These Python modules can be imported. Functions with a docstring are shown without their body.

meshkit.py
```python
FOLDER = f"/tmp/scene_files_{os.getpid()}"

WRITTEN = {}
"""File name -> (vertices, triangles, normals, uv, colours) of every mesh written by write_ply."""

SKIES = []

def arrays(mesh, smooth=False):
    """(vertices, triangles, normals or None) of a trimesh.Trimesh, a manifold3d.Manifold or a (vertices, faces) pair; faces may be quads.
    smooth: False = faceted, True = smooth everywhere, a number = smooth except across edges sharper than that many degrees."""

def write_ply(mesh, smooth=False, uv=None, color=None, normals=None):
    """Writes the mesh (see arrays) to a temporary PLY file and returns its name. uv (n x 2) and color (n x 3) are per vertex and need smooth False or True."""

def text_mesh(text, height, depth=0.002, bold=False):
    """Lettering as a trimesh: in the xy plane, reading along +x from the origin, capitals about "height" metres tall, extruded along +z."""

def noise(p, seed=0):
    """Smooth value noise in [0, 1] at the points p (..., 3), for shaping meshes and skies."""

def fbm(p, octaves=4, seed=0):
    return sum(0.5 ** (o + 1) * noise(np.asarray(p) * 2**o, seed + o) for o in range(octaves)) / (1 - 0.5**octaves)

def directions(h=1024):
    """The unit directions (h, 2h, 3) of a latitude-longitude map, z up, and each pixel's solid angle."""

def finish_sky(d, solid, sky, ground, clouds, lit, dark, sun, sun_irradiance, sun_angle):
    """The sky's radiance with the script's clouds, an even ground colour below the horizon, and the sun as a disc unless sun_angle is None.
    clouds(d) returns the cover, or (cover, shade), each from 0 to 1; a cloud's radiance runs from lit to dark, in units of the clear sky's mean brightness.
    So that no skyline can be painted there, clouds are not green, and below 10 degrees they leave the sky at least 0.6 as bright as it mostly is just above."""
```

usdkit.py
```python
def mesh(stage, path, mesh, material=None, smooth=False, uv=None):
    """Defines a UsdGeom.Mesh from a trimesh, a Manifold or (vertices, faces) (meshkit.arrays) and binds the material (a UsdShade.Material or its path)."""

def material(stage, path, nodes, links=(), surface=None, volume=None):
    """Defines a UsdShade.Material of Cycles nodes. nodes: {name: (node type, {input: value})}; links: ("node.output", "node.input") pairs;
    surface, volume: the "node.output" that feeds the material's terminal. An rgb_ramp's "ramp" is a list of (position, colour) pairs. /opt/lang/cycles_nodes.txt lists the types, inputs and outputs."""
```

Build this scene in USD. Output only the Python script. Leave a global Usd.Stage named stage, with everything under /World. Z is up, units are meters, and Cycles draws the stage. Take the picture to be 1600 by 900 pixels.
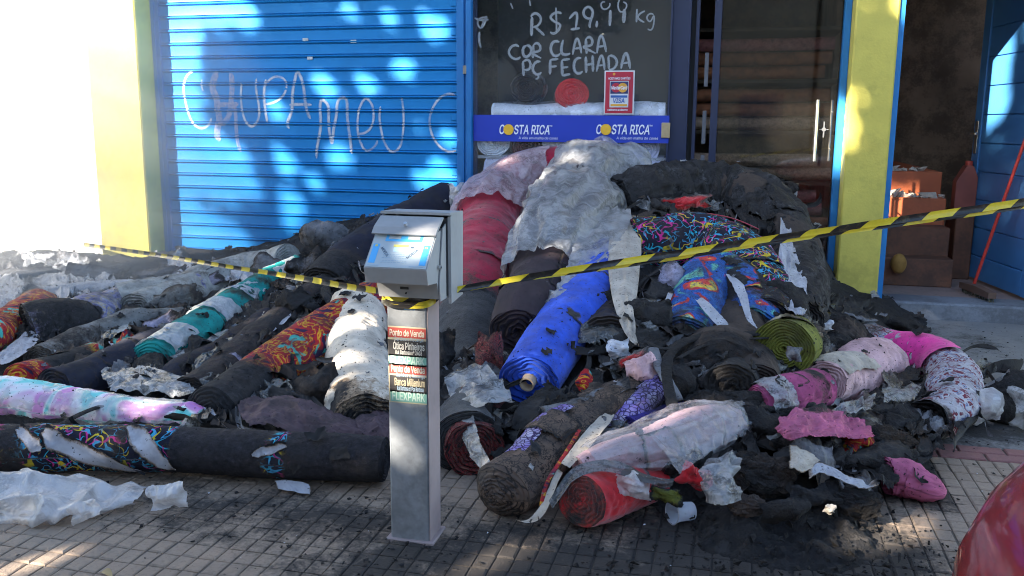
import math, random
import numpy as np, trimesh, shapely
from shapely.geometry import LineString, Polygon, Point, box as sbox
from shapely import affinity
from scipy.interpolate import CubicSpline, RectBivariateSpline
from pxr import Usd, UsdGeom, UsdLux, UsdShade, Sdf, Gf, Vt
import usdkit, meshkit
from meshkit import noise, fbm

stage = Usd.Stage.CreateInMemory()
UsdGeom.SetStageUpAxis(stage, 'Z'); UsdGeom.SetStageMetersPerUnit(stage, 1.0)
UsdGeom.Xform.Define(stage, '/World'); UsdGeom.Scope.Define(stage, '/World/Looks')

# ------------------------------------------------------------------ camera, sky, sun, exposure
EXPOSURE = 3.1
SKY_STRENGTH = 0.068
SUN_INTENSITY = 1.25
SUN_EL = math.radians(25.0); SUN_PSI = math.radians(55.0)          # height; angle in front of the shop wall, from the left
TO_SUN = np.array([-math.cos(SUN_PSI)*math.cos(SUN_EL), -math.sin(SUN_PSI)*math.cos(SUN_EL), math.sin(SUN_EL)])
FPX, EYE = 1402.0, np.array([0, 0, 1.45])
_yaw, _pitch, _roll = np.radians([13.87, 10.39, 0.385])
FW = np.array([-np.sin(_yaw)*np.cos(_pitch), np.cos(_yaw)*np.cos(_pitch), -np.sin(_pitch)])
_r = np.cross(FW, [0, 0, 1.0]); _r /= np.linalg.norm(_r); _u = np.cross(_r, FW)
RT = _r*np.cos(_roll) + _u*np.sin(_roll); UP = _u*np.cos(_roll) - _r*np.sin(_roll)
cam = UsdGeom.Camera.Define(stage, '/World/camera')
cam.CreateHorizontalApertureAttr(36.0); cam.CreateVerticalApertureAttr(20.25)
cam.CreateFocalLengthAttr(36.0*FPX/1600.0); cam.CreateClippingRangeAttr(Gf.Vec2f(0.05, 500))
cam.CreateExposureAttr(EXPOSURE)
M4 = Gf.Matrix4d(*[float(x) for x in [*RT, 0, *UP, 0, *(-FW), 0, *EYE, 1]])
cam.AddTransformOp().Set(M4)

def material(name, nodes, links, surface=None, volume=None):
    return usdkit.material(stage, '/World/Looks/'+name, nodes, links, surface=surface, volume=volume)
sky_mat = material('sky_look', {'s': ('sky_texture', {'sky_type': 'single_scattering', 'sun_disc': False, 'sun_elevation': SUN_EL, 'sun_rotation': math.atan2(TO_SUN[0], TO_SUN[1]), 'aerosol_density': 0.6}),
                   'b': ('background_shader', {'strength': SKY_STRENGTH})}, [('s.color', 'b.color')], surface='b.background')
dome = UsdLux.DomeLight.Define(stage, '/World/sky'); UsdShade.MaterialBindingAPI.Apply(dome.GetPrim()).Bind(sky_mat)
dome.GetPrim().SetCustomDataByKey('kind', 'structure')
sun = UsdLux.DistantLight.Define(stage, '/World/sun')
sun.CreateIntensityAttr(SUN_INTENSITY); sun.CreateAngleAttr(0.53); sun.CreateNormalizeAttr(True); sun.CreateColorAttr(Gf.Vec3f(1.0, 0.92, 0.80))
_z = TO_SUN; _x = np.cross([0, 0, 1.0], _z); _x /= np.linalg.norm(_x); _y = np.cross(_z, _x)
sun.AddTransformOp().Set(Gf.Matrix4d(*[float(v) for v in [*_x, 0, *_y, 0, *_z, 0, 0, 0, 10, 1]]))

# ------------------------------------------------------------------ measuring helpers (photo measurements -> world points on real surfaces)
def ray(x, y): return FW*FPX + RT*(x-800) - UP*(y-450)
def nray(x, y):
    d = ray(x, y); return d/np.linalg.norm(d)
def onz(x, y, z=0.0):
    d = ray(x, y); return EYE + d*(z-EYE[2])/d[2]
def ony(x, y, Y):
    d = ray(x, y); return EYE + d*Y/d[1]
_tx  = [-200, 0, 200, 400, 480, 600, 700, 800, 900, 1000, 1100, 1200, 1260, 1300, 1400, 1600]
_top = [.15, .18, .25, .38, .58, .76, .88, 1.08, 1.18, 1.2, 1.08, 1.0, .8, .35, .1, .06]
_fx  = [-200, 0, 300, 560, 640, 720, 800, 950, 1100, 1250, 1380, 1450, 1600]
_fy  = [3.3, 3.3, 3.35, 3.5, 3.7, 3.6, 3.15, 3.15, 3.25, 3.2, 3.6, 4.5, 4.7]
def S(x, y):
    """The face of the heap of rolls: it leans from its foot on the pavement up to the shop wall."""
    yf, zt = np.interp(x, _fx, _fy), np.interp(x, _tx, _top); z0 = 0.10
    d = ray(x, y); k = d[2]/d[1]; m = (zt-z0)/(7.0-yf)
    Y = (z0 - m*yf - EYE[2])/(k - m)
    p = EYE + d*Y/d[1]
    if p[2] < 0.01 or Y < 0: p = onz(x, y, 0.01)
    if p[1] > 7.0: p = EYE + d*7.0/d[1]
    return p
def depth_of(p): return float(np.dot(p-EYE, FW))

# ------------------------------------------------------------------ things and parts
_names = {}
def numbered(name, parent='/World'):
    k = (parent, name); n = _names.get(k, -1)+1; _names[k] = n
    return name if n == 0 else f'{name}_{n:03d}'
class T:
    """A thing: an Xform at its base whose children are its parts."""
    def __init__(s, name, label=None, cat=None, base=(0, 0, 0), group=None, kind=None):
        s.path = '/World/'+numbered(name); s.base = np.asarray(base, float)
        x = UsdGeom.Xform.Define(stage, s.path); x.AddTranslateOp().Set(Gf.Vec3d(*map(float, s.base)))
        for k, v in (('label', label), ('category', cat), ('group', group), ('kind', kind)):
            if v: x.GetPrim().SetCustomDataByKey(k, v)
    def add(s, name, mesh, mat, smooth=False, uv=None, attrs=None, under=None, label=None, kind=None):
        p = under or s.path
        path = p+'/'+numbered(name, p)
        v, f, uv, attrs = compact(*geo(mesh), uv, attrs)
        m = usdkit.mesh(stage, path, (v - s.base, f), mat, smooth=smooth, uv=uv)
        pv = UsdGeom.PrimvarsAPI(m)
        for k, a in (attrs or {}).items():
            a = np.asarray(a, np.float32)
            if a.ndim == 1: pv.CreatePrimvar(k, Sdf.ValueTypeNames.FloatArray, 'vertex').Set(Vt.FloatArray.FromNumpy(a))
            else: pv.CreatePrimvar(k, Sdf.ValueTypeNames.Color3fArray, 'vertex').Set(Vt.Vec3fArray.FromNumpy(a))
        m.CreateDoubleSidedAttr(True)
        if label: m.GetPrim().SetCustomDataByKey('label', label)
        if kind: m.GetPrim().SetCustomDataByKey('kind', kind)
        return path
def geo(mesh):
    if isinstance(mesh, (list,)) : mesh = trimesh.util.concatenate(mesh)
    if hasattr(mesh, 'vertices'): return np.asarray(mesh.vertices, float), np.asarray(mesh.faces, int)
    if hasattr(mesh, 'to_mesh'):
        m = mesh.to_mesh(); return np.asarray(m.vert_properties[:, :3], float), np.asarray(m.tri_verts, int)
    v, f = np.asarray(mesh[0], float), np.asarray(mesh[1], int)
    if f.shape[1] == 4: f = np.vstack([f[:, [0, 1, 2]], f[:, [0, 2, 3]]])
    return v, f
def compact(v, f, uv, attrs):
    """Drops the points that no face uses any more (torn edges)."""
    used = np.unique(f)
    if len(used) == len(v): return v, f, uv, attrs
    new = np.zeros(len(v), int); new[used] = np.arange(len(used))
    return v[used], new[f], None if uv is None else np.asarray(uv)[used], {k: np.asarray(a)[used] for k, a in (attrs or {}).items()}
def single(name, mesh, mat, label=None, cat=None, group=None, kind=None, smooth=False, uv=None, attrs=None):
    v, f, uv, attrs = compact(*geo(mesh), uv, attrs); path = '/World/'+numbered(name)
    m = usdkit.mesh(stage, path, (v, f), mat, smooth=smooth, uv=uv); m.CreateDoubleSidedAttr(True)
    pv = UsdGeom.PrimvarsAPI(m)
    for k, a in (attrs or {}).items():
        pv.CreatePrimvar(k, Sdf.ValueTypeNames.FloatArray, 'vertex').Set(Vt.FloatArray.FromNumpy(np.asarray(a, np.float32)))
    for k, x in (('label', label), ('category', cat), ('group', group), ('kind', kind)):
        if x: m.GetPrim().SetCustomDataByKey(k, x)
    return path

def bx(x0, x1, y0, y1, z0, z1, bevel=0.0):
    if bevel <= 0:
        m = trimesh.creation.box((x1-x0, y1-y0, z1-z0)); m.apply_translation(((x0+x1)/2, (y0+y1)/2, (z0+z1)/2)); return m
    import manifold3d as mf
    b = bevel
    parts = []
    for dx, dy, dz in ((0, b, b), (b, 0, b), (b, b, 0)):
        parts.append(np.array([[x, y, z] for x in (x0+dx, x1-dx) for y in (y0+dy, y1-dy) for z in (z0+dz, z1-dz)]))
    m = mf.Manifold.hull_points(np.vstack(parts)).to_mesh()
    return trimesh.Trimesh(m.vert_properties[:, :3], m.tri_verts, process=False)
def hull(pts):
    return trimesh.convex.convex_hull(np.asarray(pts, float))
def cyl(a, b, r, r2=None, n=20, caps=True):
    a, b = np.asarray(a, float), np.asarray(b, float); r2 = r if r2 is None else r2
    t = b-a; t /= np.linalg.norm(t); s = np.cross(t, [0, 0, 1.0] if abs(t[2]) < .9 else [1.0, 0, 0]); s /= np.linalg.norm(s); w = np.cross(s, t)
    an = np.linspace(0, 2*np.pi, n, endpoint=False); ring = np.cos(an)[:, None]*s + np.sin(an)[:, None]*w
    v = np.vstack([a+ring*r, b+ring*r2, a, b]); i = np.arange(n); j = (i+1) % n
    f = [np.c_[i, j, n+j], np.c_[i, n+j, n+i]]
    if caps: f += [np.c_[j, i, np.full(n, 2*n)], np.c_[n+i, n+j, np.full(n, 2*n+1)]]
    return trimesh.Trimesh(v, np.vstack(f), process=False)
def grid_faces(nv, nu, wrap=False):
    i = np.arange(nv*nu).reshape(nv, nu)
    if wrap: a, b, c, d = i[:-1], np.roll(i, -1, 1)[:-1], np.roll(i, -1, 1)[1:], i[1:]
    else: a, b, c, d = i[:-1, :-1], i[:-1, 1:], i[1:, 1:], i[1:, :-1]
    a, b, c, d = (x.ravel() for x in (a, b, c, d))
    return np.vstack([np.c_[a, b, c], np.c_[a, c, d]])
def prism(poly2, x0, x1):
    """A polygon of (y, z) points extruded along x."""
    m = trimesh.creation.extrude_polygon(Polygon(poly2), x1-x0, engine='earcut')
    v = m.vertices.copy(); m.vertices = np.c_[v[:, 2]+x0, v[:, 0], v[:, 1]]; m.invert() if m.volume < 0 else None
    return m
def rnd(seed): return np.random.default_rng(seed)

# ------------------------------------------------------------------ material graphs
class Gr:
    def __init__(s): s.n, s.l, s.k = {}, [], 0
    def __call__(s, kind, **kw):
        s.k += 1; nm = f'n{s.k}'; vals = {}
        for k, v in kw.items():
            if isinstance(v, str) and v.startswith('n') and '.' in v: s.l.append((v, f'{nm}.{k}'))
            else: vals[k] = v
        s.n[nm] = (kind, vals); return nm
    def math(s, op, a, b=0.0, clamp=False, c=0.0): return s('math', math_type=op, value1=a, value2=b, value3=c, use_clamp=clamp)+'.value'
    def mr(s, v, a, b, c=0.0, d=1.0): return s('map_range', range_type='smoothstep', value=v, from_min=a, from_max=b, to_min=c, to_max=d, clamp=True)+'.result'
    def mix(s, fac, a, b, blend='mix'): return s('mix_color', blend_type=blend, fac=fac, a=a, b=b)+'.result'
    def noise(s, vec, scale, detail=2, rough=.5, dist=0.0, out='fac'): return s('noise_texture', vector=vec, scale=scale, detail=detail, roughness=rough, distortion=dist)+'.'+out
    def ramp(s, fac, stops, interp=True): return s('rgb_ramp', fac=fac, ramp=stops, interpolate=interp)+'.color'
    def pos(s): return s('geometry')+'.position'
    def attr(s, name, out='fac'): return s('attribute', attribute=name)+'.'+out
    def shift(s, vec, loc, scale=(1, 1, 1)): return s('mapping', mapping_type='point', vector=vec, location=loc, scale=scale)+'.vector'
    def done(s, name, out, volume=None): return material(name, s.n, s.l, surface=out, volume=volume)

def simple(name, col, rough=.6, var=.15, scale=8, bump=.0, bscale=60, metallic=0.0, dirt=0.0, dirtcol=(.02, .018, .016), spec=.5, dscale=3.0):
    """Plain paint, metal or stone with slight tone variation, an optional soot film and fine relief."""
    g = Gr(); p = g.pos()
    n = g.noise(p, scale, 4, .6)
    c = g.ramp(n, [(.25, tuple(np.array(col)*(1-var))), (.75, tuple(np.minimum(np.array(col)*(1+var), .95)))])
    r = rough
    if dirt:
        d = g.mr(g.math('add', g.noise(p, dscale, 6, .7), g.math('multiply', g.noise(p, dscale*14, 3, .6), .25)), .62-.2*dirt, .85-.2*dirt, 0, min(1, dirt))
        c = g.mix(d, c, dirtcol)
    kw = {}
    if bump:
        kw['normal'] = g('bump', height=g.noise(p, bscale, 5, .6), strength=bump, distance=.01)+'.normal'
    b = g('principled_bsdf', base_color=c, roughness=r, metallic=metallic, specular_ior_level=spec, **kw)
    return g.done(name, b+'.BSDF')

CHAR = (.011, .0105, .011)
def pat_plain(col, var=.25):
    def f(g, uv):
        n = g.noise(uv, 9, 3, .6)
        return g.ramp(n, [(.3, tuple(np.array(col)*(1-var))), (.7, tuple(np.array(col)*(1+var)))])
    return f
def pat_squiggle(g, uv):
    c = (.010, .010, .022)
    lines = [((.02, .34, .46), 12, (0, 0, 0)), ((.50, .025, .20), 11, (3.1, 1.7, 5)), ((.55, .40, .02), 9.5, (7.3, 9.1, 2)), ((.05, .30, .50), 14, (15.3, 2.1, 9))]
    for col, sc, loc in lines:
        v = g.shift(uv, loc)
        a = g.math('absolute', g.math('subtract', g.noise(v, sc, 1.2, .5, .6), .5))
        l = g.mr(a, .013, .022, 1, 0)
        gate = g.mr(g.noise(g.shift(uv, (loc[0]+20, loc[1], 0)), sc*.9, 1), .45, .49)
        c = g.mix(g.math('multiply', l, gate), c, col)
    return c
def pat_floral(g, uv):
    n = g.noise(uv, 7, 2.5, .55, 2.2)
    c = g.ramp(n, [(.0, (.02, .012, .03)), (.37, (.035, .015, .05)), (.40, (.30, .015, .02)), (.475, (.38, .02, .02)), (.49, (.50, .30, .02)), (.515, (.50, .24, .02)), (.535, (.34, .015, .025)), (.60, (.30, .015, .02)), (.625, (.06, .015, .06)), (.66, (.26, .02, .03)), (.8, (.05, .02, .07))])
    t = g.mr(g.noise(g.shift(uv, (3, 8, 0)), 5, 3, .6, 1.5), .58, .63)
    return g.mix(t, c, (.06, .38, .33))
def pat_tropic(g, uv):
    n = g.noise(uv, 8, 1.5, .5, 1.0)
    c = g.ramp(n, [(.0, (.32, .40, .03)), (.34, (.10, .36, .32)), (.40, (.025, .11, .34)), (.57, (.025, .10, .38)), (.595, (.50, .04, .03)), (.66, (.70, .07, .05)), (.68, (.7, .5, .05)), (.8, (.05, .4, .5))])
    s = g.mr(g.math('absolute', g.math('subtract', g.noise(g.shift(uv, (4, 2, 0)), 30, 2), .5)), .01, .03, .8, 0)
    return g.mix(s, c, (.02, .04, .13))
def pat_tiedye(g, uv):
    n = g.noise(uv, 4.5, 2.5, .5, 1.0)
    return g.ramp(n, [(.28, (.10, .52, .48)), (.42, (.22, .62, .58)), (.47, (.75, .74, .74)), (.53, (.62, .28, .50)), (.62, (.50, .20, .50)), (.70, (.62, .18, .30))])
def pat_paisley(g, uv):
    v = g('voronoi_texture', vector=g.mix(.12, uv, g.noise(uv, 14, 2, out='color')), scale=15.0, randomness=1.0)
    d = g.math('add', v+'.distance', g.math('multiply', g.noise(uv, 35, 2), .35))
    c = g.ramp(g.math('fraction', g.math('multiply', d, 2.6)), [(0, (.14, .025, .045)), (.22, (.15, .03, .05)), (.27, (.42, .41, .42)), (.55, (.38, .37, .40)), (.60, (.13, .16, .28)), (.70, (.15, .17, .28)), (.74, (.42, .40, .41)), (.88, (.17, .035, .05))])
    return g.mix(g.mr(g.noise(uv, 9, 3, .6), .48, .56, 0, .85), c, (.36, .35, .37))
def pat_lilac(g, uv):
    n = g.noise(uv, 18, 3, .6, 1.0)
    return g.ramp(n, [(.35, (.10, .10, .22)), (.5, (.26, .26, .40)), (.56, (.42, .33, .14)), (.62, (.3, .32, .45))])
def pat_redmesh(g, uv):
    n = g.noise(uv, 38, 3, .6, 2)
    return g.ramp(n, [(.42, (.012, .01, .01)), (.5, (.22, .03, .03)), (.56, (.03, .015, .015)), (.62, (.20, .08, .06))])
def pat_cracked(g, uv):
    v = g('voronoi_texture', vector=g.mix(.12, uv, g.noise(uv, 20, 3, out='color')), scale=26.0, feature='distance_to_edge')
    c = g.ramp(g.noise(uv, 6, 4, .65), [(.3, (.05, .035, .028)), (.5, (.12, .078, .055)), (.68, (.22, .14, .095))])
    return g.mix(g.mr(v+'.distance', .02, .09), (.02, .014, .011), c)
def pat_crust(g, uv):
    v = g('voronoi_texture', vector=g.mix(.2, uv, g.noise(uv, 14, 3, out='color')), scale=17.0, feature='distance_to_edge')
    c = g.ramp(g.noise(uv, 9, 5, .7), [(.35, (.012, .011, .011)), (.55, (.028, .026, .026)), (.66, (.075, .075, .08)), (.74, (.05, .035, .028))])
    return g.mix(g.mr(v+'.distance', .01, .10), (.006, .006, .006), c)
def pat_lilacflake(g, uv):
    v = g('voronoi_texture', vector=uv, scale=45.0, feature='distance_to_edge')
    return g.mix(g.mr(v+'.distance', .05, .12), (.05, .03, .09), g.ramp(g.noise(uv, 9, 3), [(.4, (.20, .14, .42)), (.6, (.42, .38, .52))]))

def cloth(name, pat, rough=.9, weave=.25, fringe=(.060, .040, .026), sootcol=CHAR, amp=.85, sheen=.0, bump=.5, trans=0.0, film=.72):
    """Woven cloth with the print PAT, scorched to black where the mesh's soot attribute and noise say so, with a brown singed fringe."""
    g = Gr(); uv = g.attr('st', 'vector'); p = g.pos()
    c = pat(g, uv) if callable(pat) else pat_plain(pat)(g, uv)
    tn = g.noise(p, 14, 7, .68)
    m = g.math('add', g.attr('soot'), g.math('multiply', g.math('subtract', tn, .5), amp))
    m2 = g.math('add', m, g.math('multiply', g.math('subtract', g.noise(p, 90, 4, .7), .5), .35))
    c = g.mix(g.mr(m2, .30, .50, 0, .75), c, fringe)
    c = g.mix(g.mr(m2, .45, .62), c, g.ramp(g.noise(p, 40, 4, .7), [(.35, sootcol), (.60, tuple(np.array(sootcol)*2.4)), (.70, tuple(np.array(sootcol)*4.0)), (.80, (.11, .105, .10))]))
    smear = g.mr(g.math('add', g.noise(g.shift(p, (3, 3, 3)), 6, 6, .7), g.math('multiply', g.noise(p, 45, 3, .7), .22)), .50, .82, 0, film)
    c = g.mix(smear, c, (.030, .027, .026))
    flecks = g.mr(g.noise(p, 75, 2, .5), .66, .70, 0, .85)
    c = g.mix(flecks, c, (.015, .013, .013))
    h = g.math('add', g.math('multiply', g.noise(g.shift(uv, (0, 0, 0), (1, .35, 1)), 30, 5, .62), .5), g.math('multiply', g.noise(uv, 300, 2), .04*weave/.25))
    h = g.math('add', h, g.math('multiply', g.mr(m2, .35, .6), g.math('multiply', g.noise(p, 70, 6, .75), .7)))
    nb = g('bump', height=h, strength=bump, distance=.02)+'.normal'
    b = g('principled_bsdf', base_color=c, roughness=rough, normal=nb, specular_ior_level=.25, sheen_weight=sheen, sheen_roughness=.5)+'.BSDF'
    if trans:
        t = g('translucent_bsdf', color=c, normal=nb)+'.BSDF'
        b = g('mix_closure', fac=trans, closure1=b, closure2=t)+'.closure'
    return g.done(name, b)
def schlick(g, f0=.04):
    """How much a thin pane mirrors: little head on, all of it edge on, alike from both sides."""
    return g.math('multiply_add', g.math('power', g('layer_weight', blend=.5)+'.facing', 5.0), 1-f0, c=f0)
def film(name, tint=(.90, .90, .90), lo=.35, hi=.8, dirt=.35, rough=.2, dirtcol=(.03, .028, .025), milky=(.55, .55, .55)):
    """Crumpled polythene: part see-through, part milky and creased, smudged with soot."""
    g = Gr(); p = g.pos()
    nb = g('bump', height=g.noise(p, 16, 6, .6, 1.2), strength=.55, distance=.03)+'.normal'
    d = g.mr(g.math('add', g.noise(p, 7, 6, .7), g.math('multiply', g.noise(p, 110, 2), .3)), .72-.22*dirt, .86-.2*dirt, 0, min(.95, dirt*2))
    c = g.mix(d, milky, dirtcol)
    pr = g('principled_bsdf', base_color=c, roughness=rough, normal=nb, specular_ior_level=.9)+'.BSDF'
    tl = g('translucent_bsdf', color=c, normal=nb)+'.BSDF'
    body = g('mix_closure', fac=.3, closure1=pr, closure2=tl)+'.closure'
    op = g.math('maximum', g.mr(g.noise(p, 10, 5, .65, .8), .35, .62, lo, hi), d)
    tr = g('transparent_bsdf', color=tint)+'.BSDF'
    gl = g('glossy_bsdf', color=(.8, .82, .85), roughness=.12, normal=nb)+'.BSDF'
    clear = g('mix_closure', fac=schlick(g, .13), closure1=tr, closure2=gl)+'.closure'
    return g.done(name, g('mix_closure', fac=op, closure1=clear, closure2=body)+'.closure')
# ------------------------------------------------------------------ cloth rolls, sheets, wads
def ridged(p, octaves=4, seed=0):
    """Creased noise in [0, 1]: sharp ridges between smooth facets, as in crumpled film and cloth."""
    out, w, tot = 0, 1.0, 0
    for o in range(octaves):
        out = out + w*(1-np.abs(2*noise(np.asarray(p)*2.03**o + 17.3*o, seed+o)-1)); tot += w; w *= .5
    return out/tot
def path_points(P, R, n):
    P, R = np.asarray(P, float), np.asarray(R, float)
    t = np.r_[0, np.cumsum(np.linalg.norm(np.diff(P, axis=0), axis=1))]
    tt = np.linspace(0, t[-1], n)
    if len(P) == 2: C = P[0]+(P[1]-P[0])*(tt/t[-1])[:, None]
    else: C = CubicSpline(t, P, bc_type='natural')(tt)
    return C, np.interp(tt, t, R), tt
def tube(P, R, nu=72, step=.012, amp=.05, wrk=0.0, crum=0.0, squash=1.0, seed=0, wfreq=9.0, lump=.0, cs=(1, 1), oct=4):
    L = np.linalg.norm(np.diff(np.asarray(P, float), axis=0), axis=1).sum()
    nv = int(np.clip(L/step, 24, 220))
    C, R, tt = path_points(P, R, nv)
    R = R*(1+.12*(noise(np.stack([tt*5.5, tt*0+seed*1.7, tt*0], 1), seed)-.5)*(lump > 0))
    if lump > .1:      # slumped: the roll wanders and dips a little along its length
        w_ = np.stack([noise(np.stack([tt*3.2+seed*3.1, tt*0+k, tt*0], 1), seed+k)-.5 for k in (1, 2, 3)], 1); C = C + w_*R[:, None]*np.array([.34, .2, .3])*np.clip(np.minimum(tt, tt[-1]-tt)/.15, 0, 1)[:, None]
    Tn = np.gradient(C, axis=0); Tn /= np.linalg.norm(Tn, axis=1, keepdims=True)
    s = np.cross(Tn, [0, 0, 1.0]); bad = np.linalg.norm(s, axis=1) < .25
    s[bad] = np.cross(Tn[bad], [0, 1.0, 0]); 
    s0 = s[0]/np.linalg.norm(s[0]); S_ = []
    for k in range(nv):                                   # carry the frame along the roll
        s0 = s0 - Tn[k]*np.dot(s0, Tn[k]); s0 /= np.linalg.norm(s0); S_.append(s0)
    S_ = np.array(S_); W_ = np.cross(S_, Tn)
    th = np.linspace(0, 2*np.pi, nu, endpoint=False)
    D = np.cos(th)[None, :, None]*S_[:, None] + np.sin(th)[None, :, None]*W_[:, None]*squash
    a = tt[:, None]*np.ones(nu)[None]
    rm = float(np.mean(R))
    q = np.stack([np.cos(th)[None]*1.3+0*a, np.sin(th)[None]*1.3+0*a, a/rm*.55], -1) + seed*7.31
    f = 1 + amp*2*(fbm(q, 4, seed)-.5) + lump*2*(noise(q*.45, seed+5)-.5)
    if wrk:   # folds that run round the roll, where it bends
        q2 = np.stack([np.cos(th)[None]*.8+0*a, np.sin(th)[None]*.8+0*a, a/rm*wfreq/9*2.2+.5*np.sin(th*2)[None]], -1)+seed*3.7
        f = f + wrk*(ridged(q2, 3, seed+9)-.5)
    if crum:
        q3 = np.stack([np.cos(th)[None]*2.2*cs[0]+0*a, np.sin(th)[None]*2.2*cs[0]+0*a, a/rm*1.3*cs[1]], -1)+seed*5.1
        q3 = q3 + .6*fbm(q3*1.3, 2, seed+3)[..., None]
        f = f + crum*(ridged(q3, oct, seed+21)-.5)
    V = C[:, None] + D*(R[:, None]*f)[..., None]
    uv = np.stack([th[None]*rm + 0*a, a], -1)
    return dict(V=V, C=C, R=R, T=Tn, tt=tt/tt[-1], th=th, L=tt[-1], uv=uv, D=D, rm=rm, sq=squash)
def soot_of(tb, base=0.0, spots=(), top=0.0, under=.25, seed=0):
    """Scorch along a roll: (where along it, half width, how much[, round angle, half angle]) spots over a base, more on the underside."""
    t, th = tb['tt'][:, None], tb['th'][None]
    m = base + top*np.sin(th) + under*np.clip(-np.sin(th), 0, 1) + 0*t
    for sp in spots:
        g = np.exp(-((t-sp[0])/sp[1])**4)*sp[2]
        if len(sp) > 3:
            da = np.abs((np.degrees(th)-sp[3]+180) % 360-180); g = g*np.exp(-(da/sp[4])**4)
        m = m + g
    q = tb['V']*4.0
    return m + .25*(fbm(q, 3, seed+2)-.5)
def end_face(tb, last, seed=0, layers=7, depth=.10, hole=.10, bulge=.0, rag=.0, nr=42):
    """The spiral of cloth layers that shows at the end of a roll."""
    k = -1 if last else 0
    ring, c, r = tb['V'][k], tb['C'][k], tb['R'][k]; ax = tb['T'][k]*(1 if last else -1)
    n = len(ring); th = tb['th']
    fr = np.linspace(1.0, hole, nr)
    wob = fbm(np.stack([fr[:, None]*1.5+0*th[None], np.cos(th)[None]*1.1+0*fr[:, None], np.sin(th)[None]*1.1+0*fr[:, None]], -1)+seed*2.3, 3, seed+4)
    sp = (fr[:, None]*layers + (th/(2*np.pi))[None] + 2.6*(wob-.5)) % 1.0; depth = depth*(.35+1.5*wob)
    saw = np.where(sp < .75, sp/.75, (1-sp)/.25)
    off = r*depth*(saw-.6) + r*bulge*(1-fr[:, None]**2)
    q = np.stack([fr[:, None]*np.cos(th)[None]*2, fr[:, None]*np.sin(th)[None]*2, 0*off], -1)+seed
    off = off + r*(.10+rag)*(fbm(q*1.6, 4, seed)-.5)*(1-fr[:, None]**6)
    off[0] = 0
    V = c + (ring-c)[None]*fr[:, None, None] + ax*off[..., None]
    V = np.concatenate([V, np.broadcast_to(c - ax*r*.25, (1, n, 3))])
    F = grid_faces(nr+1, n, wrap=True)
    uv = np.stack([np.broadcast_to(fr[:, None], (nr, n))*r, np.broadcast_to(th[None], (nr, n))*r*.3], -1)
    uv = np.concatenate([uv, uv[-1:]])
    return V.reshape(-1, 3), F, uv.reshape(-1, 2)
def px_path(px, sink=1.0, ground=True):
    """[(x, y, radius px[, extra depth])] measured in the photo -> centres and radii on the heap."""
    P, R = [], []
    for e in px:
        x, y, rp = e[:3]; off = e[3] if len(e) > 3 else 0
        s = S(x, y); d = nray(x, y)
        r = rp*depth_of(s)/FPX
        c = s + d*(r*sink+off)
        if ground and c[2] < r*.85: c = onz(x, y, r*.85)
        P.append(c); R.append(r)
    return P, R
ROLLS = {}
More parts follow.
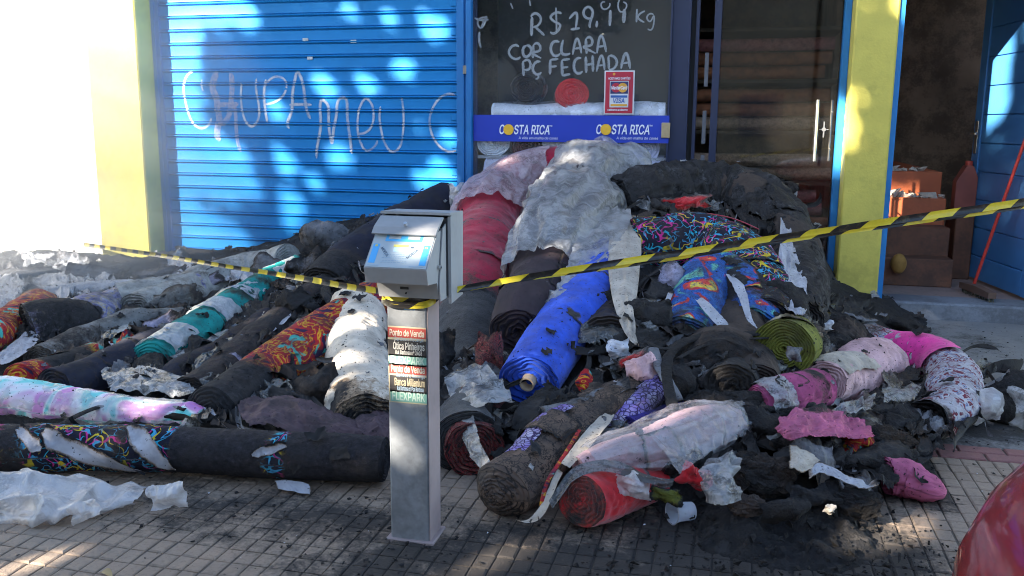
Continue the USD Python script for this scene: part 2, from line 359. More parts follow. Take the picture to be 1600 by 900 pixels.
def roll(name, label, px, mat, endmat=None, cat='fabric roll', group='fabric rolls of the burnt heap', P=None, R=None, base=0.0, spots=(), top=0.0, under=.25, ends=(1, 1), seed=1, amp=.08, wrk=.055, crum=.07,
         layers=7, hole=.1, depth=.10, rag=.0, bulge=0.0, squash=.88, core=None, coremat=None, part='cloth', step=.012, endsoot=None, lump=.17, nu=72, loose_n=None):
    if P is None: P, R = px_path(px)
    tb = tube(P, R, amp=amp, wrk=wrk, crum=crum, seed=seed, squash=squash, step=step, lump=lump, nu=nu)
    t = T(name, label, cat, base=(*np.mean(tb['C'], 0)[:2], float(tb['V'][..., 2].min())), group=group)
    nv, nu_ = tb['V'].shape[:2]
    so = soot_of(tb, base, spots, top, under, seed)
    F = grid_faces(nv, nu_, wrap=True)
    t.add(part, (tb['V'].reshape(-1, 3), F), mat, smooth=True, uv=tb['uv'].reshape(-1, 2), attrs={'soot': so.ravel()})
    for last, want in ((0, ends[0]), (1, ends[1])):
        if want:
            V, F, uv = end_face(tb, last, seed, layers, depth, hole, bulge, rag)
            sv = so[-1 if last else 0].mean() if endsoot is None else endsoot
            e = t.add('rolled_end', (V, F), endmat or mat, smooth=True, uv=uv, attrs={'soot': np.full(len(V), sv)})
            if core and (core == 'both' or (core == 'last') == bool(last)):
                c, ax, r = tb['C'][-1 if last else 0], tb['T'][-1 if last else 0]*(1 if last else -1), tb['R'][-1 if last else 0]
                t.add('cardboard_core', core_tube(c-ax*r*.3, c+ax*r*.22, r*.24), coremat or MAT['cardboard'], smooth=40)
    tb['thing'] = t; ROLLS[name+str(seed)] = tb
    if (px is not None or loose_n) and loose_n != 0: loose(tb, mat, 500+seed, loose_n or 1, soot=max(base, .05))
    return tb
def core_tube(a, b, r):
    t = (b-a)/np.linalg.norm(b-a); s = np.cross(t, [0, 0, 1.0]); s /= np.linalg.norm(s); w = np.cross(s, t)
    an = np.linspace(0, 2*np.pi, 28, endpoint=False); ring = np.cos(an)[:, None]*s+np.sin(an)[:, None]*w
    V = np.stack([a+ring*r, b+ring*r, b+ring*r*.8, a+ring*r*.8])
    return V.reshape(-1, 3), grid_faces(4, 28, wrap=True)
FILMS = set()
def wrap(tb, t0, t1, mat, grow=1.07, crum=.22, amp=.05, seed=5, name='plastic_wrap', arc=None, hang=.0, flare=.0, label=None, step=.009, ragged=.05, cs=(1, 1), edge=0.0, soot=0.0):
    """A sleeve of film or cloth round a stretch of a roll, part of that roll; arc limits it to some degrees round the roll."""
    i0, i1 = int(t0*(len(tb['tt'])-1)), int(t1*(len(tb['tt'])-1))
    w = tube(tb['C'][i0:i1+1:2], tb['R'][i0:i1+1:2]*grow, squash=tb['sq'], nu=110, step=step, amp=amp, wrk=.02, crum=crum, seed=seed, lump=.05, cs=cs, oct=2 if id(mat) in FILMS else 4)
    nv, nu = w['V'].shape[:2]
    if flare:
        k = np.clip((w['tt']-.8)/.2, 0, 1)[:, None, None]; w['V'] = w['C'][:, None] + (w['V']-w['C'][:, None])*(1+flare*k)
    F = grid_faces(nv, nu, wrap=True)
    tt, th = np.repeat(w['tt'], nu), np.tile(w['th'], nv)
    n = fbm(w['V'].reshape(-1, 3)*9, 3, seed+2)
    keep = (tt > ragged*2*n) & (tt < 1-ragged*2*n)
    if arc:
        da = np.abs((np.degrees(th)-(arc[0]+arc[1])/2+180) % 360-180); keep &= da < (arc[1]-arc[0])/2*(1+.35*(n-.5))
    mg = np.minimum(tt-ragged*2*n, 1-ragged*2*n-tt)*w['L']
    if arc: mg = np.minimum(mg, (((arc[1]-arc[0])/2*(1+.35*(n-.5)))-da)*np.pi/180*w['rm'])
    F = F[keep[F].all(1)]
    tb['thing'].add(name, (w['V'].reshape(-1, 3), F), mat, smooth=True, uv=w['uv'].reshape(-1, 2), attrs={'soot': soot+.1*(n-.5)+edge*np.clip(1-mg/.035, 0, 1)}, label=label)
def loose(tb, mat, seed, n=2, lo=.05, hi=.95, soot=.1, grow=1.05, crum=.08, arcs=(-70, 150)):
    """Torn outer layers of the same cloth that stand off a roll with singed edges."""
    r = rnd(seed)
    for k in range(n):
        a = r.uniform(lo, hi-.2); b = min(hi, a+r.uniform(.18, .45)); c = r.uniform(*arcs); w = r.uniform(45, 100)
        wrap(tb, a, b, mat, grow=grow+.03*k, crum=crum, seed=seed*3+k, arc=(c-w, c+w), name='loose_layer', ragged=.12, edge=.75, soot=soot, step=.012)
def flap(tb, pts, mat, name='peeled_flap', lift=.012, curl=.03, seed=3, soot=.25, n=50, m=14):
    """A strip of cloth peeled from a roll: pts are (along 0..1, degrees round the roll, width m)."""
    pts = np.array(pts, float); k = np.linspace(0, 1, len(pts)); kk = np.linspace(0, 1, n)
    A = np.stack([np.interp(kk, k, pts[:, i]) for i in range(3)], 1)
    V0, nv, nu = tb['V'], *tb['V'].shape[:2]
    def at(t, deg):
        i = np.clip(t*(nv-1), 0, nv-1.001); j = (deg/360*nu) % nu
        i0, j0 = i.astype(int), j.astype(int); a, b = (i-i0)[..., None], (j-j0)[..., None]; j1 = (j0+1) % nu
        P = (V0[i0, j0]*(1-b)+V0[i0, j1]*b)*(1-a)+(V0[i0+1, j0]*(1-b)+V0[i0+1, j1]*b)*a
        c = tb['C'][i0]; nn = P-c; return P, nn/np.linalg.norm(nn, axis=-1, keepdims=True)
    dt, dd = np.gradient(A[:, 0])*tb['L'], np.gradient(np.radians(A[:, 1]))*tb['rm']
    l = np.hypot(dt, dd)+1e-9; pt, pd = -dd/l, dt/l                    # across the strip
    w = np.linspace(-.5, .5, m)
    nz = noise(np.stack([kk*7, kk*0, kk*0+seed], 1), seed)
    W_ = A[:, 2]*(.8+.5*nz)
    t = A[:, 0][:, None] + (pt*W_)[:, None]*w[None]/tb['L']
    d = A[:, 1][:, None] + np.degrees((pd*W_)[:, None]*w[None]/tb['rm'])
    P, N = at(np.clip(t, 0, 1), d)
    cr = curl*np.clip(2*w, 0, 1)[None]**2*(.5+noise(np.stack([kk*5, kk*0+3, kk*0+seed], 1), seed)[:, None])
    q = np.stack([kk[:, None]*9+0*w[None], w[None]*2+0*kk[:, None], 0*kk[:, None]+0*w[None]], -1)+seed
    P = P + N*(lift*(.5+fbm(q, 3, seed))+cr)[..., None]
    q2 = np.stack([kk[:, None]*6+0*w[None], w[None]*3+0*kk[:, None], 0*kk[:, None]+0*w[None]], -1)+seed*2
    s = soot + .95*np.clip(np.abs(w)*2-.35, 0, 1)[None] + 1.0*np.clip(np.abs(kk*2-1)-.55, 0, 1)[:, None] + .7*(fbm(q2, 3, seed+2)-.5)
    uv = np.stack([kk[:, None]*.4+0*w[None], w[None]*.1+0*kk[:, None]], -1)
    tb['thing'].add(name, (P.reshape(-1, 3), grid_faces(n, m)), mat, smooth=True, uv=uv.reshape(-1, 2), attrs={'soot': s.ravel()})

def surf(ctrl, nu=70, nv=70):
    C = np.array(ctrl, float); a, b = np.linspace(0, 1, C.shape[0]), np.linspace(0, 1, C.shape[1])
    uu, vv = np.linspace(0, 1, nu), np.linspace(0, 1, nv)
    return np.stack([RectBivariateSpline(a, b, C[..., k], kx=min(3, C.shape[0]-1), ky=min(3, C.shape[1]-1))(uu, vv) for k in range(3)], -1)
def px_grid(rows):
    return [[S(e[0], e[1]) + nray(e[0], e[1])*(e[2] if len(e) > 2 else -.02) for e in r] for r in rows]
def sheet_mesh(ctrl, amp=.02, freq=9.0, stretch=(1, 1), rag=.12, seed=1, nu=80, nv=80, soot=0.0, edge_soot=.6, spots=(), oct=4):
    """A loose piece of cloth or film laid through control points: creased, with a torn edge."""
    P = surf(ctrl, nu, nv)
    du, dv = np.gradient(P, axis=0), np.gradient(P, axis=1); N = np.cross(du, dv); N /= np.linalg.norm(N, axis=-1, keepdims=True)+1e-12
    if np.mean(N @ -FW) < 0: N = -N
    lu, lv = np.linalg.norm(du, axis=-1).sum(0).mean(), np.linalg.norm(dv, axis=-1).sum(1).mean()
    a, b = np.meshgrid(np.linspace(0, 1, nu), np.linspace(0, 1, nv), indexing='ij')
    q = np.stack([a*lu*freq*stretch[0], b*lv*freq*stretch[1], 0*a], -1)+seed*3.3
    q = q + .5*fbm(q*.7, 2, seed+4)[..., None]
    h = amp*2*(ridged(q, oct, seed)-.55) + amp*1.2*(noise(q*.4, seed+8)-.5)
    P = P + N*h[..., None] + .6*amp*(np.stack([noise(q*.8, seed+k) for k in (31, 32, 33)], -1)-.5)
    e = np.minimum(np.minimum(a, 1-a), np.minimum(b, 1-b))
    n = fbm(q*1.1+9, 4, seed+6)
    keep = (e > rag*(n-.15)).ravel()
    F = grid_faces(nu, nv); F = F[keep[F].all(1)]
    s = soot + edge_soot*np.clip(1-e/(rag*1.6+1e-6), 0, 1) + .3*(fbm(P*5, 3, seed)-.5)
    for (sa, sb, sr, sv) in spots: s = s + sv*np.exp(-(((a-sa)**2+(b-sb)**2)/sr**2)**2)
    uv = np.stack([a*lu, b*lv], -1)
    return P, F, uv, s
def sheet(name, label, cat, rows, mat, part=None, group=None, world=False, thing=None, **kw):
    ctrl = rows if world else px_grid(rows)
    P, F, uv, s = sheet_mesh(ctrl, **{'oct': 2 if id(mat) in FILMS else 4, **kw})
    t = thing or T(name, label, cat, base=(*P.reshape(-1, 3).mean(0)[:2], float(P[..., 2].min())), group=group)
    t.add(part or name, (P.reshape(-1, 3), F), mat, smooth=True, uv=uv.reshape(-1, 2), attrs={'soot': s.ravel()})
    return t
_ico = trimesh.creation.icosphere(4)
_ico5 = trimesh.creation.icosphere(5)
def wad_mesh(c, ax, seed=1, crum=.5, freq=2.1, flat_bottom=True, soot=.2, ico=None):
    """A crumpled lump of cloth or film: ax are its three half-axes as vectors."""
    v = (ico or _ico).vertices; ax = np.asarray(ax, float)
    q = v*freq + seed*4.7; q = q + .7*np.stack([fbm(q*1.2, 2, seed+k) for k in (3, 4, 5)], -1)
    f = 1 + crum*(ridged(q, 5, seed)-.6) + .35*(noise(v*1.1+seed, seed+7)-.5)
    d = v + .45*crum*(np.stack([noise(q*1.3, seed+k) for k in (11, 12, 13)], -1)-.5)
    P = np.asarray(c) + (d*f[:, None]) @ ax
    P[:, 2] = np.maximum(P[:, 2], .004+.006*noise(P*30, seed))
    uv = np.c_[(P-c) @ np.array([1, .3, .2]), (P-c) @ np.array([.1, .4, 1])]
    s = soot + .45*(fbm(P*7, 3, seed)-.5)*2*.6
    return P, (ico or _ico).faces, uv, s
SHEETY = {}
def wad(name, label, cat, x, y, w, h, mat, rot=0.0, thick=.6, off=0.0, part=None, group=None, thing=None, **kw):
    group = group or {'rag': 'rags lying over the heap', 'plastic_bunch': 'bunches of torn plastic', 'cream_shred': 'cream shreds', 'white_rag': 'small white rags in the heap'}.get(name)
    """A crumpled lump seen at photo point (x, y), w and h pixels across."""
    s = S(x, y); k = depth_of(s)/FPX; r = math.radians(rot)
    a1 = (RT*math.cos(r)+UP*math.sin(r))*w*.5*k; a2 = (UP*math.cos(r)-RT*math.sin(r))*h*.5*k; a3 = FW*min(w, h)*.5*k*thick
    c = s + nray(x, y)*(off+min(w, h)*.25*k*thick)
    if c[2] < h*.3*k: c = onz(x, y, h*.3*k)
    if SHEETY.get(id(mat)) and not kw.pop('lumpy', False):
        rr_ = rnd(kw.get('seed', 1)*13+5); n_ = 5; sz = math.sqrt(w*h)*k
        g_ = [[c + a1*1.15*(i*2/(n_-1)-1)*rr_.uniform(.75, 1.15) + a2*1.15*(j*2/(n_-1)-1)*rr_.uniform(.75, 1.15) - FW*(sz*.45*max(0, 1-(i*2/(n_-1)-1)**2-(j*2/(n_-1)-1)**2)*thick/.6 + rr_.normal()*sz*.10) for j in range(n_)] for i in range(n_)]
        for q_ in g_:
            for p_ in q_: p_[2] = max(p_[2], .006)
        P, F, uv, so = sheet_mesh(g_, amp=.13*sz*(.6+kw.get('crum', .5)*.5), freq=1.7/sz, rag=.16, seed=kw.get('seed', 1), nu=64, nv=64, soot=kw.get('soot', .2), edge_soot=.45, oct=2 if id(mat) in FILMS else 4)
        P = P.reshape(-1, 3); P[:, 2] = np.maximum(P[:, 2], .004+.004*noise(P*30, 3)); uv = uv.reshape(-1, 2); so = so.ravel()
    else: P, F, uv, so = wad_mesh(c, [a1, a2, a3], ico=_ico5 if max(w, h) > 50 else None, **kw)
    if thing is not None:
        thing.add(part or 'rag', (P, F), mat, smooth=True, uv=uv, attrs={'soot': so}); return thing
    return single(name, (P, F), mat, label, cat, group, smooth=True, uv=uv, attrs={'soot': so})
def strap(px, width, seed=1, n=60, m=8, bow=.25, thick=None):
    """A twisted band of cloth along photo points (x, y, offset): returns a closed flattened tube."""
    P = np.array([S(e[0], e[1])+nray(e[0], e[1])*(e[2] if len(e) > 2 else -.02) for e in px])
    return tube(P, np.full(len(P), width/2), nu=20, step=.012, amp=.15, wrk=.25, squash=.35, seed=seed, lump=.1)
def tube_single(name, label, cat, tb, mat, soot=.3, group=None):
    nv, nu = tb['V'].shape[:2]
    V = np.vstack([tb['V'].reshape(-1, 3), tb['C'][0], tb['C'][-1]]); F = grid_faces(nv, nu, wrap=True)
    i = np.arange(nu); j = (i+1) % nu
    F = np.vstack([F, np.c_[i, j, np.full(nu, nv*nu)][:, ::-1], np.c_[i+(nv-1)*nu, j+(nv-1)*nu, np.full(nu, nv*nu+1)]])
    uv = np.vstack([tb['uv'].reshape(-1, 2), [[0, 0], [0, 1]]])
    return single(name, (V, F), mat, label, cat, group, smooth=True, uv=uv, attrs={'soot': np.full(len(V), soot)})

# ------------------------------------------------------------------ lettering
def lettering(text, height, origin, xdir, ydir, depth=.0012, bold=True, shear=0.0, wide=1.0, centre=False):
    m = meshkit.text_mesh(text, height, depth, bold=bold); v = m.vertices.copy()
    v[:, 0] = v[:, 0]*wide + shear*v[:, 1]
    if centre: v[:, 0] -= (v[:, 0].min()+v[:, 0].max())/2
    xdir, ydir = np.asarray(xdir, float), np.asarray(ydir, float); zdir = np.cross(xdir, ydir)
    return trimesh.Trimesh(np.asarray(origin)+v[:, :1]*xdir+v[:, 1:2]*ydir+v[:, 2:3]*zdir, m.faces, process=False)
def strokes(lines, width, Y, zoff=lambda x, z: 0.0, cap=True):
    """Brush or spray strokes on a wall facing the street; lines are photo points."""
    out = []
    for ln in lines:
        w = width
        if isinstance(ln[0], (int, float)): w, ln = ln[0], ln[1:]
        p = np.array([ony(x, y, Y)[[0, 2]] for x, y in ln])
        t = np.r_[0, np.cumsum(np.linalg.norm(np.diff(p, axis=0), axis=1))]
        n = max(8, int(t[-1]/.008)); tt = np.linspace(0, t[-1], n)
        if len(p) > 2: q = CubicSpline(t, p)(tt)
        else: q = p[0]+(p[1]-p[0])*(tt/t[-1])[:, None]
        d = np.gradient(q, axis=0); d /= np.linalg.norm(d, axis=1, keepdims=True)+1e-9; nrm = np.c_[-d[:, 1], d[:, 0]]
        k = np.clip(np.minimum(tt, t[-1]-tt)/(w*.6), .25, 1)**.5
        m = 7; ww = np.linspace(-.5, .5, m)
        X = q[:, None] + nrm[:, None]*(w*k)[:, None, None]*ww[None, :, None]
        y = Y - .003 + np.vectorize(zoff)(X[..., 0], X[..., 1])
        V = np.stack([X[..., 0], y, X[..., 1]], -1)
        out.append((V.reshape(-1, 3), grid_faces(n, m), np.stack([tt[:, None]+0*ww[None]+len(out), ww[None]+.5+0*tt[:, None]], -1).reshape(-1, 2)))
    k = np.cumsum([0]+[len(o[0]) for o in out])
    return np.vstack([o[0] for o in out]), np.vstack([o[1]+a for o, a in zip(out, k)]), np.vstack([o[2] for o in out])
# ------------------------------------------------------------------ materials
MAT = {}
MAT['yellow'] = simple('yellow_paint', (.53, .46, .085), .6, .10, 5, .25, 60, dirt=.25, dscale=2.0)
MAT['blue'] = simple('blue_shutter_paint', (.005, .20, .52), .55, .10, 4, .08, 30, dirt=.06, dscale=2.2, spec=.28)
MAT['bluetrim'] = simple('blue_trim_paint', (.008, .155, .43), .5, .10, 4, .10, 50, dirt=.12)
MAT['bluedoor'] = simple('blue_door_paint', (.05, .20, .46), .45, .12, 3, .15, 60, dirt=.18)
MAT['navy'] = simple('dark_blue_frame_paint', (.014, .022, .06), .45, .1)
MAT['greybase'] = simple('grey_painted_cement', (.17, .19, .22), .8, .15, 6, .4, 60, dirt=.5)
MAT['white_wall'] = simple('white_plaster', (.78, .77, .74), .85, .04, 3, .3, 50, dirt=.06)
MAT['lintel'] = simple('plastered_lintel', (.20, .20, .21), .8, .15)
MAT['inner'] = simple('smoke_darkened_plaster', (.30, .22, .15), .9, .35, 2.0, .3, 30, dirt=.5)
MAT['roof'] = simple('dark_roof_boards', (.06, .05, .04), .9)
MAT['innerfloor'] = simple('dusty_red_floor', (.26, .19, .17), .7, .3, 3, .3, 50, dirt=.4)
MAT['orange'] = simple('orange_painted_step', (.40, .10, .035), .55, .2, 3, .2, 50, dirt=.25)
MAT['rubble'] = simple('pale_plaster_rubble', (.45, .40, .34), .95, .4, 20, .6, 60)
MAT['metal'] = simple('brushed_steel', (.55, .55, .55), .3, .08, 20, metallic=1.0)
MAT['dullmetal'] = simple('dull_galvanised_metal', (.42, .43, .45), .5, .15, 14, metallic=.6)
MAT['meter_steel'] = simple('meter_painted_steel', (.27, .265, .26), .45, .07, 6, .06, 40, dirt=.14, dscale=4.0)
MAT['meter_post'] = simple('meter_post_paint', (.215, .225, .235), .5, .14, 5, .10, 50, dirt=.42, dscale=3.0)
MAT['meter_side'] = simple('meter_post_side_paint', (.28, .215, .205), .55, .12, 5, .1, 50, dirt=.2)
MAT['rubber'] = simple('black_gap', (.015, .015, .016), .7)
MAT['panel_white'] = simple('panel_print_white', (.36, .41, .43), .35, .04, 12)
MAT['panel_blue'] = simple('panel_print_blue', (.07, .36, .68), .35, .08, 12)
MAT['panel_yellow'] = simple('panel_print_yellow', (.58, .50, .13), .4)
MAT['ink'] = simple('dark_print_ink', (.06, .09, .13), .5)
MAT['ink_grey'] = simple('grey_print_ink', (.28, .36, .42), .5)
MAT['lcd'] = simple('grey_display', (.42, .55, .62), .2)
MAT['st_red'] = simple('sticker_red', (.36, .055, .04), .45, .15, 20)
MAT['st_tan'] = simple('sticker_tan', (.42, .35, .22), .5, .12, 15)
MAT['st_black'] = simple('sticker_black', (.035, .03, .028), .45, .15, 20)
MAT['st_green'] = simple('sticker_green', (.16, .34, .26), .5, .12, 20)
MAT['st_cream'] = simple('sticker_cream_lettering', (.62, .56, .42), .5, .12, 30)
MAT['st_white'] = simple('sticker_white_lettering', (.58, .54, .46), .5, .1, 30)
MAT['st_pale'] = simple('sticker_pale_lettering', (.42, .52, .42), .5, .12, 30)
MAT['banner'] = simple('banner_blue', (.025, .055, .42), .4, .08, 2, spec=.3)
MAT['banner_white'] = simple('banner_white_lettering', (.72, .76, .85), .5, .03)
MAT['banner_sun'] = simple('banner_yellow_disc', (.75, .44, .03), .5, .12, 30)
MAT['card_red'] = simple('card_sign_red', (.40, .022, .05), .4, .1, 20)
MAT['card_navy'] = simple('card_sign_navy', (.03, .035, .12), .4)
MAT['card_blue'] = simple('card_sign_blue', (.03, .11, .36), .4)
MAT['card_orange'] = simple('card_sign_orange', (.62, .33, .05), .4)
MAT['card_edge'] = simple('card_sign_frame', (.58, .60, .64), .35)
MAT['brush_white'] = simple('brushed_white_lettering', (.40, .44, .48), .8, .35, 26)
MAT['cardboard'] = simple('cardboard', (.42, .31, .21), .85, .12, 20)
MAT['broom_red'] = simple('broom_red_handle', (.55, .05, .035), .35)
MAT['broom_wood'] = simple('broom_head_brown', (.12, .07, .05), .7)
MAT['bristle'] = simple('broom_bristle', (.10, .10, .07), .9)
MAT['jug'] = simple('red_plastic_jug', (.22, .06, .045), .5, .2, 8)
MAT['asphalt'] = simple('asphalt', (.05, .05, .05), .9, .2, 30, .5, 200)
MAT['earth'] = simple('distant_ground', (.16, .15, .13), .9, .2, .5)
MAT['strip'] = simple('dim_door_strip', (.10, .11, .13), .6, .2, 10)
MAT['step_brown'] = simple('shaded_sooty_brown_step', (.13, .055, .03), .7, .35, 4, .3, 50, dirt=.5)  # shade of the lower steps mixed with soot into a darker brown
MAT['curb'] = simple('kerb_stone', (.30, .29, .27), .85, .15, 8, .4, 80)
MAT['brass'] = simple('dull_brass_plate', (.42, .33, .2), .45, .15, 20, metallic=.3)

def spray_mat():
    g = Gr(); p = g.pos()
    c = g.ramp(g.noise(p, 20, 3), [(.3, (.42, .48, .60)), (.7, (.62, .64, .68))])
    b = g('principled_bsdf', base_color=c, roughness=.7)+'.BSDF'
    v = g('separate_xyz', vector=g.attr('st', 'vector'))+'.y'; e = g.math('subtract', 1.0, g.math('absolute', g.math('subtract', g.math('multiply', v, 2.0), 1.0)))
    e = g.mr(g.math('add', e, g.math('multiply', g.math('subtract', g.noise(p, 200, 2), .5), .5)), .10, .75)
    f = g.math('multiply', e, g.mr(g.math('add', g.noise(p, 9, 3), g.math('multiply', g.noise(p, 160, 2), .25)), .42, .75, .40, .95))
    return g.done('faded_spray_paint', g('mix_closure', fac=f, closure1=g('transparent_bsdf')+'.BSDF', closure2=b)+'.closure')
MAT['spray'] = spray_mat()
def spray2():
    g = Gr(); p = g.pos()
    b = g('principled_bsdf', base_color=(.46, .44, .56), roughness=.7)+'.BSDF'
    return g.done('pinkish_spray_paint', g('mix_closure', fac=g.mr(g.noise(p, 30, 3), .35, .65, .25, .6), closure1=g('transparent_bsdf')+'.BSDF', closure2=b)+'.closure')
MAT['spray_pink'] = spray2()
def chalk_mat():
    g = Gr(); p = g.pos()
    b = g('principled_bsdf', base_color=(.34, .38, .42), roughness=.8)+'.BSDF'
    st_ = g.attr('st', 'vector'); v = g('separate_xyz', vector=st_)+'.y'; e = g.math('subtract', 1.0, g.math('absolute', g.math('subtract', g.math('multiply', v, 2.0), 1.0)))
    e = g.mr(g.math('add', e, g.math('multiply', g.math('subtract', g.noise(p, 120, 3), .5), .7)), .0, .45)
    f = g.math('multiply', e, g.mr(g.noise(g.shift(st_, (0, 0, 0), (9.0, 7, 1)), 1.0, 4, .7), .32, .62, .30, .92))
    return g.done('window_brush_paint', g('mix_closure', fac=f, closure1=g('transparent_bsdf')+'.BSDF', closure2=b)+'.closure')
MAT['chalk'] = chalk_mat()
def pane_mat(name, tint, ior=1.5, haze_mix=0.0, haze_col=(.40, .45, .52)):
    g = Gr(); p = g.pos(); du = g.math('multiply', g.mr(g.noise(p, 1.6, 5, .65), .3, .75, .5, 1.4), haze_mix)  # thin diffuse layer put into the pane to imitate haze over it
    return g.done(name, g('mix_closure', fac=du, closure2=g('diffuse_bsdf', color=haze_col)+'.BSDF', closure1=g('mix_closure', fac=schlick(g, ((ior-1)/(ior+1))**2), closure1=g('transparent_bsdf', color=tint)+'.BSDF', closure2=g('glossy_bsdf', color=(1, 1, 1), roughness=.015)+'.BSDF')+'.closure')+'.closure')
MAT['glass'] = pane_mat('shop_window_glass', (.95, .97, .98), haze_mix=.014)
MAT['doorglass'] = pane_mat('smoked_door_glass', (.72, .70, .66), haze_mix=.008, haze_col=(.40, .35, .28))
MAT['cup'] = pane_mat('clear_plastic_cup', (.90, .92, .95), 1.7)
def carpaint():
    g = Gr(); p = g.pos()
    b = g('principled_bsdf', base_color=(.22, .012, .012), roughness=.25, metallic=.25, coat_weight=.8, coat_roughness=.05)
    return g.done('red_car_paint', b+'.BSDF')
MAT['car'] = carpaint()
MAT['tyre'] = simple('tyre_rubber', (.02, .02, .02), .8); MAT['carglass'] = pane_mat('car_glass', (.2, .22, .22))
MAT['lens'] = simple('headlamp_lens', (.6, .6, .62), .15)

def pavement_mat(name, base, base2, grout=False):
    g = Gr(); p = g.pos()
    c = g.ramp(g.noise(p, 2.4, 5, .6), [(.3, base), (.7, base2)])
    rid = g('object_info')+'.random'; isl = g('geometry')+'.random_per_island'
    tone = g.math('add', g.math('multiply', isl, .40), .80)
    c = g.mix(1.0, c, g('combine_color', r=tone, g=tone, b=tone)+'.color', 'multiply')
    c = g.mix(g.mr(g.noise(p, 55, 4, .7), .45, .75, 0, .35), c, (.07, .06, .05))
    m = g.math('add', g.attr('soot'), g.math('multiply', g.math('subtract', g.noise(p, 5, 7, .68), .5), 1.25))
    m = g.math('add', m, g.math('multiply', g.math('subtract', g.noise(p, 60, 3, .7), .5), .5))
    c = g.mix(g.mr(m, .40, .80, 0, .93), c, (.022, .02, .019))
    h = g.math('add', g.noise(p, 90, 5, .7), g.math('multiply', g.noise(p, 12, 3), 1.2))
    b = g('principled_bsdf', base_color=c, roughness=.82, specular_ior_level=.3, normal=g('bump', height=h, strength=.45, distance=.012)+'.normal')
    return g.done(name, b+'.BSDF')
MAT['tile'] = pavement_mat('cement_paving_tile', (.285, .210, .155), (.39, .295, .22))
MAT['redtile'] = pavement_mat('red_band_tile', (.26, .11, .10), (.30, .15, .14))
MAT['grout'] = pavement_mat('tile_joint_dirt', (.12, .095, .075), (.165, .13, .105))
MAT['slab'] = pavement_mat('pavement_cement', (.20, .20, .20), (.25, .245, .24))

# ------------------------------------------------------------------ ground, road, pavement
def soot_xy(x, y):
    """How much ash lies on the pavement: thick round the foot of the heap, thickest in front of its right half."""
    x, y = np.asarray(x, float), np.asarray(y, float)
    a = 1.30*np.exp(-(((x-.20)/.62)**2+((y-3.02)/.55)**2)**1.5)
    a = np.maximum(a, .88*np.exp(-(((x+.45)/1.25)**2+((y-2.66)/.52)**2)**1.5))
    a = np.maximum(a, .68*np.exp(-(((x+1.5)/1.3)**2+((y-2.85)/.42)**2)**1.5))
    a = np.maximum(a, .36*np.exp(-(((x-.7)/.9)**2+((y-3.7)/.7)**2)**1.5))
    a = np.maximum(a, .95*np.exp(-(((x-.95)/.85)**2+((y-4.75)/.5)**2)**1.5))
    a = np.maximum(a, .55*np.exp(-(((x-1.3)/.9)**2+((y-6.6)/.9)**2)**1.5))
    a = np.maximum(a, .9*np.clip((y-3.3)/.4, 0, 1)*(x < .9))
    return a
single('ground', bx(-150, 150, -150, 150, -.60, -.17), MAT['earth'], kind='structure')
single('road', bx(-60, 60, -7.5, 1.90, -.30, -.13), MAT['asphalt'], kind='structure')
single('kerb', bx(-60, 60, 1.90, 2.04, -.29, 0.0, .012), MAT['curb'], kind='structure')
def soot_sheet(x0, x1, y0, y1, z, st=.06, amp=.004):
    xs, ys = np.arange(x0, x1+st, st), np.arange(y0, y1+st, st)
    X, Y = np.meshgrid(xs, ys, indexing='ij'); Z = z + amp*(fbm(np.stack([X*1.5, Y*1.5, 0*X], -1), 3, 4)-.5)*2
    return np.stack([X, Y, Z], -1).reshape(-1, 3), grid_faces(len(xs), len(ys))[:, ::-1], soot_xy(X, Y).ravel()
v, f, s = soot_sheet(-9, 5, 4.34, 7.5, -.003)
pave = T('pavement', kind='structure')
pave.add('cement_slab', (v, f), MAT['slab'], smooth=True, attrs={'soot': s})
pave.add('cement_bed', bx(-40, 40, 4.36, 7.9, -.5, -.03), MAT['slab'])
v, f, s = soot_sheet(-9, 5, 2.04, 4.4, -.0065, amp=.0015)
pave.add('joint_bed', (v, f), MAT['grout'], smooth=True, attrs={'soot': s+.08})
pave.add('cement_bed', bx(-40, 40, 2.04, 4.36, -.5, -.03), MAT['slab'])
TX, TY, GAP = .065, .088, .005
rg = rnd(11)
cand = []
for j in range(int((4.16-2.045)/TY)):
    for i in range(int(8.2/TX)):
        x0, y0 = -5.6+i*TX, 2.045+j*TY
        c = np.array([x0+TX/2, y0+TY/2, 0]); d = c-EYE; dep = d @ FW
        u_, v_ = 800+FPX*(d @ RT)/dep, 450-FPX*(d @ UP)/dep
        cand.append((x0, y0, u_, v_, dep))
def tile_mesh(x0, y0, r):
    b = .006; z = r.uniform(-.0025, .0018); t = r.uniform(-.0016, .0016, 4)
    x1, y1 = x0+TX-GAP-(.004 if r.random() < .3 else 0), y0+TY-GAP
    lo = [[x0, y0], [x1, y0], [x1, y1], [x0, y1]]; hi = [[x0+b, y0+b], [x1-b, y0+b], [x1-b, y1-b], [x0+b, y1-b]]
    j = r.uniform(-.0015, .0015, (4, 2))
    V = np.array([[*(np.array(p)+q), -.012] for p, q in zip(lo, j)]+[[*(np.array(p)+q), -.003] for p, q in zip(lo, j)]+[[*(np.array(p)+q), z+k] for p, q, k in zip(hi, j, t)])
    F = []
    for a in range(4):
        c = (a+1) % 4
        F += [[a, c, c+4], [a, c+4, a+4], [a+4, c+4, c+8], [a+4, c+8, a+8]]
    F += [[8, 9, 10], [8, 10, 11]]
    return V, np.array(F)
def covered(u, v):   # under the heap as seen from the street
    return v < np.interp(u, [0, 600, 700, 720, 800, 1000, 1100, 1380, 1390, 1470, 1480], [775, 775, 775, 790, 800, 812, 790, 770, 770, 770, 690])
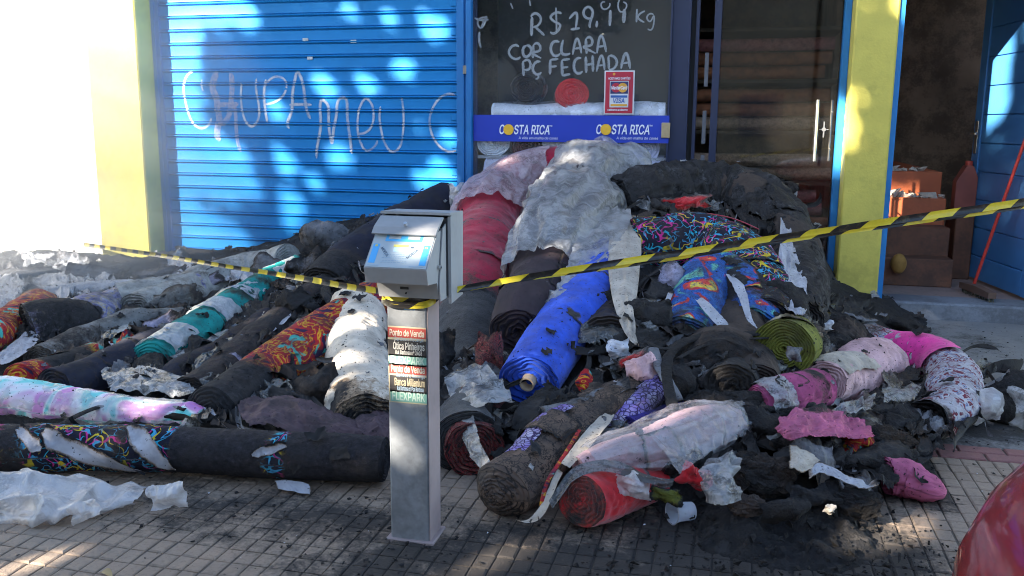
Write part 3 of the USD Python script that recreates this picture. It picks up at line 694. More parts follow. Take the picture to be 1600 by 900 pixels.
seen = [c for c in cand if -10 < c[2] < 1610 and c[3] < 915 and not covered(c[2], c[3]) and not (c[2] > 1510 and c[3] > 760)]
seen.sort(key=lambda c: c[4]); near = set(id(c) for c in seen[:300])
V_, F_, S_, n_ = [], [], [], 0
for c in cand:
    V, F = tile_mesh(c[0], c[1], rg)
    if id(c) in near: pave.add('paving_tile', (V, F), MAT['tile'], attrs={'soot': soot_xy(V[:, 0], V[:, 1])})
    else: V_.append(V); F_.append(F+n_); n_ += len(V)
V_ = np.vstack(V_); pave.add('paving_tiles', (V_, np.vstack(F_)), MAT['tile'], attrs={'soot': soot_xy(V_[:, 0], V_[:, 1])}, kind='stuff')
for k, y0 in enumerate((4.165, 4.255)):                                 # the red band of tiles beyond
    for i in range(14):
        x0 = .35+i*.20+.1*k; m = bx(x0, x0+.192, y0, y0+.083, -.02, .002+rg.uniform(-.001, .001), .005)
        pave.add('red_band_tile', m, MAT['redtile'], attrs={'soot': soot_xy(m.vertices[:, 0], m.vertices[:, 1])*.75})

# ------------------------------------------------------------------ the shop front
YS, YP = 7.40, 7.15                                                     # plane of shutter and windows; face of the pillars
def pillar(name, label, x0, x1, z1=2.75):
    t = T(name, label, 'pillar', base=((x0+x1)/2, YP, 0), group=None)
    t.add('shaft', bx(x0, x1, YP, YS+.12, -.02, z1, .012), MAT['yellow'], smooth=30); return t
pillar('yellow_pillar', 'sunlit yellow painted pillar at the far end of the blue roller shutter', -5.72, -5.20)
p2 = pillar('yellow_pillar', 'dusty yellow painted pillar between the dark glass door and the open blue door', .785, 1.085)
p2.add('edge_trim', bx(1.088, 1.125, YP+.03, YS+.1, .13, 2.75), MAT['bluetrim'], label='narrow blue edge strip')
lw = T('shop_wall', 'plastered wall of the fabric shop above and around its openings', 'wall', base=(-1.5, 7.5, 0))
lw.add('lintel', bx(-5.72, 4.5, YP+.02, YS+.2, 2.752, 4.2), MAT['lintel'])
lw.add('side_wall', bx(2.32, 4.5, YP+.02, YS+.2, -.02, 2.75), MAT['yellow'])
lw.add('roof', bx(-5.9, 4.6, YP-.05, 8.0, 4.2, 4.35), MAT['roof'])
# sills and step
sill = T('shop_step', 'grey painted cement step along the foot of the shop front', 'step', base=(0, 7.3, 0))
sill.add('shutter_sill', bx(-5.19, -2.18, YS-.10, YS+.1, -.02, .165, .01), MAT['greybase'])
sill.add('window_sill', bx(-2.178, .78, YS-.10, YS+.1, -.02, .13, .01), MAT['greybase'])
sill.add('door_step', bx(1.09, 2.6, YS-.13, YS+.2, -.02, .128, .015), MAT['greybase'])
# roller shutter, slat by slat
X0, X1 = -5.13, -2.312
PZ = .1165; ZB = .17
prof = [(0, .000), (.002, .010), (.003, .046), (.001, .080), (.013, .0845), (.013, .0885), (-.007, .093), (-.010, .098), (-.007, .1035), (.013, .108), (.013, .1120), (.000, .1165)]
def slat_y(x, z):
    q = (z-ZB) % PZ; pz = [p[1] for p in prof]; return float(np.interp(q, pz, [p[0] for p in prof]))
sh = T('roller_shutter', 'blue steel roller shutter pulled down, with pale spray painted lettering', 'shutter', base=(-3.7, YS, ZB))
for k in range(22):
    z0 = ZB+k*PZ; xs = np.linspace(X0, X1, 30); r = rnd(100+k)
    zz = np.array([p[1] for p in prof]); yy = np.array([p[0] for p in prof])
    wob = .0018*np.interp(xs, np.linspace(X0, X1, 8), r.normal(size=8))
    V = np.stack([np.broadcast_to(xs[:, None], (30, len(zz))), YS+yy[None]+wob[:, None]*np.sin(np.pi*zz/PZ)[None], z0+zz[None]+0*xs[:, None]], -1)
    sh.add('slat', (V.reshape(-1, 3), grid_faces(30, len(zz))), MAT['blue'], smooth=50)
    if k % 2 == 1: sh.add('slat_end_lock', bx(X1-.055, X1-.004, YS-.007, YS+.004, z0+.02, z0+.07, .003), MAT['blue'])
sh.add('bottom_bar', bx(X0, X1, YS-.012, YS+.015, ZB-.003, ZB+.012), MAT['blue'])
sh.add('guide_rail', [bx(-5.198, -5.165, YS-.03, YS+.06, .166, 2.75), bx(-5.163, -5.128, YS-.018, YS+.06, .166, 2.75)], MAT['bluetrim'])
rail = sh.add('guide_rail', [bx(-2.310, -2.245, YS-.035, YS+.06, .166, 2.75, .004), bx(-2.242, -2.226, YS-.02, YS+.06, .166, 2.75), bx(-2.223, -2.180, YS-.045, YS+.06, .166, 2.75, .004)], MAT['bluetrim'])
c = ony(727, 109, YS-.036); sh.add('lock_plate', bx(c[0]-.02, c[0]+.02, YS-.041, YS-.0355, c[2]-.035, c[2]+.035, .002), MAT['metal'])
for px in ((485, 91), (553, 65), (478, 62)):
    c = ony(*px, YS); sh.add('bare_patch', bx(c[0]-.03, c[0]+.025, YS-.0065, YS-.002, c[2]-.012, c[2]+.014, .002), MAT['brush_white'])
Z = lambda x, y: (240+x/3.2, 60+y/3.2)                                   # photo detail coordinates
def zl(*pts): return [Z(*p) for p in pts]
W_ = .017
gl = [ [W_*1.2, *zl((198,165),(165,190),(150,245),(158,310),(180,390),(215,440),(250,448),(280,425),(288,398))],
       [W_*.8, *zl((243,205),(240,235),(248,262))],
       [W_*1.2, *zl((440,225),(437,300),(445,370),(468,425),(490,440),(515,420),(528,380),(520,300),(515,200))],
       [W_*1.3, *zl((562,205),(552,290),(560,370),(568,420))], [W_*1.1, *zl((560,235),(590,200),(630,192),(660,215),(662,255),(640,295),(600,320),(556,330))],
       [W_*1.5, *zl((680,450),(672,440),(685,380),(695,280),(708,200),(720,170),(738,200),(755,290),(770,370),(785,402))], [W_*1.3, *zl((680,332),(725,330),(790,332))],
       [W_*1.4, *zl((815,600),(822,520),(835,400),(848,310),(862,320),(875,400),(893,520),(898,470),(915,370),(935,300),(955,298),(968,350),(978,470),(990,578))],
       [W_*1.1, *zl((1018,475),(1060,470),(1090,440),(1100,380),(1085,320),(1062,302),(1040,325),(1022,390),(1020,450),(1035,520),(1065,560),(1095,550),(1118,510))],
       [W_*1.1, *zl((1135,340),(1130,390),(1140,470),(1165,540),(1195,568),(1225,550),(1245,490),(1250,400),(1240,295))],
       [W_*1.1, *zl((1508,285),(1470,278),(1430,300),(1395,350),(1380,410),(1392,480),(1430,540),(1475,566),(1512,560))] ]
gp = [ [W_*2.2, *zl((318,165),(300,210),(298,260),(315,300),(318,340),(328,400),(322,440),(332,512))], [W_*1.8, *zl((385,170),(392,240),(388,310),(378,380),(352,420),(330,425))],
       [W_*1.5, *zl((312,330),(350,332),(425,328))], [W_*1.2, *zl((405,330),(412,420),(418,500),(436,568))] ]
for grp, mt_ in ((gl, 'spray'), (gp, 'spray_pink')):
    for one in grp:
        v, f, uv = strokes([[one[0]*1.7]+list(one[1:])], W_, YS, slat_y); sh.add('spray_stroke', (v, f), MAT[mt_], smooth=True, uv=uv)

# shop window: frame, pane, brushed price, banner, card sign, plate
win = T('shop_window', 'shop window pane with brushed white price lettering and dark display behind', 'window', base=(-1.36, YS, .13))
win.add('pane', bx(-2.176, -.545, YS, YS+.008, .34, 2.75), MAT['glass'])
win.add('base_panel', bx(-2.176, -.545, YS-.004, YS+.03, .132, .338), MAT['navy'])
win.add('frame', [bx(-2.178, -2.15, YS+.010, YS+.05, .132, 2.75), bx(-.556, -.542, YS-.006, YS+.05, .132, 2.75)], MAT['navy'])
A = lambda x, y: (720+x/3.214, y/3.214)
def al(*pts): return [A(*p) for p in pts]
B_ = .027
wl = [ [B_, *al((358,85),(355,180))], [B_*.8, *al((352,85),(385,70),(402,95),(390,125),(360,135))], [B_*.8, *al((372,132),(420,178))],
       [B_*.8, *al((505,70),(475,65),(452,85),(470,108),(498,125),(490,152),(450,160))], [B_*.6, *al((478,38),(482,165))],
       [B_*.8, *al((545,95),(575,65),(576,145))], [B_*.8, *al((552,148),(598,142))],
       [B_*.8, *al((655,90),(625,85),(618,55),(640,35),(660,50),(655,95),(650,140))], [B_*.8, *al((684,105),(682,138))],
       [B_*.9, *al((752,50),(748,130))], [B_*1.2, *al((822,45),(818,115))],
       [B_*.6, *al((885,45),(882,112))], [B_*.6, *al((925,55),(890,85),(922,112))], [B_*.5, *al((968,75),(945,72),(935,92),(950,108),(968,80),(968,125),(955,150),(938,145))],
       [B_*.8, *al((292,235),(262,230),(242,262),(262,292),(300,285))], [B_*.9, *al((330,230),(312,255),(325,285),(350,270),(352,240),(330,228))],
       [B_*.9, *al((365,225),(362,292))], [B_*.8, *al((365,228),(395,225),(398,250),(368,262),(404,292))],
       [B_*.9, *al((495,212),(465,212),(452,245),(468,278),(500,268))], [B_*.9, *al((515,200),(518,274),(550,268))],
       [B_*.8, *al((562,275),(585,195),(606,268))], [B_*.7, *al((570,245),(600,240))], [B_*.9, *al((628,195),(632,270))], [B_*.8, *al((628,198),(655,192),(658,222),(632,232),(678,268))],
       [B_*.8, *al((684,268),(705,180),(730,262))], [B_*.7, *al((690,235),(722,230))],
       [B_*.9, *al((312,308),(316,382))], [B_*.8, *al((312,312),(345,308),(348,338),(316,348))], [B_*.9, *al((400,310),(372,318),(362,350),(378,372),(405,362))], [B_*.6, *al((384,372),(390,388),(375,398))],
       [B_*.9, *al((450,300),(448,374))], [B_*.8, *al((450,300),(490,296))], [B_*.8, *al((450,336),(482,332))], [B_*.9, *al((508,302),(510,380))], [B_*.8, *al((508,302),(548,296))], [B_*.7, *al((510,340),(540,336))], [B_*.8, *al((510,380),(550,372))],
       [B_*.9, *al((605,292),(578,300),(568,335),(582,366),(612,358))], [B_*.9, *al((628,284),(630,366))], [B_*.9, *al((662,278),(664,360))], [B_*.8, *al((630,326),(664,320))],
       [B_*.8, *al((682,360),(708,280),(722,352))], [B_*.6, *al((690,330),(718,326))], [B_*.8, *al((742,282),(744,348))], [B_*.8, *al((742,282),(775,290),(784,315),(770,342),(744,350))],
       [B_*.9, *al((805,345),(830,268),(850,345))], [B_*.7, *al((815,318),(842,314))],
       [B_*.6, *al((130,92),(105,90),(85,115),(98,140),(128,95),(100,145))], [B_*.8, *al((95,160),(92,200),(102,240))], [B_*.7, *al((70,90),(95,100),(140,98))],
       [B_*.5, *al((345,0),(350,30))], [B_*.5, *al((250,15),(262,45))], [B_*.5, *al((800,0),(790,30),(805,60),(830,40),(815,10))], [B_*.5, *al((725,10),(705,20),(715,45),(740,40),(748,15))] ]
for one in wl:
    v, f, uv = strokes([[one[0]*1.15]+list(one[1:])], B_, YS-.002); win.add('brush_stroke', (v, f), MAT['chalk'], smooth=True, uv=uv)

bn = T('window_banner', 'blue banner strip with twin white lettering and yellow disc logos across the window', 'banner', base=(-1.33, YS, 1.2))
yb = YS-.006
tl, tr, bl, br = (ony(*p, yb) for p in ((740, 178), (1046, 182), (740, 218.5), (1045, 226)))
zt, zb_ = (tl[2]+tr[2])/2, (bl[2]+br[2])/2
xs = np.linspace(tl[0], tr[0], 30); zs = np.linspace(zb_, zt, 6)
Xg, Zg = np.meshgrid(xs, zs, indexing='ij'); Yg = yb - .003*noise(np.stack([Xg*3, Zg*3, 0*Xg], -1), 3)
bn.add('strip', (np.stack([Xg, Yg, Zg], -1).reshape(-1, 3), grid_faces(30, 6)), MAT['banner'], smooth=True)
for (lx, ly, rx) in ((779, 209, 858), (930, 209, 1014)):
    a, b = ony(lx, ly, yb-.006), ony(rx, ly, yb-.006); w = b[0]-a[0]; h = .073
    m1 = lettering('C', h, (0, 0, 0), (1, 0, 0), (0, 0, 1), .001, True, .18); m2 = lettering('STA RICA', h, (0, 0, 0), (1, 0, 0), (0, 0, 1), .001, True, .18)
    w1, w2 = m1.extents[0], m2.extents[0]; dO = h*1.22; k = (w-dO*.95)/(w1+w2)
    m1.vertices[:, 0] *= k; m2.vertices[:, 0] *= k
    m1.apply_translation(a); m2.apply_translation((a[0]+w1*k+dO*.93, a[1], a[2]))
    bn.add('banner_lettering', m1, MAT['banner_white']); bn.add('banner_lettering', m2, MAT['banner_white'])
    cx = a[0]+w1*k+dO*.46
    bn.add('logo_disc', cyl((cx, yb-.005, a[2]+h*.48), (cx, yb-.009, a[2]+h*.48), dO*.5, n=28), MAT['banner_sun'])
    bn.add('small_lettering', lettering('A vida em malha de cores', .020, (a[0]+w*.40, a[1], a[2]-.042), (1, 0, 0), (0, 0, 1), .001, False, .1, wide=w*.58/(.020*12.6)), MAT['banner_white'])
    t_ = lettering('TM', .012, (a[0]+w*1.0, a[1], a[2]+h*.85), (1, 0, 0), (0, 0, 1), .001); bn.add('small_lettering', t_, MAT['banner_white'])
c = ony(1040, 204, YS-.02); single('brass_plate', bx(c[0]-.034, c[0]+.034, YS-.022, YS-.011, c[2]-.058, c[2]+.062, .003), MAT['brass'], 'small tan metal plate fixed at the end of the blue window banner', 'plate')

cs = T('card_sign', 'red framed card payment sign stuck on the shop window', 'sign', base=(-.95, YS-.02, 1.5))
yc = YS-.016
a, b = ony(943, 179, yc), ony(992, 110, yc); x0, x1, z0, z1 = a[0], b[0], a[2], b[2]
cs.add('frame', bx(x0, x1, yc, yc+.012, z0, z1, .002), MAT['card_edge']); w, h = x1-x0, z1-z0
U = lambda u: x0+u*w
Vv = lambda v: z0+v*h
cs.add('red_card', bx(U(.045), U(.955), yc-.002, yc+.002, Vv(.03), Vv(.97)), MAT['card_red'])
cs.add('logo_border', bx(U(.19), U(.815), yc-.0035, yc-.001, Vv(.165), Vv(.765)), MAT['card_edge'])
cs.add('logo_panel', bx(U(.21), U(.795), yc-.005, yc-.003, Vv(.475), Vv(.75)), MAT['card_navy'])
cs.add('logo_panel', bx(U(.21), U(.795), yc-.005, yc-.003, Vv(.175), Vv(.455)), MAT['card_edge'])
cs.add('logo_disc', cyl((U(.40), yc-.0045, Vv(.612)), (U(.40), yc-.0062, Vv(.612)), h*.108, n=24), MAT['card_red'])
cs.add('logo_disc', cyl((U(.62), yc-.0045, Vv(.612)), (U(.62), yc-.0070, Vv(.612)), h*.108, n=24), MAT['card_orange'])
cs.add('logo_stripe', bx(U(.23), U(.775), yc-.0065, yc-.005, Vv(.385), Vv(.44)), MAT['card_blue'])
cs.add('logo_stripe', bx(U(.23), U(.775), yc-.0065, yc-.005, Vv(.195), Vv(.24)), MAT['card_orange'])
def fit(text, hgt, u0, u1, v, mat, y, shear=0.0):
    m = lettering(text, hgt, (0, 0, 0), (1, 0, 0), (0, 0, 1), .001, True, shear); m.vertices[:, 0] -= m.vertices[:, 0].min()
    m.vertices[:, 0] *= (u1-u0)*w/m.vertices[:, 0].max(); m.apply_translation((U(u0), y, Vv(v))); cs.add('sign_lettering', m, mat)
fit('MasterCard', h*.075, .24, .77, .575, MAT['banner_white'], yc-.0072, .15)
fit('VISA', h*.10, .31, .69, .27, MAT['card_blue'], yc-.0066, .15)
fit('ACEITAMOS CARTÕES', h*.045, .13, .86, .80, MAT['banner_white'], yc-.0032)
fit('CRÉDITO & DÉBITO', h*.042, .13, .80, .085, MAT['banner_white'], yc-.0032)
cs.add('logo_dot', cyl((U(.32), yc-.002, Vv(.92)), (U(.32), yc-.004, Vv(.92)), h*.03, n=16), MAT['card_orange'])

# glass door and its frame; dark room behind
gd = T('glass_door', 'dark glass shop door with a long steel pull handle, beside the yellow pillar', 'door', base=(.2, YS+.06, .13))
gd.add('pane', bx(-.16, .722, YS+.05, YS+.06, .16, 2.7), MAT['doorglass'])
gd.add('frame', [bx(.735, .782, YS-.02, YS+.10, .132, 2.75)], MAT['bluetrim'])
gd.add('frame', bx(-.22, -.165, YS+.02, YS+.1, .132, 2.75), MAT['navy'])
gd.add('rail', bx(-.16, .722, YS+.045, YS+.065, .132, .158), MAT['dullmetal'])
h0, h1 = ony(1285, 156, YS), ony(1285, 252, YS)
for yo, xo in ((YS-.005, .585), (YS+.115, .70)):
    gd.add('pull_handle', [cyl((xo, yo, h1[2]), (xo, yo, h0[2]), .012, n=14), cyl((xo, yo, h1[2]+.09), (xo, YS+.055, h1[2]+.09), .007, n=10), cyl((xo, yo, h0[2]-.09), (xo, YS+.055, h0[2]-.09), .007, n=10)], MAT['metal'], smooth=40)
gd.add('lock', [cyl((.645, YS+.03, 1.42), (.645, YS+.052, 1.42), .016, n=14), bx(.64, .65, YS+.036, YS+.045, 1.36, 1.48), bx(.61, .68, YS+.04, YS+.045, 1.416, 1.424)], MAT['metal'])
fr = T('side_light_frame', 'tall dark blue frame with pale strips between shop window and glass door', 'frame', base=(-.4, YS, .13))
fr.add('post', [bx(-.54, -.40, YS+.02, YS+.16, .132, 2.75), bx(-.36, -.335, YS+.05, YS+.14, .132, 2.75)], MAT['navy'])
fr.add('infill_panel', bx(-.398, -.362, YS+.1, YS+.11, .132, 2.75), MAT['rubber'])
for z0 in (.55, .95, 1.30, 1.75): fr.add('pale_strip', bx(-.282, -.252, YS+.062, YS+.068, z0, z0+.26), MAT['strip'])
rm = T('shop_room', 'dark soot stained room of the shop behind its openings', 'room', base=(-1, 9, .13))
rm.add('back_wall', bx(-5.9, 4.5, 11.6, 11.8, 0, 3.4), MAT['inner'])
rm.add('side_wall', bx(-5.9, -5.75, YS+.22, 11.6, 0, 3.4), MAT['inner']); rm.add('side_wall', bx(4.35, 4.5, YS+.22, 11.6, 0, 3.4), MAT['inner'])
rm.add('ceiling', [bx(-5.9, 4.6, YS+.12, 9.0, 3.402, 3.55), bx(-5.9, 2.5, 9.0, 11.9, 3.402, 3.55), bx(3.9, 4.6, 9.0, 11.9, 3.402, 3.55), bx(2.5, 3.9, 10.8, 11.9, 3.402, 3.55)], MAT['inner'])  # opening out of view, added to let skylight brighten the room
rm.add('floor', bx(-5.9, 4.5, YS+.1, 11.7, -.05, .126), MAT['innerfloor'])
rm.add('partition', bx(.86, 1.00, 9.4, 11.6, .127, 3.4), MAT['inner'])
rm.add('shutter_backing', bx(-5.2, -2.2, YS+.07, YS+.09, .166, 2.75), MAT['rubber'])
# ------------------------------------------------------------------ shelves and goods seen through the glass
def rod_roll(name, label, a, b, r, mat, endmat, cat='fabric roll', group='wrapped fabric rolls in the shop window', seed=1, wrapm=None, layers=6, endsoot=0, amp=.03):
    tb = roll(name, label, None, mat, endmat, cat, group, P=[np.array(a, float), (np.array(a, float)+np.array(b, float))/2, np.array(b, float)], R=[r, r, r], seed=seed, amp=amp, wrk=.02, layers=layers, step=.03, under=0, endsoot=endsoot, nu=40)
    if wrapm: wrap(tb, 0, 1, wrapm, grow=1.05, crum=.12, seed=seed+3, step=.02, ragged=0)
    return tb
MAT['c_white'] = cloth('white_cotton', (.42, .43, .47), bump=.25, film=0.3)
MAT['c_grey'] = cloth('grey_mesh_cloth', (.17, .17, .165)); MAT['c_palegrey'] = cloth('pale_grey_cloth', (.33, .33, .31), bump=.35)
MAT['c_red'] = cloth('red_cotton', (.50, .012, .018), sheen=.2, bump=.35, film=0.4)
MAT['c_crimson'] = cloth('crimson_cotton', (.33, .008, .035), sheen=.2, bump=.4, film=0.5)
MAT['c_blue'] = cloth('royal_blue_cotton', (.018, .075, .50), sheen=.1, bump=.35, film=0.45)
MAT['c_navy'] = cloth('navy_black_cloth', (.016, .017, .030), bump=.4)
MAT['c_plum'] = cloth('plum_brown_cloth', (.042, .028, .032), bump=.4)
MAT['c_mauve'] = cloth('dusty_mauve_cloth', (.085, .055, .062), bump=.5)
MAT['c_teal'] = cloth('teal_cloth', (.012, .23, .21), bump=.45, film=0.6)
MAT['c_cream'] = cloth('cream_cloth', (.62, .53, .42), fringe=(.20, .11, .045), bump=.5, amp=.8, film=0.25)
MAT['c_pink'] = cloth('dusty_pink_cloth', (.40, .10, .18), bump=.8, film=0.45); MAT['c_hot'] = cloth('hot_pink_cloth', (.66, .035, .25), bump=.2, sheen=.2, film=0.12)
MAT['c_magenta'] = cloth('magenta_grey_cloth', (.30, .055, .14), bump=.5); MAT['c_palepink'] = cloth('pale_pink_cloth', (.52, .33, .34), bump=.5, fringe=(.30, .25, .17), film=0.4)
MAT['c_olive'] = cloth('olive_yellow_cloth', (.125, .13, .020), bump=.6, amp=.9, fringe=(.15, .15, .03), film=0.6); MAT['c_indigo'] = cloth('indigo_cloth', (.03, .02, .16), bump=.4)
MAT['c_char'] = cloth('charred_cloth', (.026, .024, .0235), bump=1.0, amp=1.0, fringe=(.030, .025, .021)); MAT['c_heap'] = cloth('charred_heap', (.030, .027, .026), bump=1.0, amp=1.2, fringe=(.028, .024, .021)); MAT['c_crust'] = cloth('black_burnt_crust', pat_crust, bump=1.0, amp=.5, fringe=(.022, .019, .018), rough=.75); MAT['c_charbrown'] = cloth('scorched_brown_cloth', (.055, .040, .032), bump=.9, amp=1.0, fringe=(.030, .023, .019))
MAT['c_ash'] = cloth('ash_grey_cloth', (.15, .15, .16), bump=.8, amp=.9); MAT['c_lilacgrey'] = cloth('lilac_grey_cloth', (.32, .30, .40), bump=.7, amp=.9)
MAT['c_orange'] = cloth('orange_red_print', pat_floral); MAT['c_squig'] = cloth('loop_print_cloth', pat_squiggle, bump=.7, sootcol=(.011, .010, .012)); MAT['c_floral'] = cloth('red_yellow_floral_print', pat_floral, bump=.4)
MAT['c_tropic'] = cloth('tropical_blue_print', pat_tropic, bump=.5); MAT['c_tiedye'] = cloth('pastel_tie_dye', pat_tiedye, bump=.3, film=0.1); MAT['c_paisley'] = cloth('paisley_print', pat_paisley, bump=.45, amp=.7, film=0.35)
MAT['c_lilac'] = cloth('lilac_print', pat_lilac, bump=.5); MAT['c_redmesh'] = cloth('dark_red_net', pat_redmesh, bump=.6); MAT['c_crack'] = cloth('cracked_burnt_crust', pat_cracked, bump=1.0, amp=.7, rough=.75); MAT['c_flake'] = cloth('lilac_flaking_crust', pat_lilacflake, bump=.9, amp=.5)
MAT['c_back'] = cloth('white_cloth_back', (.40, .40, .43), fringe=(.22, .13, .06), amp=.55, bump=.35, trans=.12, film=0.25); MAT['c_backcream'] = cloth('cream_cloth_back', (.46, .40, .33), fringe=(.2, .12, .06), amp=.6, bump=.4, trans=.12, film=0.3)
MAT['f_grey'] = film('grey_plastic_film', milky=(.42, .42, .42), lo=.30, hi=.85, dirt=.45); MAT['f_silver'] = film('silver_plastic_film', milky=(.45, .45, .45), lo=.34, hi=.80, dirt=.24, rough=.2)
MAT['f_clear'] = film('clear_plastic_film', milky=(.60, .58, .58), lo=.0, hi=.26, dirt=.10); MAT['f_white'] = film('white_plastic_film', milky=(.62, .60, .60), lo=.55, hi=.95, dirt=.15)
MAT['f_soot'] = film('sooty_plastic_film', milky=(.20, .195, .18), lo=.45, hi=.9, dirt=.75); MAT['f_pink'] = film('pinkish_plastic_film', milky=(.58, .47, .50), lo=.40, hi=.85, dirt=.28); MAT['f_shop'] = film('shop_wrap_film', milky=(.55, .57, .62), lo=.02, hi=.22, dirt=0, rough=.2, tint=(.97, .97, .97))
def cupmat():
    g = Gr(); b = g('principled_bsdf', base_color=(.70, .74, .80), roughness=.18, specular_ior_level=.8)+'.BSDF'
    f = g.math('minimum', g.math('add', .34, g.math('multiply', g('layer_weight', blend=.5)+'.facing', .6)), 1.0)
    return g.done('frosted_cup_plastic', g('mix_closure', fac=f, closure1=g('transparent_bsdf', color=(.96, .97, 1.0))+'.BSDF', closure2=b)+'.closure')
MAT['f_cup'] = cupmat()
MAT['paper'] = simple('white_paper', (.66, .68, .74), .8, .05)

MAT['c_show'] = cloth('bright_white_cotton', (.78, .80, .88), bump=.2, film=0); MAT['c_showlilac'] = cloth('pale_lilac_cotton', (.62, .60, .78), bump=.2, film=0); MAT['c_showred'] = cloth('bright_red_cotton', (.62, .02, .03), bump=.3, film=0)
for k_ in list(MAT):
    if k_.startswith('f_'): FILMS.add(id(MAT[k_]))
dy = YS+.13
ds = T('display_shelf', 'shelf inside the shop window under the wrapped white rolls', 'shelf', base=(-1.36, dy, .8))
z1 = ony(900, 181, dy+.05)[2]-.10; z2 = ony(900, 243, dy+.05)[2]; z3 = ony(900, 270, dy)[2]-.1
ds.add('board', bx(-2.17, -.56, YS+.06, YS+.75, z1-.05, z1-.022), MAT['navy']); ds.add('board', bx(-2.17, -.56, YS+.06, YS+.75, z2-.03, z2-.005), MAT['c_white'], attrs={'soot': np.zeros(8)})
ds.add('board', bx(-2.17, -.56, YS+.06, YS+.75, .34, .36), MAT['navy']); ds.add('back_board', bx(-2.17, -.56, YS+.80, YS+.82, .34, 2.75), MAT['rubber'])
a, b = ony(772, 175, dy), ony(1040, 181, dy)
rod_roll('fabric_roll', 'long white wrapped fabric roll lying in the shop window above the banner', (a[0], dy, z1+.11), (b[0], dy, z1+.11), .108, MAT['c_show'], MAT['c_show'], seed=301, wrapm=MAT['f_shop'])
c = ony(897, 147, dy-.03); rod_roll('fabric_roll', 'red fabric roll end in clear wrap standing out on the white roll in the window', (c[0], dy-.07, c[2]), (c[0]-.13, dy+.6, c[2]+.0), .13, MAT['c_showred'], MAT['c_showred'], seed=302, wrapm=MAT['f_shop'], layers=5)
c = ony(826, 138, dy); rod_roll('fabric_roll', 'black fabric roll end in clear wrap beside the red roll in the window', (c[0], dy-.06, c[2]), (c[0]-.13, dy+.6, c[2]), .13, MAT['c_navy'], MAT['c_navy'], seed=303, wrapm=MAT['f_shop'], layers=5)
for k, (px, r, m, lab) in enumerate((((771, 222), .145, 'c_show', 'white wrapped roll end nearest the shutter, below the window banner'), ((825, 228), .14, 'c_redmesh', 'dark red patterned wrapped roll end below the window banner'), ((874, 224), .145, 'c_show', 'white wrapped roll end between the dark red one and a lilac one'), ((935, 226), .15, 'c_showlilac', 'lilac wrapped roll end below the second banner logo'), ((1000, 232), .15, 'c_showlilac', 'lilac grey wrapped roll end nearest the glass door, below the banner'))):
    c = ony(*px, dy-.05); rod_roll('fabric_roll', lab, (c[0], dy-.07, c[2]), (c[0]-.08, dy+.45, c[2]), r, MAT[m], MAT[m], seed=310+k, wrapm=MAT['f_shop'], layers=6)
a, b = ony(762, 258, dy), ony(1035, 262, dy)
rod_roll('fabric_roll', 'long pale lilac roll lying low in the window behind the heap', (a[0], dy+.02, a[2]-.02), (b[0], dy+.02, a[2]-.02), .13, MAT['c_showlilac'], MAT['c_showlilac'], seed=320, wrapm=MAT['f_shop'])
# shelves of bolts deep in the room, through the glass door
bs = T('fabric_shelf', 'tall shelf of dim fabric bolts behind the dark glass door', 'shelf', base=(.2, 9.2, .13))
rr = rnd(5)
MAT['bolt_a'] = simple('dim_bolt_rust', (.26, .11, .06), .9, .5, 14); MAT['bolt_b'] = simple('dim_bolt_floral', (.30, .23, .19), .9, .6, 34); MAT['bolt_c'] = simple('dim_bolt_pink', (.32, .14, .16), .9, .5, 26); MAT['bolt_d'] = simple('dim_bolt_grey', (.30, .30, .32), .9, .5, 40)
for z in (.5, .95, 1.4, 1.85, 2.3): bs.add('board', bx(-.75, .84, 8.5, 9.3, z-.03, z), MAT['roof'])
bs.add('upright', [bx(-.80, -.755, 8.5, 9.3, .13, 2.7)], MAT['roof'])
for row, z in enumerate((.13, .50, .95, 1.40, 1.85)):
    for k in range(3):
        zz = z+.07+k*.125
        if k == 2 and row in (0, 2): continue
        x0, x1 = -.74+rr.uniform(0, .1), .84-rr.uniform(0, .15); yy = 8.62+rr.uniform(-.05, .05)
        m = ['bolt_a', 'bolt_b', 'bolt_c', 'bolt_d'][rr.integers(4)]
        if row == 3: m = 'bolt_b' if k == 0 else 'bolt_a'
        tbm = tube([np.array([x0, yy, zz]), np.array([(x0+x1)/2, yy, zz-.008]), np.array([x1, yy, zz])], [.062]*3, nu=24, step=.05, amp=.06, seed=400+row*7+k, squash=.9)
        bs.add('fabric_bolt', (tbm['V'].reshape(-1, 3), grid_faces(*tbm['V'].shape[:2], wrap=True)), MAT[m], smooth=True)

# stairs and bits in the open doorway, blue door, broom
st = T('stairs', 'orange painted steps with fallen plaster on them inside the open doorway', 'stairs', base=(1.4, 8.5, .13))
zs_ = [.36, .60, .83, 1.05]; ys_ = [8.02, 8.25, 8.50, 8.75]
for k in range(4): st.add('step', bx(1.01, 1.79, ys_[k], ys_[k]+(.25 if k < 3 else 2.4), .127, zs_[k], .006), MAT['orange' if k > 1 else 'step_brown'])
for k, (n, xa, xb) in enumerate(((45, 1.15, 1.75), (60, 1.2, 1.8))):
    ms = []
    for i in range(n):
        r = rnd(900+k*100+i); s_ = r.uniform(.008, .045)*(.6 if i % 3 else 1)
        m = trimesh.convex.convex_hull(r.normal(size=(9, 3))*s_*np.array([1, 1, .6])); x = xa+(xb-xa)*r.beta(1.6, 2.2); y = (ys_[3-k]+.06+r.uniform(0, .16))
        m.apply_translation((x, y, zs_[3-k]+s_*.35)); ms.append(m)
    st.add('plaster_rubble', ms, MAT['rubble'], kind='stuff')
jg = ony(1508, 292, 8.6)
w_ = .062
jug = T('plastic_jug', 'dim red plastic jug standing on the steps by the open blue door', 'jug', base=(jg[0], 8.6, jg[2]-.2))
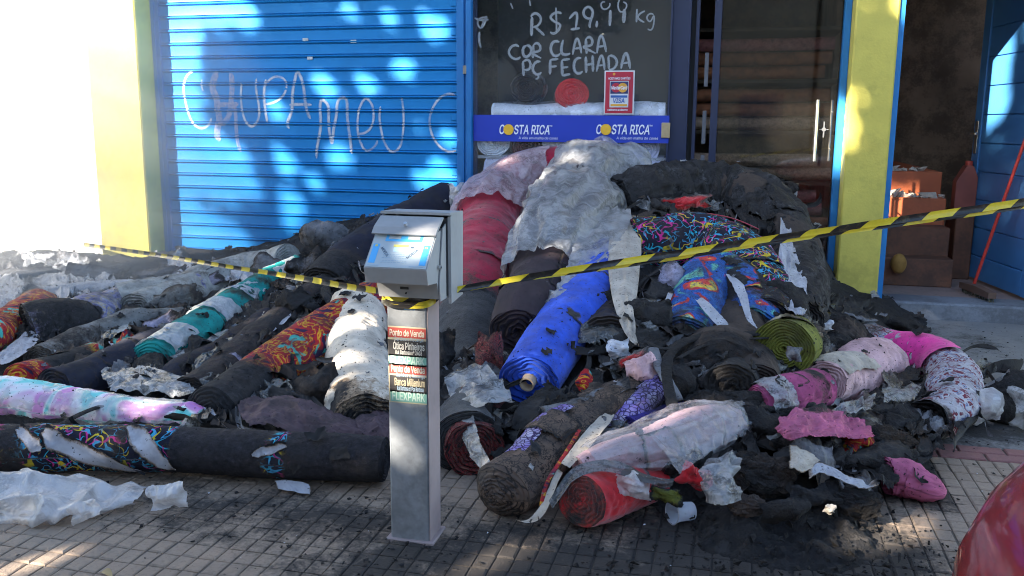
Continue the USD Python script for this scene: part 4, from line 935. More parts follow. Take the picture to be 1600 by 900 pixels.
jm = trimesh.creation.extrude_polygon(Polygon([(-w_, 0), (w_, 0), (w_, .30), (w_*.45, .385), (w_*.05, .385), (-w_, .26)]).buffer(.022), .14, engine='earcut'); vv = jm.vertices.copy(); jm.vertices = np.c_[vv[:, 0]+jg[0], vv[:, 2]+8.55, vv[:, 1]+jg[2]-.22]
jug.add('body', jm, MAT['jug']); jug.add('cap', cyl((jg[0]+.02, 8.63, jg[2]+.185), (jg[0]+.02, 8.63, jg[2]+.225), .03), MAT['st_red'])
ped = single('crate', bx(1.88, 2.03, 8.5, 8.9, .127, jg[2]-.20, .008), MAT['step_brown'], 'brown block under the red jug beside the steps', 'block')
yc_ = ony(1404, 412, 7.95); bm = trimesh.creation.icosphere(3, 1.0); bm.apply_scale((.062, .07, .085)); bm.vertices *= (1+.1*(noise(bm.vertices*20, 2)-.5))[:, None]; bm.apply_translation((yc_[0], 7.95, yc_[2]))
single('yellow_bag', bm, simple('dull_yellow_bag', (.26, .14, .03), .8, .3, 20, .4, 60), 'dull yellow rounded bag on the floor at the foot of the orange steps', 'bag', smooth=True)
# door leaf: hinged at the wall, swung into the room
hp, fp = np.array([2.235, 7.50]), np.array([2.03, 8.72]); dv = fp-hp; DL = np.linalg.norm(dv); dv /= DL; dn = np.array([-dv[1], dv[0]]); dn = dn if dn[0] < 0 else -dn
def leaf(u0, u1, z0, z1, p0, p1, bev=.003, top=None):
    """A board of the door leaf: u along it from the hinge, p out of its face."""
    m = bx(u0, u1, p0, p1, z0, z1, bev); v = m.vertices.copy()
    if top is not None: v[:, 2] = np.where(v[:, 2] > (z0+z1)/2, v[:, 2]-top*np.clip((v[:, 0]-(DL-.35))/.35, 0, 1), v[:, 2])
    m.vertices = np.c_[hp[0]+dv[0]*v[:, 0]+dn[0]*v[:, 1], hp[1]+dv[1]*v[:, 0]+dn[1]*v[:, 1], v[:, 2]]; return m
dr = T('blue_door', 'open blue wooden door with horizontal boards, swung into the dark doorway', 'door', base=(hp[0], hp[1], .13))
dr.add('backing', leaf(0, DL, .16, 2.5, -.03, 0), MAT['bluedoor'])
dr.add('stile', leaf(DL-.13, DL, .15, 2.55, 0, .026), MAT['bluedoor']); dr.add('stile', leaf(0, .12, .15, 2.55, 0, .026), MAT['bluedoor'])
z = .15
for k, hgt in enumerate((.20, .24, .24, .24, .24, .24, .24, .24, .24, .24)):
    dr.add('board', leaf(.123, DL-.133, z+.004, min(z+hgt-.004, 2.55), 0, .016 if k else .026), MAT['bluedoor']); z += hgt
c = leaf(DL-.09, DL-.03, 1.22, 1.50, .026, .032, .002); dr.add('lock_plate', c, MAT['metal'])
dr.add('door_handle', [leaf(DL-.07, DL-.05, 1.38, 1.40, .03, .07), leaf(DL-.16, DL-.05, 1.378, 1.402, .066, .082)], MAT['metal'])
br = T('broom', 'red handled broom leaning on the open blue door', 'broom', base=(1.9, 7.75, .13))
h0_, h1_ = np.array([1.905, 7.80, .20]), ony(1612, 190, 7.62)
br.add('handle', cyl(h0_, h1_, .0125, n=14), MAT['broom_red'], smooth=40)
e0, e1 = onz(1504, 449, .16), onz(1550, 467, .16); d_ = (e1-e0)/np.linalg.norm(e1-e0); n_ = np.array([-d_[1], d_[0], 0])
hb = hull([e0+n_*s*.03+np.array([0, 0, z]) for s in (-1, 1) for z in (0, .045)]+[e1+n_*s*.03+np.array([0, 0, z]) for s in (-1, 1) for z in (0, .045)]+[(e0+e1)/2+n_*s*.03+np.array([0, 0, .06]) for s in (-1, 1)])
br.add('head', hb, MAT['broom_wood'])
bris = []
for i in range(90):
    r = rnd(700+i); p = e0+(e1-e0)*r.random()+n_*r.uniform(-.026, .026); bris.append(cyl(p+[0, 0, .002], p+[r.normal()*.006, r.normal()*.006, -.03], .004, .002, n=5))
br.add('bristles', bris, MAT['bristle'], kind='stuff')

# the neighbour to the far side
nb = T('neighbouring_house', 'white plastered house front in glaring sun beyond the far yellow pillar', 'house', base=(-9, 7.5, 0))
nb.add('wall', bx(-30, -5.80, 7.30, 7.7, -.05, 5.0), MAT['white_wall']); nb.add('door_recess', bx(-5.798, -5.722, 7.55, 7.65, -.05, 5.0), MAT['greybase'])
nb.add('plinth', bx(-30, -5.81, 7.27, 7.299, -.05, .35), MAT['white_wall'])

oh = T('facing_houses', 'row of dull plastered houses across the road, facing the shop', 'house row', base=(-2, -21, 0))
MAT['facing'] = simple('facing_plaster', (.20, .17, .14), .9, .3, .4)
for k in range(7):
    x0 = -34+k*9.2; oh.add('house_front', bx(x0, x0+9.0, -27, -21-.3*(k % 3), -.2, 8.2+.5*((k*7) % 3)), MAT['facing'])
    for j in range(3): oh.add('window', bx(x0+1+j*2.7, x0+2.6+j*2.7, -21.2, -20.97, 1.0, 2.6), MAT['navy'])

for k_ in ('c_white', 'c_back', 'c_backcream', 'f_grey', 'f_silver', 'f_white', 'f_clear', 'f_soot', 'c_ash', 'c_pink', 'c_lilacgrey', 'c_palepink', 'c_floral', 'c_tropic', 'c_red', 'c_redmesh', 'c_grey', 'c_cream', 'c_olive', 'c_char', 'c_charbrown', 'c_mauve'): SHEETY[id(MAT[k_])] = True
# ------------------------------------------------------------------ the parking ticket post
MX0, MX1, MY0, MY1 = -1.122, -.976, 2.78, 2.90
mt = T('parking_meter', 'grey steel parking ticket post with stickers standing in front of the heap', 'parking meter', base=((MX0+MX1)/2, 2.84, 0))
mt.add('post', bx(MX0, MX1-.003, MY0, MY1, -.02, .90, .006), MAT['meter_post'], smooth=30)
mt.add('post_side', bx(MX1-.0025, MX1, MY0+.002, MY1-.002, 0.0, .89), MAT['meter_side'], label='pinkish grey side face of the post')
mt.add('base_plate', bx(MX0-.015, MX1+.015, MY0-.012, MY1+.012, -.01, .007, .003), MAT['meter_side'])
HX0, HX1 = -1.120, -.912
prof_tray = [(2.80, .888), (2.712, .888), (2.690, .945), (2.603, .953), (2.590, 1.002), (2.700, 1.108), (2.80, 1.115)]
mt.add('tray', prism(prof_tray, HX0, HX1), MAT['meter_steel'])
mt.add('tray_side_plate', prism([(2.80, .882), (2.708, .882), (2.700, .935), (2.735, 1.116), (2.80, 1.14)], HX1+.002, HX1+.006), MAT['meter_steel'])
mt.add('gap', bx(HX0+.004, HX1+.0105, 2.768, 2.80, .890, 1.146), MAT['rubber'])
mt.add('hood', [prism([(2.776, .862), (2.90, .872), (2.905, 1.150), (2.78, 1.156), (2.77, 1.150)], HX1+.011, HX1+.021), prism([(2.90, .872), (2.905, 1.150), (2.909, 1.150), (2.904, .872)], HX0-.010, HX1+.021),
        prism([(2.76, 1.156), (2.762, 1.164), (2.909, 1.158), (2.909, 1.150)], HX0-.010, HX1+.021), bx(HX0-.012, HX0-.008, 2.78, 2.90, .872, 1.15)], MAT['meter_steel'])
mt.add('visor', prism([(2.752, 1.146), (2.672, 1.098), (2.668, 1.102), (2.690, 1.122), (2.750, 1.151)], HX0-.004, HX1+.004), MAT['meter_steel'])
mt.add('bolt', cyl((HX0*.5+HX1*.5, 2.693, 1.128), (HX0*.5+HX1*.5, 2.687, 1.136), .006, n=12), MAT['dullmetal'])
mt.add('slot', bx(-1.04, -1.012, 2.696, 2.7065, .918, .926), MAT['rubber']); mt.add('bolt', cyl((-1.022, 2.704, .905), (-1.022, 2.698, .905), .003, n=10), MAT['rubber'])
mt.add('lock', cyl((HX1+.006, 2.70, .995), (HX1+.011, 2.70, .995), .008, n=16), MAT['metal']); mt.add('lock', cyl((HX1+.0105, 2.70, .995), (HX1+.0125, 2.70, .995), .0035, n=10), MAT['rubber'])
po = np.array([HX0+.004, 2.590, 1.002]); pu = np.array([1.0, 0, 0]); pv_ = np.array([0, .110, .106]); PL = np.linalg.norm(pv_); pv_ /= PL; pn = np.cross(pu, pv_); PW = HX1-HX0-.008
def pan(u0, u1, v0, v1, h, mat, name='panel_print', sk=0.0, hb=0.0):
    P = []
    for hh in (hb, h):
        for (u, v) in ((u0, v0), (u1, v0), (u1, v1), (u0, v1)): P.append(po+pu*(u*PW)+pv_*((v+(sk*(u-u0)))*PL)+pn*hh)
    mt.add(name, hull(P), mat)
pan(0, 1, .02, .99, .0025, MAT['panel_white'], 'panel')
pan(.20, .82, .70, .93, .0032, MAT['panel_blue']); pan(.40, .66, .87, .96, .0038, MAT['panel_yellow']); pan(.25, .45, .76, .86, .0038, MAT['panel_white']); pan(.57, .77, .76, .86, .0038, MAT['panel_white'])
pan(.37, .62, .555, .615, .0034, MAT['panel_yellow']); pan(.385, .58, .425, .54, .0036, MAT['lcd'], 'display'); pan(.66, .71, .53, .575, .0036, MAT['ink'], 'button')
pan(.025, .135, .12, .62, .0032, MAT['panel_blue']); pan(.875, .98, .10, .62, .0032, MAT['panel_blue']); pan(.06, .10, .55, .60, .0037, MAT['panel_yellow']); pan(.90, .945, .53, .58, .0037, MAT['panel_yellow'])
rq = rnd(8)
for k, v in enumerate((.35, .305, .26, .19, .145)):
    u = .23+.02*(k % 2)
    while u < .66: wd = rq.uniform(.02, .06); pan(u, u+wd, v, v+.018, .0032, MAT['ink_grey'], 'small_print'); u += wd+.012
for u0, u1 in ((.03, .22), (.72, .96)): pan(u0, u1, .055, .075, .0032, MAT['ink_grey'], 'small_print')
for cu, cv, s_ in ((.235, .40, -1), (.735, .37, 1)):
    m = lettering('MOEDA', .009, (0, 0, 0), (1, 0, 0), (0, 1, 0), .0006, True, centre=True); v = m.vertices; an = math.radians(50*s_); x, y = v[:, 0]*math.cos(an)-v[:, 1]*math.sin(an), v[:, 0]*math.sin(an)+v[:, 1]*math.cos(an)
    m.vertices = po + (cu*PW+x)[:, None]*pu+(cv*PL+y)[:, None]*pv_+(v[:, 2]+.0026)[:, None]*pn; mt.add('panel_lettering', m, MAT['ink'])
def stick(x0, x1, y0, y1, mat, h, text=None, tm=None, name='sticker', th=.62, bold=True):
    a, b = ony(x0, y1, MY0), ony(x1, y0, MY0); X0_, X1_ = max(a[0], MX0+.003), min(b[0], MX1-.006)
    mt.add(name, bx(X0_, X1_, MY0-h, MY0-h*.2, a[2], b[2]), mat)
    if text:
        hh = (b[2]-a[2])*th; m = lettering(text, hh, (0, 0, 0), (1, 0, 0), (0, 0, 1), .0006, bold); m.vertices[:, 0] -= m.vertices[:, 0].min()
        m.vertices[:, 0] *= (X1_-X0_)*.90/m.vertices[:, 0].max(); m.apply_translation((X0_+(X1_-X0_)*.05, MY0-h, a[2]+(b[2]-a[2]-hh)*.5)); mt.add('sticker_lettering', m, tm)
for dy_, nm, ad in ((0, 'Ótica Pinheiros', 'Rui Barbosa nº 2403'), (56.5, 'Banca Millenium', 'Rui Barbosa c/ Pça Barbosa')):
    dx = dy_*.045
    stick(604+dx, 675+dx, 513+dy_, 571+dy_, MAT['st_tan'], .001)
    stick(606+dx, 673+dx, 515+dy_, 526+dy_, MAT['st_red'], .0016, 'Ponto de Venda', MAT['st_cream'], 'sticker_band')
    stick(614+dx, 664+dx, 528+dy_, 532+dy_, MAT['st_tan'], .0014, 'Cartões e Recarga', MAT['ink_grey'], 'sticker_band', .75, False)
    stick(607+dx, 671+dx, 534+dy_, 555+dy_, MAT['st_black'], .0016, None, None, 'sticker_band')
    stick(612+dx, 667+dx, 536+dy_, 546+dy_, MAT['st_black'], .0019, nm, MAT['st_white'] if not dy_ else MAT['st_tan'], 'sticker_band', .78)
    stick(616+dx, 662+dx, 548+dy_, 553.5+dy_, MAT['st_black'], .0019, ad, MAT['st_white'] if not dy_ else MAT['ink_grey'], 'sticker_band', .70)
    stick(608+dx, 672+dx, 557+dy_, 569.5+dy_, MAT['st_green'], .0016, 'FLEXPARK', MAT['st_pale'], 'sticker_band', .70)
stick(632, 648, 473, 484, MAT['panel_blue'], .001, None, None, 'small_sticker'); stick(633, 647, 479, 483, MAT['st_tan'], .0014, None, None, 'small_sticker')

# ------------------------------------------------------------------ hazard tape
def tape_mat():
    g = Gr(); uv = g.attr('st', 'vector'); s = g('separate_xyz', vector=uv)
    u, v = s+'.x', s+'.y'
    k = g.math('fraction', g.math('add', g.math('multiply', u, 1/.215), g.math('multiply', v, -.16)))
    f = g.mr(k, .485, .50); f = g.math('multiply', f, g.mr(k, .985, 1.0, 1, 0))
    c = g.mix(f, (.66, .52, .035), (.020, .018, .017))
    c = g.mix(g.mr(g.noise(g.pos(), 22, 4, .7), .5, .8, 0, .4), c, (.25, .21, .10))
    b = g('principled_bsdf', base_color=c, roughness=.32, normal=g('bump', height=g.noise(g.pos(), 40, 3), strength=.25, distance=.01)+'.normal')+'.BSDF'
    t = g('translucent_bsdf', color=c)+'.BSDF'
    return g.done('hazard_tape', g('mix_closure', fac=.15, closure1=b, closure2=t)+'.closure')
MAT['tape'] = tape_mat()
tp = T('hazard_tape', 'yellow and black barrier tape strung across the heap and tied round the ticket post', 'barrier tape', base=(-1, 3, .9))
def band(P, width, twist, seed, u0=0.0, n=420, m=9, fold=.25, flip=1):
    P = np.asarray(P, float); t = np.r_[0, np.cumsum(np.linalg.norm(np.diff(P, axis=0), axis=1))]; tt = np.linspace(0, t[-1], n); C = CubicSpline(t, P, bc_type='natural')(tt)
    Tn = np.gradient(C, axis=0); Tn /= np.linalg.norm(Tn, axis=1, keepdims=True); a = np.cross(Tn, [0, 0, 1.0]); a /= np.linalg.norm(a, axis=1, keepdims=True); b = np.cross(a, Tn)
    an = np.interp(tt/t[-1], np.linspace(0, 1, len(twist)), np.radians(twist)); wv = np.linspace(-.5, .5, m)
    wd = np.interp(tt/t[-1], np.linspace(0, 1, len(width)), width) if np.ndim(width) else np.full(n, width)
    d = np.cos(an)[:, None]*b + np.sin(an)[:, None]*a; e = np.cos(an)[:, None]*a - np.sin(an)[:, None]*b
    cup = fold*(wv**2)[None]*wd[:, None]*2*(.4+noise(np.stack([tt*4, tt*0+seed, tt*0], 1), seed))[:, None]
    V = C[:, None]+d[:, None]*(wd[:, None]*wv[None])[..., None]+e[:, None]*cup[..., None]
    uv = np.stack([u0+tt[:, None]*flip+0*wv[None], (wv[None]+.5)+0*tt[:, None]], -1)
    return V.reshape(-1, 3), grid_faces(n, m), uv.reshape(-1, 2)
L0 = ony(131, 382, 7.10); L1 = ony(300, 407, 5.3); L2 = ony(470, 434, 3.9); L3 = np.array([MX0-.012, 2.80, .888])
v, f, uv = band([L0, ony(215, 393.5, 6.2), L1, ony(390, 421, 4.5), L2, ony(540, 446, 3.3), L3], [.040, .036, .030, .030, .030, .028], [5, 20, -10, 25, 10, 30], 3); tp.add('far_run', (v, f), MAT['tape'], smooth=True, uv=uv*[.70, 1])
v, f, uv = band([[MX0-.012, 2.80, .880], [MX0-.004, MY0-.006, .874], [(MX0+MX1)/2, MY0-.012, .866], [MX1+.004, MY0-.006, .872], [MX1+.014, 2.82, .882]], [.030]*3, [10, -25, 15], 5, u0=.02, n=120); tp.add('wrap_round_post', (v, f), MAT['tape'], smooth=True, uv=uv)
v, f, uv = band([[MX0-.016, 2.80, .884], [MX0-.008, MY0-.014, .866], [-1.05, MY0-.02, .852], [MX1+.006, MY0-.012, .860], [MX1+.018, 2.83, .874]], [.024]*3, [-20, 25, -15], 6, u0=.08, n=120); tp.add('wrap_round_post', (v, f), MAT['tape'], smooth=True, uv=uv)
R0 = np.array([MX1+.012, 2.82, .884])
v, f, uv = band([R0, ony(820, 433, 2.9), ony(1000, 405, 3.0), ony(1200, 373, 3.15), ony(1400, 344, 3.3), ony(1640, 308, 3.5), [2.3, 5.3, 1.55], [3.6, 7.14, 1.95]], [.020, .022, .025, .026, .027, .027, .027, .027, .027], [-15, 12, -20, 8, 25, -12, 5, 30, -10, 5, -18, 10, -10, 15, -5, 10, -8, 6, 0, 5], 7, u0=.03); tp.add('near_run', (v, f), MAT['tape'], smooth=True, uv=uv)
v, f, uv = band([R0+[0, .004, -.004], ony(820, 437, 2.908), ony(1000, 411, 3.01), ony(1200, 380, 3.16), ony(1400, 351, 3.31), ony(1640, 315, 3.51), [2.3, 5.3, 1.54], [3.6, 7.142, 1.94]], [.012, .014, .016, .017, .018, .018, .018, .018, .018], [10, -30, 20, -24, 30, -20, 35, -15, 20, -28, 8, -12, 15, -10, 20, -10, 5, -10, 8, 0], 9, u0=.095, fold=.5); tp.add('folded_edge', (v, f), MAT['tape'], smooth=True, uv=uv)

# ------------------------------------------------------------------ the heap under the rolls
def heap():
    xs = np.linspace(-320, 1500, 170); rows = 90
    V = np.zeros((len(xs), rows, 3))
    for i, x in enumerate(xs):
        yf, zt = np.interp(x, _fx, _fy), np.interp(x, _tx, _top)
        d = ray(x, 500); az = d[0]/d[1]
        Y = np.linspace(yf-.02, 7.32, rows); k = np.clip((Y-yf)/(7.0-yf), 0, 1)
        Zr = .04 + (zt-.04)*k - .13*np.clip(k*6, 0, 1)*np.clip(zt/.5, .25, 1); Zr[:3] = -.03
        V[i] = np.c_[Y*az, Y, np.maximum(Zr, -.03)]
    q = V*[5, 5, 5]
    h = .16*(ridged(q*.9, 4, 3)-.55) + .05*(ridged(q*3.2, 3, 8)-.5)
    side = np.clip((1465-xs)/70, 0, 1)[:, None]
    V[..., 2] = (V[..., 2]+h*np.clip((V[..., 2]+.03)/.1, 0, 1))*side - .03*(1-side); V[..., 0] += .05*(noise(q*1.5, 5)-.5)
    return V
hv = heap(); P = hv.reshape(-1, 3)
single('charred_cloth_heap', (P, grid_faces(*hv.shape[:2])), MAT['c_heap'], 'black heap of burnt cloth scraps and ash lying under and between the fabric rolls', 'burnt cloth', kind='stuff', smooth=True, uv=P[:, :2]*1.0+P[:, 2:3], attrs={'soot': .55+.5*(fbm(P*3, 3, 2)-.5)})

G_L = 'scorched fabric rolls at the far end of the heap'
# --- the far (left) half of the heap
fr_ = roll('fabric_roll', 'long black loop print roll lying foremost along the pavement, with peeled white strips', None, MAT['c_squig'], P=[onz(-70, 702, .105), onz(150, 700, .105), onz(380, 708, .105), onz(601, 719, .105)], R=[.104, .107, .107, .105], seed=41,
     base=.0, spots=[(.05, .04, .4), (.145, .04, .5), (.56, .05, .75), (.65, .09, 1.0), (.80, .025, .25), (.94, .13, 1.1), (.40, .02, .4)], under=.55, top=.12, amp=.05, lump=.10, wrk=.05, step=.010, loose_n=0)
for pts in ([(.155, 70, .03), (.18, 50, .05), (.21, 28, .05), (.225, 20, .03)], [(.215, 62, .03), (.25, 35, .075), (.33, 5, .08), (.42, -25, .065), (.46, -38, .03)], [(.40, 80, .02), (.44, 50, .075), (.49, 5, .085), (.53, -28, .05)], [(.715, 20, .02), (.75, 32, .045), (.79, 45, .02)]):
    flap(fr_, pts, MAT['c_back'], seed=len(pts)+int(pts[0][0]*90), soot=.0, lift=.010, curl=.02)
td = roll('fabric_roll', 'pastel aqua and pink tie dye roll wrapped in clear film, behind the foremost roll', [(-60, 622, 38), (80, 630, 37), (200, 645, 31), (300, 648, 24), (318, 650, 12)], MAT['c_tiedye'], seed=42, base=-.15, under=.1, amp=.08, lump=.12, wrk=.08)
wrap(td, .0, .97, MAT['f_clear'], grow=1.05, crum=.22, seed=43)
tube_single('cloth_strap', 'thin dark twisted cloth strip lying over the pastel tie dye roll', 'cloth strip', strap([(95, 664, -.06), (130, 645, -.08), (180, 630, -.07), (240, 628, -.05), (290, 640, -.05)], .035, 3), MAT['c_char'], .6)
roll('fabric_roll', 'short dark roll with an orange red printed end beside the pastel roll', [(150, 560, 30, .1), (70, 585, 32, .05), (35, 598, 32, .02)], MAT['c_floral'], seed=44, base=.35, spots=[(.45, .3, .5), (.95, .15, -.55)], hole=.05, bulge=.3, endsoot=.05)
roll('fabric_roll', 'smooth dark grey roll slanting just behind the pastel roll', [(85, 610, 34), (160, 578, 36), (255, 538, 33), (300, 520, 30, .1)], MAT['c_navy'], seed=45, base=.3)
roll('fabric_roll', 'dusty black roll with grey patches above the smooth dark grey roll', [(60, 565, 30, .05), (130, 540, 30, .05), (215, 512, 28, .08), (290, 500, 24, .15)], MAT['c_grey'], seed=46, base=.25, spots=[(.2, .2, .3)], crum=.15)
roll('fabric_roll', 'purple and orange printed roll at the hazy outer end of the heap', [(-60, 555, 40), (0, 515, 38), (60, 480, 30)], MAT['c_floral'], seed=47, base=.12, top=.1, crum=.1)
lr = roll('fabric_roll', 'thick sooty roll with a lilac print band, behind the dusty rolls', [(45, 515, 42), (110, 505, 42), (175, 482, 38), (250, 466, 30), (310, 450, 26)], MAT['c_lilac'], seed=48, base=-.05, spots=[(.2, .28, .75), (.75, .1, .3)], crum=.08)
wrap(lr, .62, 1.0, MAT['c_palegrey'], grow=1.06, crum=.1, seed=49, name='cloth_layer', ragged=.03)
gr_ = roll('fabric_roll', 'large grey roll leaning from the pillar towards the teal roll', [(215, 490, 34, .05), (300, 455, 38, .02), (390, 425, 36), (450, 410, 30)], MAT['c_palegrey'], seed=50, base=-.05, spots=[(.30, .2, .42, 60, 120)], wrk=.06)
roll('fabric_roll', 'flat white roll lying farthest back against the far pillar', [(70, 462, 14), (140, 456, 16), (210, 452, 15)], MAT['c_white'], seed=51, base=0, crum=.2)
tl_ = roll('fabric_roll', 'teal roll with torn white wrapping, slanting in the far half of the heap', [(238, 565, 38, -.06), (300, 525, 37, -.06), (370, 478, 32, -.05), (430, 440, 27, -.04), (472, 418, 22)], MAT['c_teal'], seed=52, base=.02, spots=[(.35, .06, .35, 80, 60), (.62, .08, .45, 60, 80), (.78, .05, .4)], under=.5, bulge=.4, wrk=.08, crum=.06, lump=.09)
for a0, a1, ar, sd in ((0, .20, (25, 175), 1), (.36, .52, (10, 165), 2), (.60, .75, (20, 170), 3), (.86, 1.0, (0, 180), 4)):
    wrap(tl_, a0, a1, MAT['f_white'], grow=1.06, crum=.2, seed=60+sd, arc=ar, ragged=.04, name='torn_wrapping')
roll('fabric_roll', 'soot black roll with a curled grey end, between the teal and the floral rolls', [(300, 620, 36, .06), (380, 560, 36, .05), (450, 500, 34, .03), (500, 460, 30, .03)], MAT['c_navy'], seed=53, base=.5, crum=.15)
roll('fabric_roll', 'narrow black roll lying under the teal roll', [(255, 600, 24, .06), (330, 560, 26, .06), (420, 500, 26, .06)], MAT['c_navy'], seed=54, base=.4)
fl = roll('fabric_roll', 'red and yellow floral print roll with a scorched lower end, beside the ticket post', [(330, 640, 42, -.08), (400, 595, 43, -.08), (480, 540, 42, -.07), (555, 490, 40, -.06), (590, 465, 34, .0)], MAT['c_floral'], seed=55, base=-.08, spots=[(.0, .28, 1.1), (.99, .05, .4)], under=.75, top=-.1, bulge=.35, depth=.05, wrk=.05, step=.010, lump=.09, loose_n=1)
big = roll('fabric_roll', 'big navy black roll leaning on the shutter behind the ticket post', [(505, 450, 40, .02), (560, 405, 44, .02), (630, 360, 44, .02), (705, 318, 40, .03)], MAT['c_navy'], seed=56, base=.12, spots=[(.05, .15, .6)], amp=.04, lump=.08)
cr_ = roll('fabric_roll', 'cream fabric roll with brown burn marks standing behind the ticket post', [(575, 660, 50, .0), (563, 610, 52, -.04), (560, 550, 50, -.05), (556, 490, 38, -.03), (548, 468, 22, -.02)], MAT['c_cream'], seed=57, base=-.05, spots=[(.02, .10, .5), (.28, .03, .35, 100, 60), (.12, .12, .45, 170, 50), (.97, .06, .3)], crum=.16, wrk=.12, lump=.15, step=.010)
sheet('mauve_cloth', 'dusty mauve crumpled cloth lying over the foremost roll, left of the ticket post', 'cloth', [[(372, 625, -.10), (430, 618, -.10), (500, 640, -.08), (560, 665, -.06)], [(374, 655, -.15), (430, 645, -.16), (500, 660, -.14), (570, 678, -.10)], [(385, 680, -.10), (440, 676, -.12), (510, 684, -.12), (575, 692, -.10)]], MAT['c_mauve'], seed=5, amp=.042, freq=8, rag=.08, soot=.0, edge_soot=.3)
sheet('mauve_cloth', 'folded mauve cloth wedged beneath the cream roll against the ticket post', 'cloth', [[(555, 660, -.08), (590, 645, -.10), (640, 635, -.06)], [(560, 680, -.12), (600, 668, -.14), (650, 660, -.08)], [(575, 695, -.08), (610, 690, -.10), (660, 690, -.04)]], MAT['c_mauve'], seed=8, amp=.04, freq=9, rag=.08, edge_soot=.3)
wad('burnt_bundle', 'burnt grey bundle with cream shreds between the floral and the cream rolls', 'burnt cloth', 505, 612, 80, 70, MAT['c_charbrown'], rot=25, seed=11, soot=.45, crum=.7)
wad('cream_shred', 'small cream shred of cloth on the burnt grey bundle', 'cloth scrap', 520, 628, 24, 34, MAT['c_cream'], rot=-20, seed=12, soot=.1, off=-.12)
wad('cream_shred', 'ragged cream tuft standing at the tip of the cream roll', 'cloth scrap', 553, 468, 26, 26, MAT['c_cream'], seed=13, soot=.15, off=-.10)
wad('burnt_flake', 'silvery burnt flake lying on the upper end of the navy black roll', 'burnt cloth', 512, 372, 72, 46, MAT['c_ash'], rot=-25, seed=14, soot=.12, crum=.7, thick=.5, off=-.04)
wad('burnt_flake', 'crumbled ash crust at the lower end of the navy black roll', 'burnt cloth', 480, 420, 60, 40, MAT['c_ash'], rot=20, seed=15, soot=.42, crum=.8, off=-.02)
sheet('white_scrap', 'torn white cloth strip on the soot black roll beside the floral roll', 'cloth scrap', [[(422, 505, -.07), (440, 492, -.09), (456, 478, -.08)], [(424, 520, -.07), (442, 508, -.09), (456, 492, -.08)]], MAT['c_back'], seed=4, amp=.008, rag=.15, soot=-.1, edge_soot=.3, nu=40, nv=40)
sheet('grey_scrap', 'curled dark grey cloth piece lying above the torn white strip', 'cloth scrap', [[(405, 492, -.04), (430, 470, -.07), (455, 450, -.05)], [(412, 505, -.05), (436, 484, -.10), (458, 470, -.06)]], MAT['c_grey'], seed=9, amp=.012, rag=.1, soot=.15, nu=40, nv=40)
sheet('white_scrap', 'small white scrap among black rags under the teal roll', 'cloth scrap', [[(348, 586, -.10), (362, 582, -.10), (378, 580, -.10)], [(352, 594, -.10), (366, 592, -.11), (380, 588, -.10)]], MAT['c_back'], seed=6, amp=.006, rag=.12, soot=-.2, edge_soot=.2, nu=30, nv=30)
sheet('grey_film', 'thin grey film strip trailing beneath the teal roll', 'plastic film', [[(260, 560, -.05), (320, 530, -.07), (390, 490, -.05)], [(268, 572, -.05), (328, 542, -.08), (394, 500, -.05)]], MAT['f_grey'], seed=16, amp=.012, rag=.1, nu=40, nv=60)
sheet('plastic_sheet', 'crumpled grey plastic spilling from the lower end of the teal roll', 'plastic film', [[(150, 590, -.06), (190, 570, -.08), (240, 580, -.08), (300, 590, -.05)], [(155, 610, -.10), (200, 590, -.14), (250, 600, -.12), (310, 605, -.08)], [(175, 620, -.08), (215, 614, -.10), (265, 618, -.10), (330, 612, -.05)]], MAT['f_grey'], seed=17, amp=.030, freq=10, rag=.15)
sheet('plastic_sheet', 'sooty clear film stretched from the grey plastic to the floral roll', 'plastic film', [[(300, 560, -.06), (350, 530, -.07), (400, 520, -.05)], [(300, 590, -.09), (345, 570, -.10), (390, 555, -.06)], [(320, 612, -.07), (350, 600, -.08), (385, 590, -.05)]], MAT['f_soot'], seed=18, amp=.03, freq=10, rag=.2)
sheet('pale_scrap', 'pale grey cloth square lying between the dusty black and the lilac rolls', 'cloth scrap', [[(160, 515, -.08), (180, 506, -.09), (200, 500, -.09)], [(170, 528, -.09), (188, 520, -.10), (204, 512, -.09)]], MAT['c_palegrey'], seed=19, amp=.01, rag=.1, nu=36, nv=36, soot=-.1)
sheet('pale_scrap', 'narrow white strip standing between two dark rolls of the far half', 'cloth scrap', [[(168, 535, -.08), (176, 545, -.10), (186, 560, -.09)], [(178, 530, -.09), (186, 542, -.11), (198, 556, -.09)]], MAT['c_back'], seed=20, amp=.006, rag=.1, nu=36, nv=36, soot=-.1)
sheet('pale_scrap', 'long white strip and veil hanging at the hazy outer end of the heap', 'cloth scrap', [[(-10, 560, -.08), (20, 535, -.10), (58, 500, -.09)], [(0, 575, -.09), (32, 560, -.12), (66, 530, -.10)]], MAT['c_back'], seed=21, amp=.012, rag=.08, nu=40, nv=50, soot=.1)
wad('printed_scrap', 'rust and violet printed scrap beside the narrow white strip', 'cloth scrap', 198, 540, 34, 40, MAT['c_floral'], rot=40, seed=22, soot=.1, off=-.05)
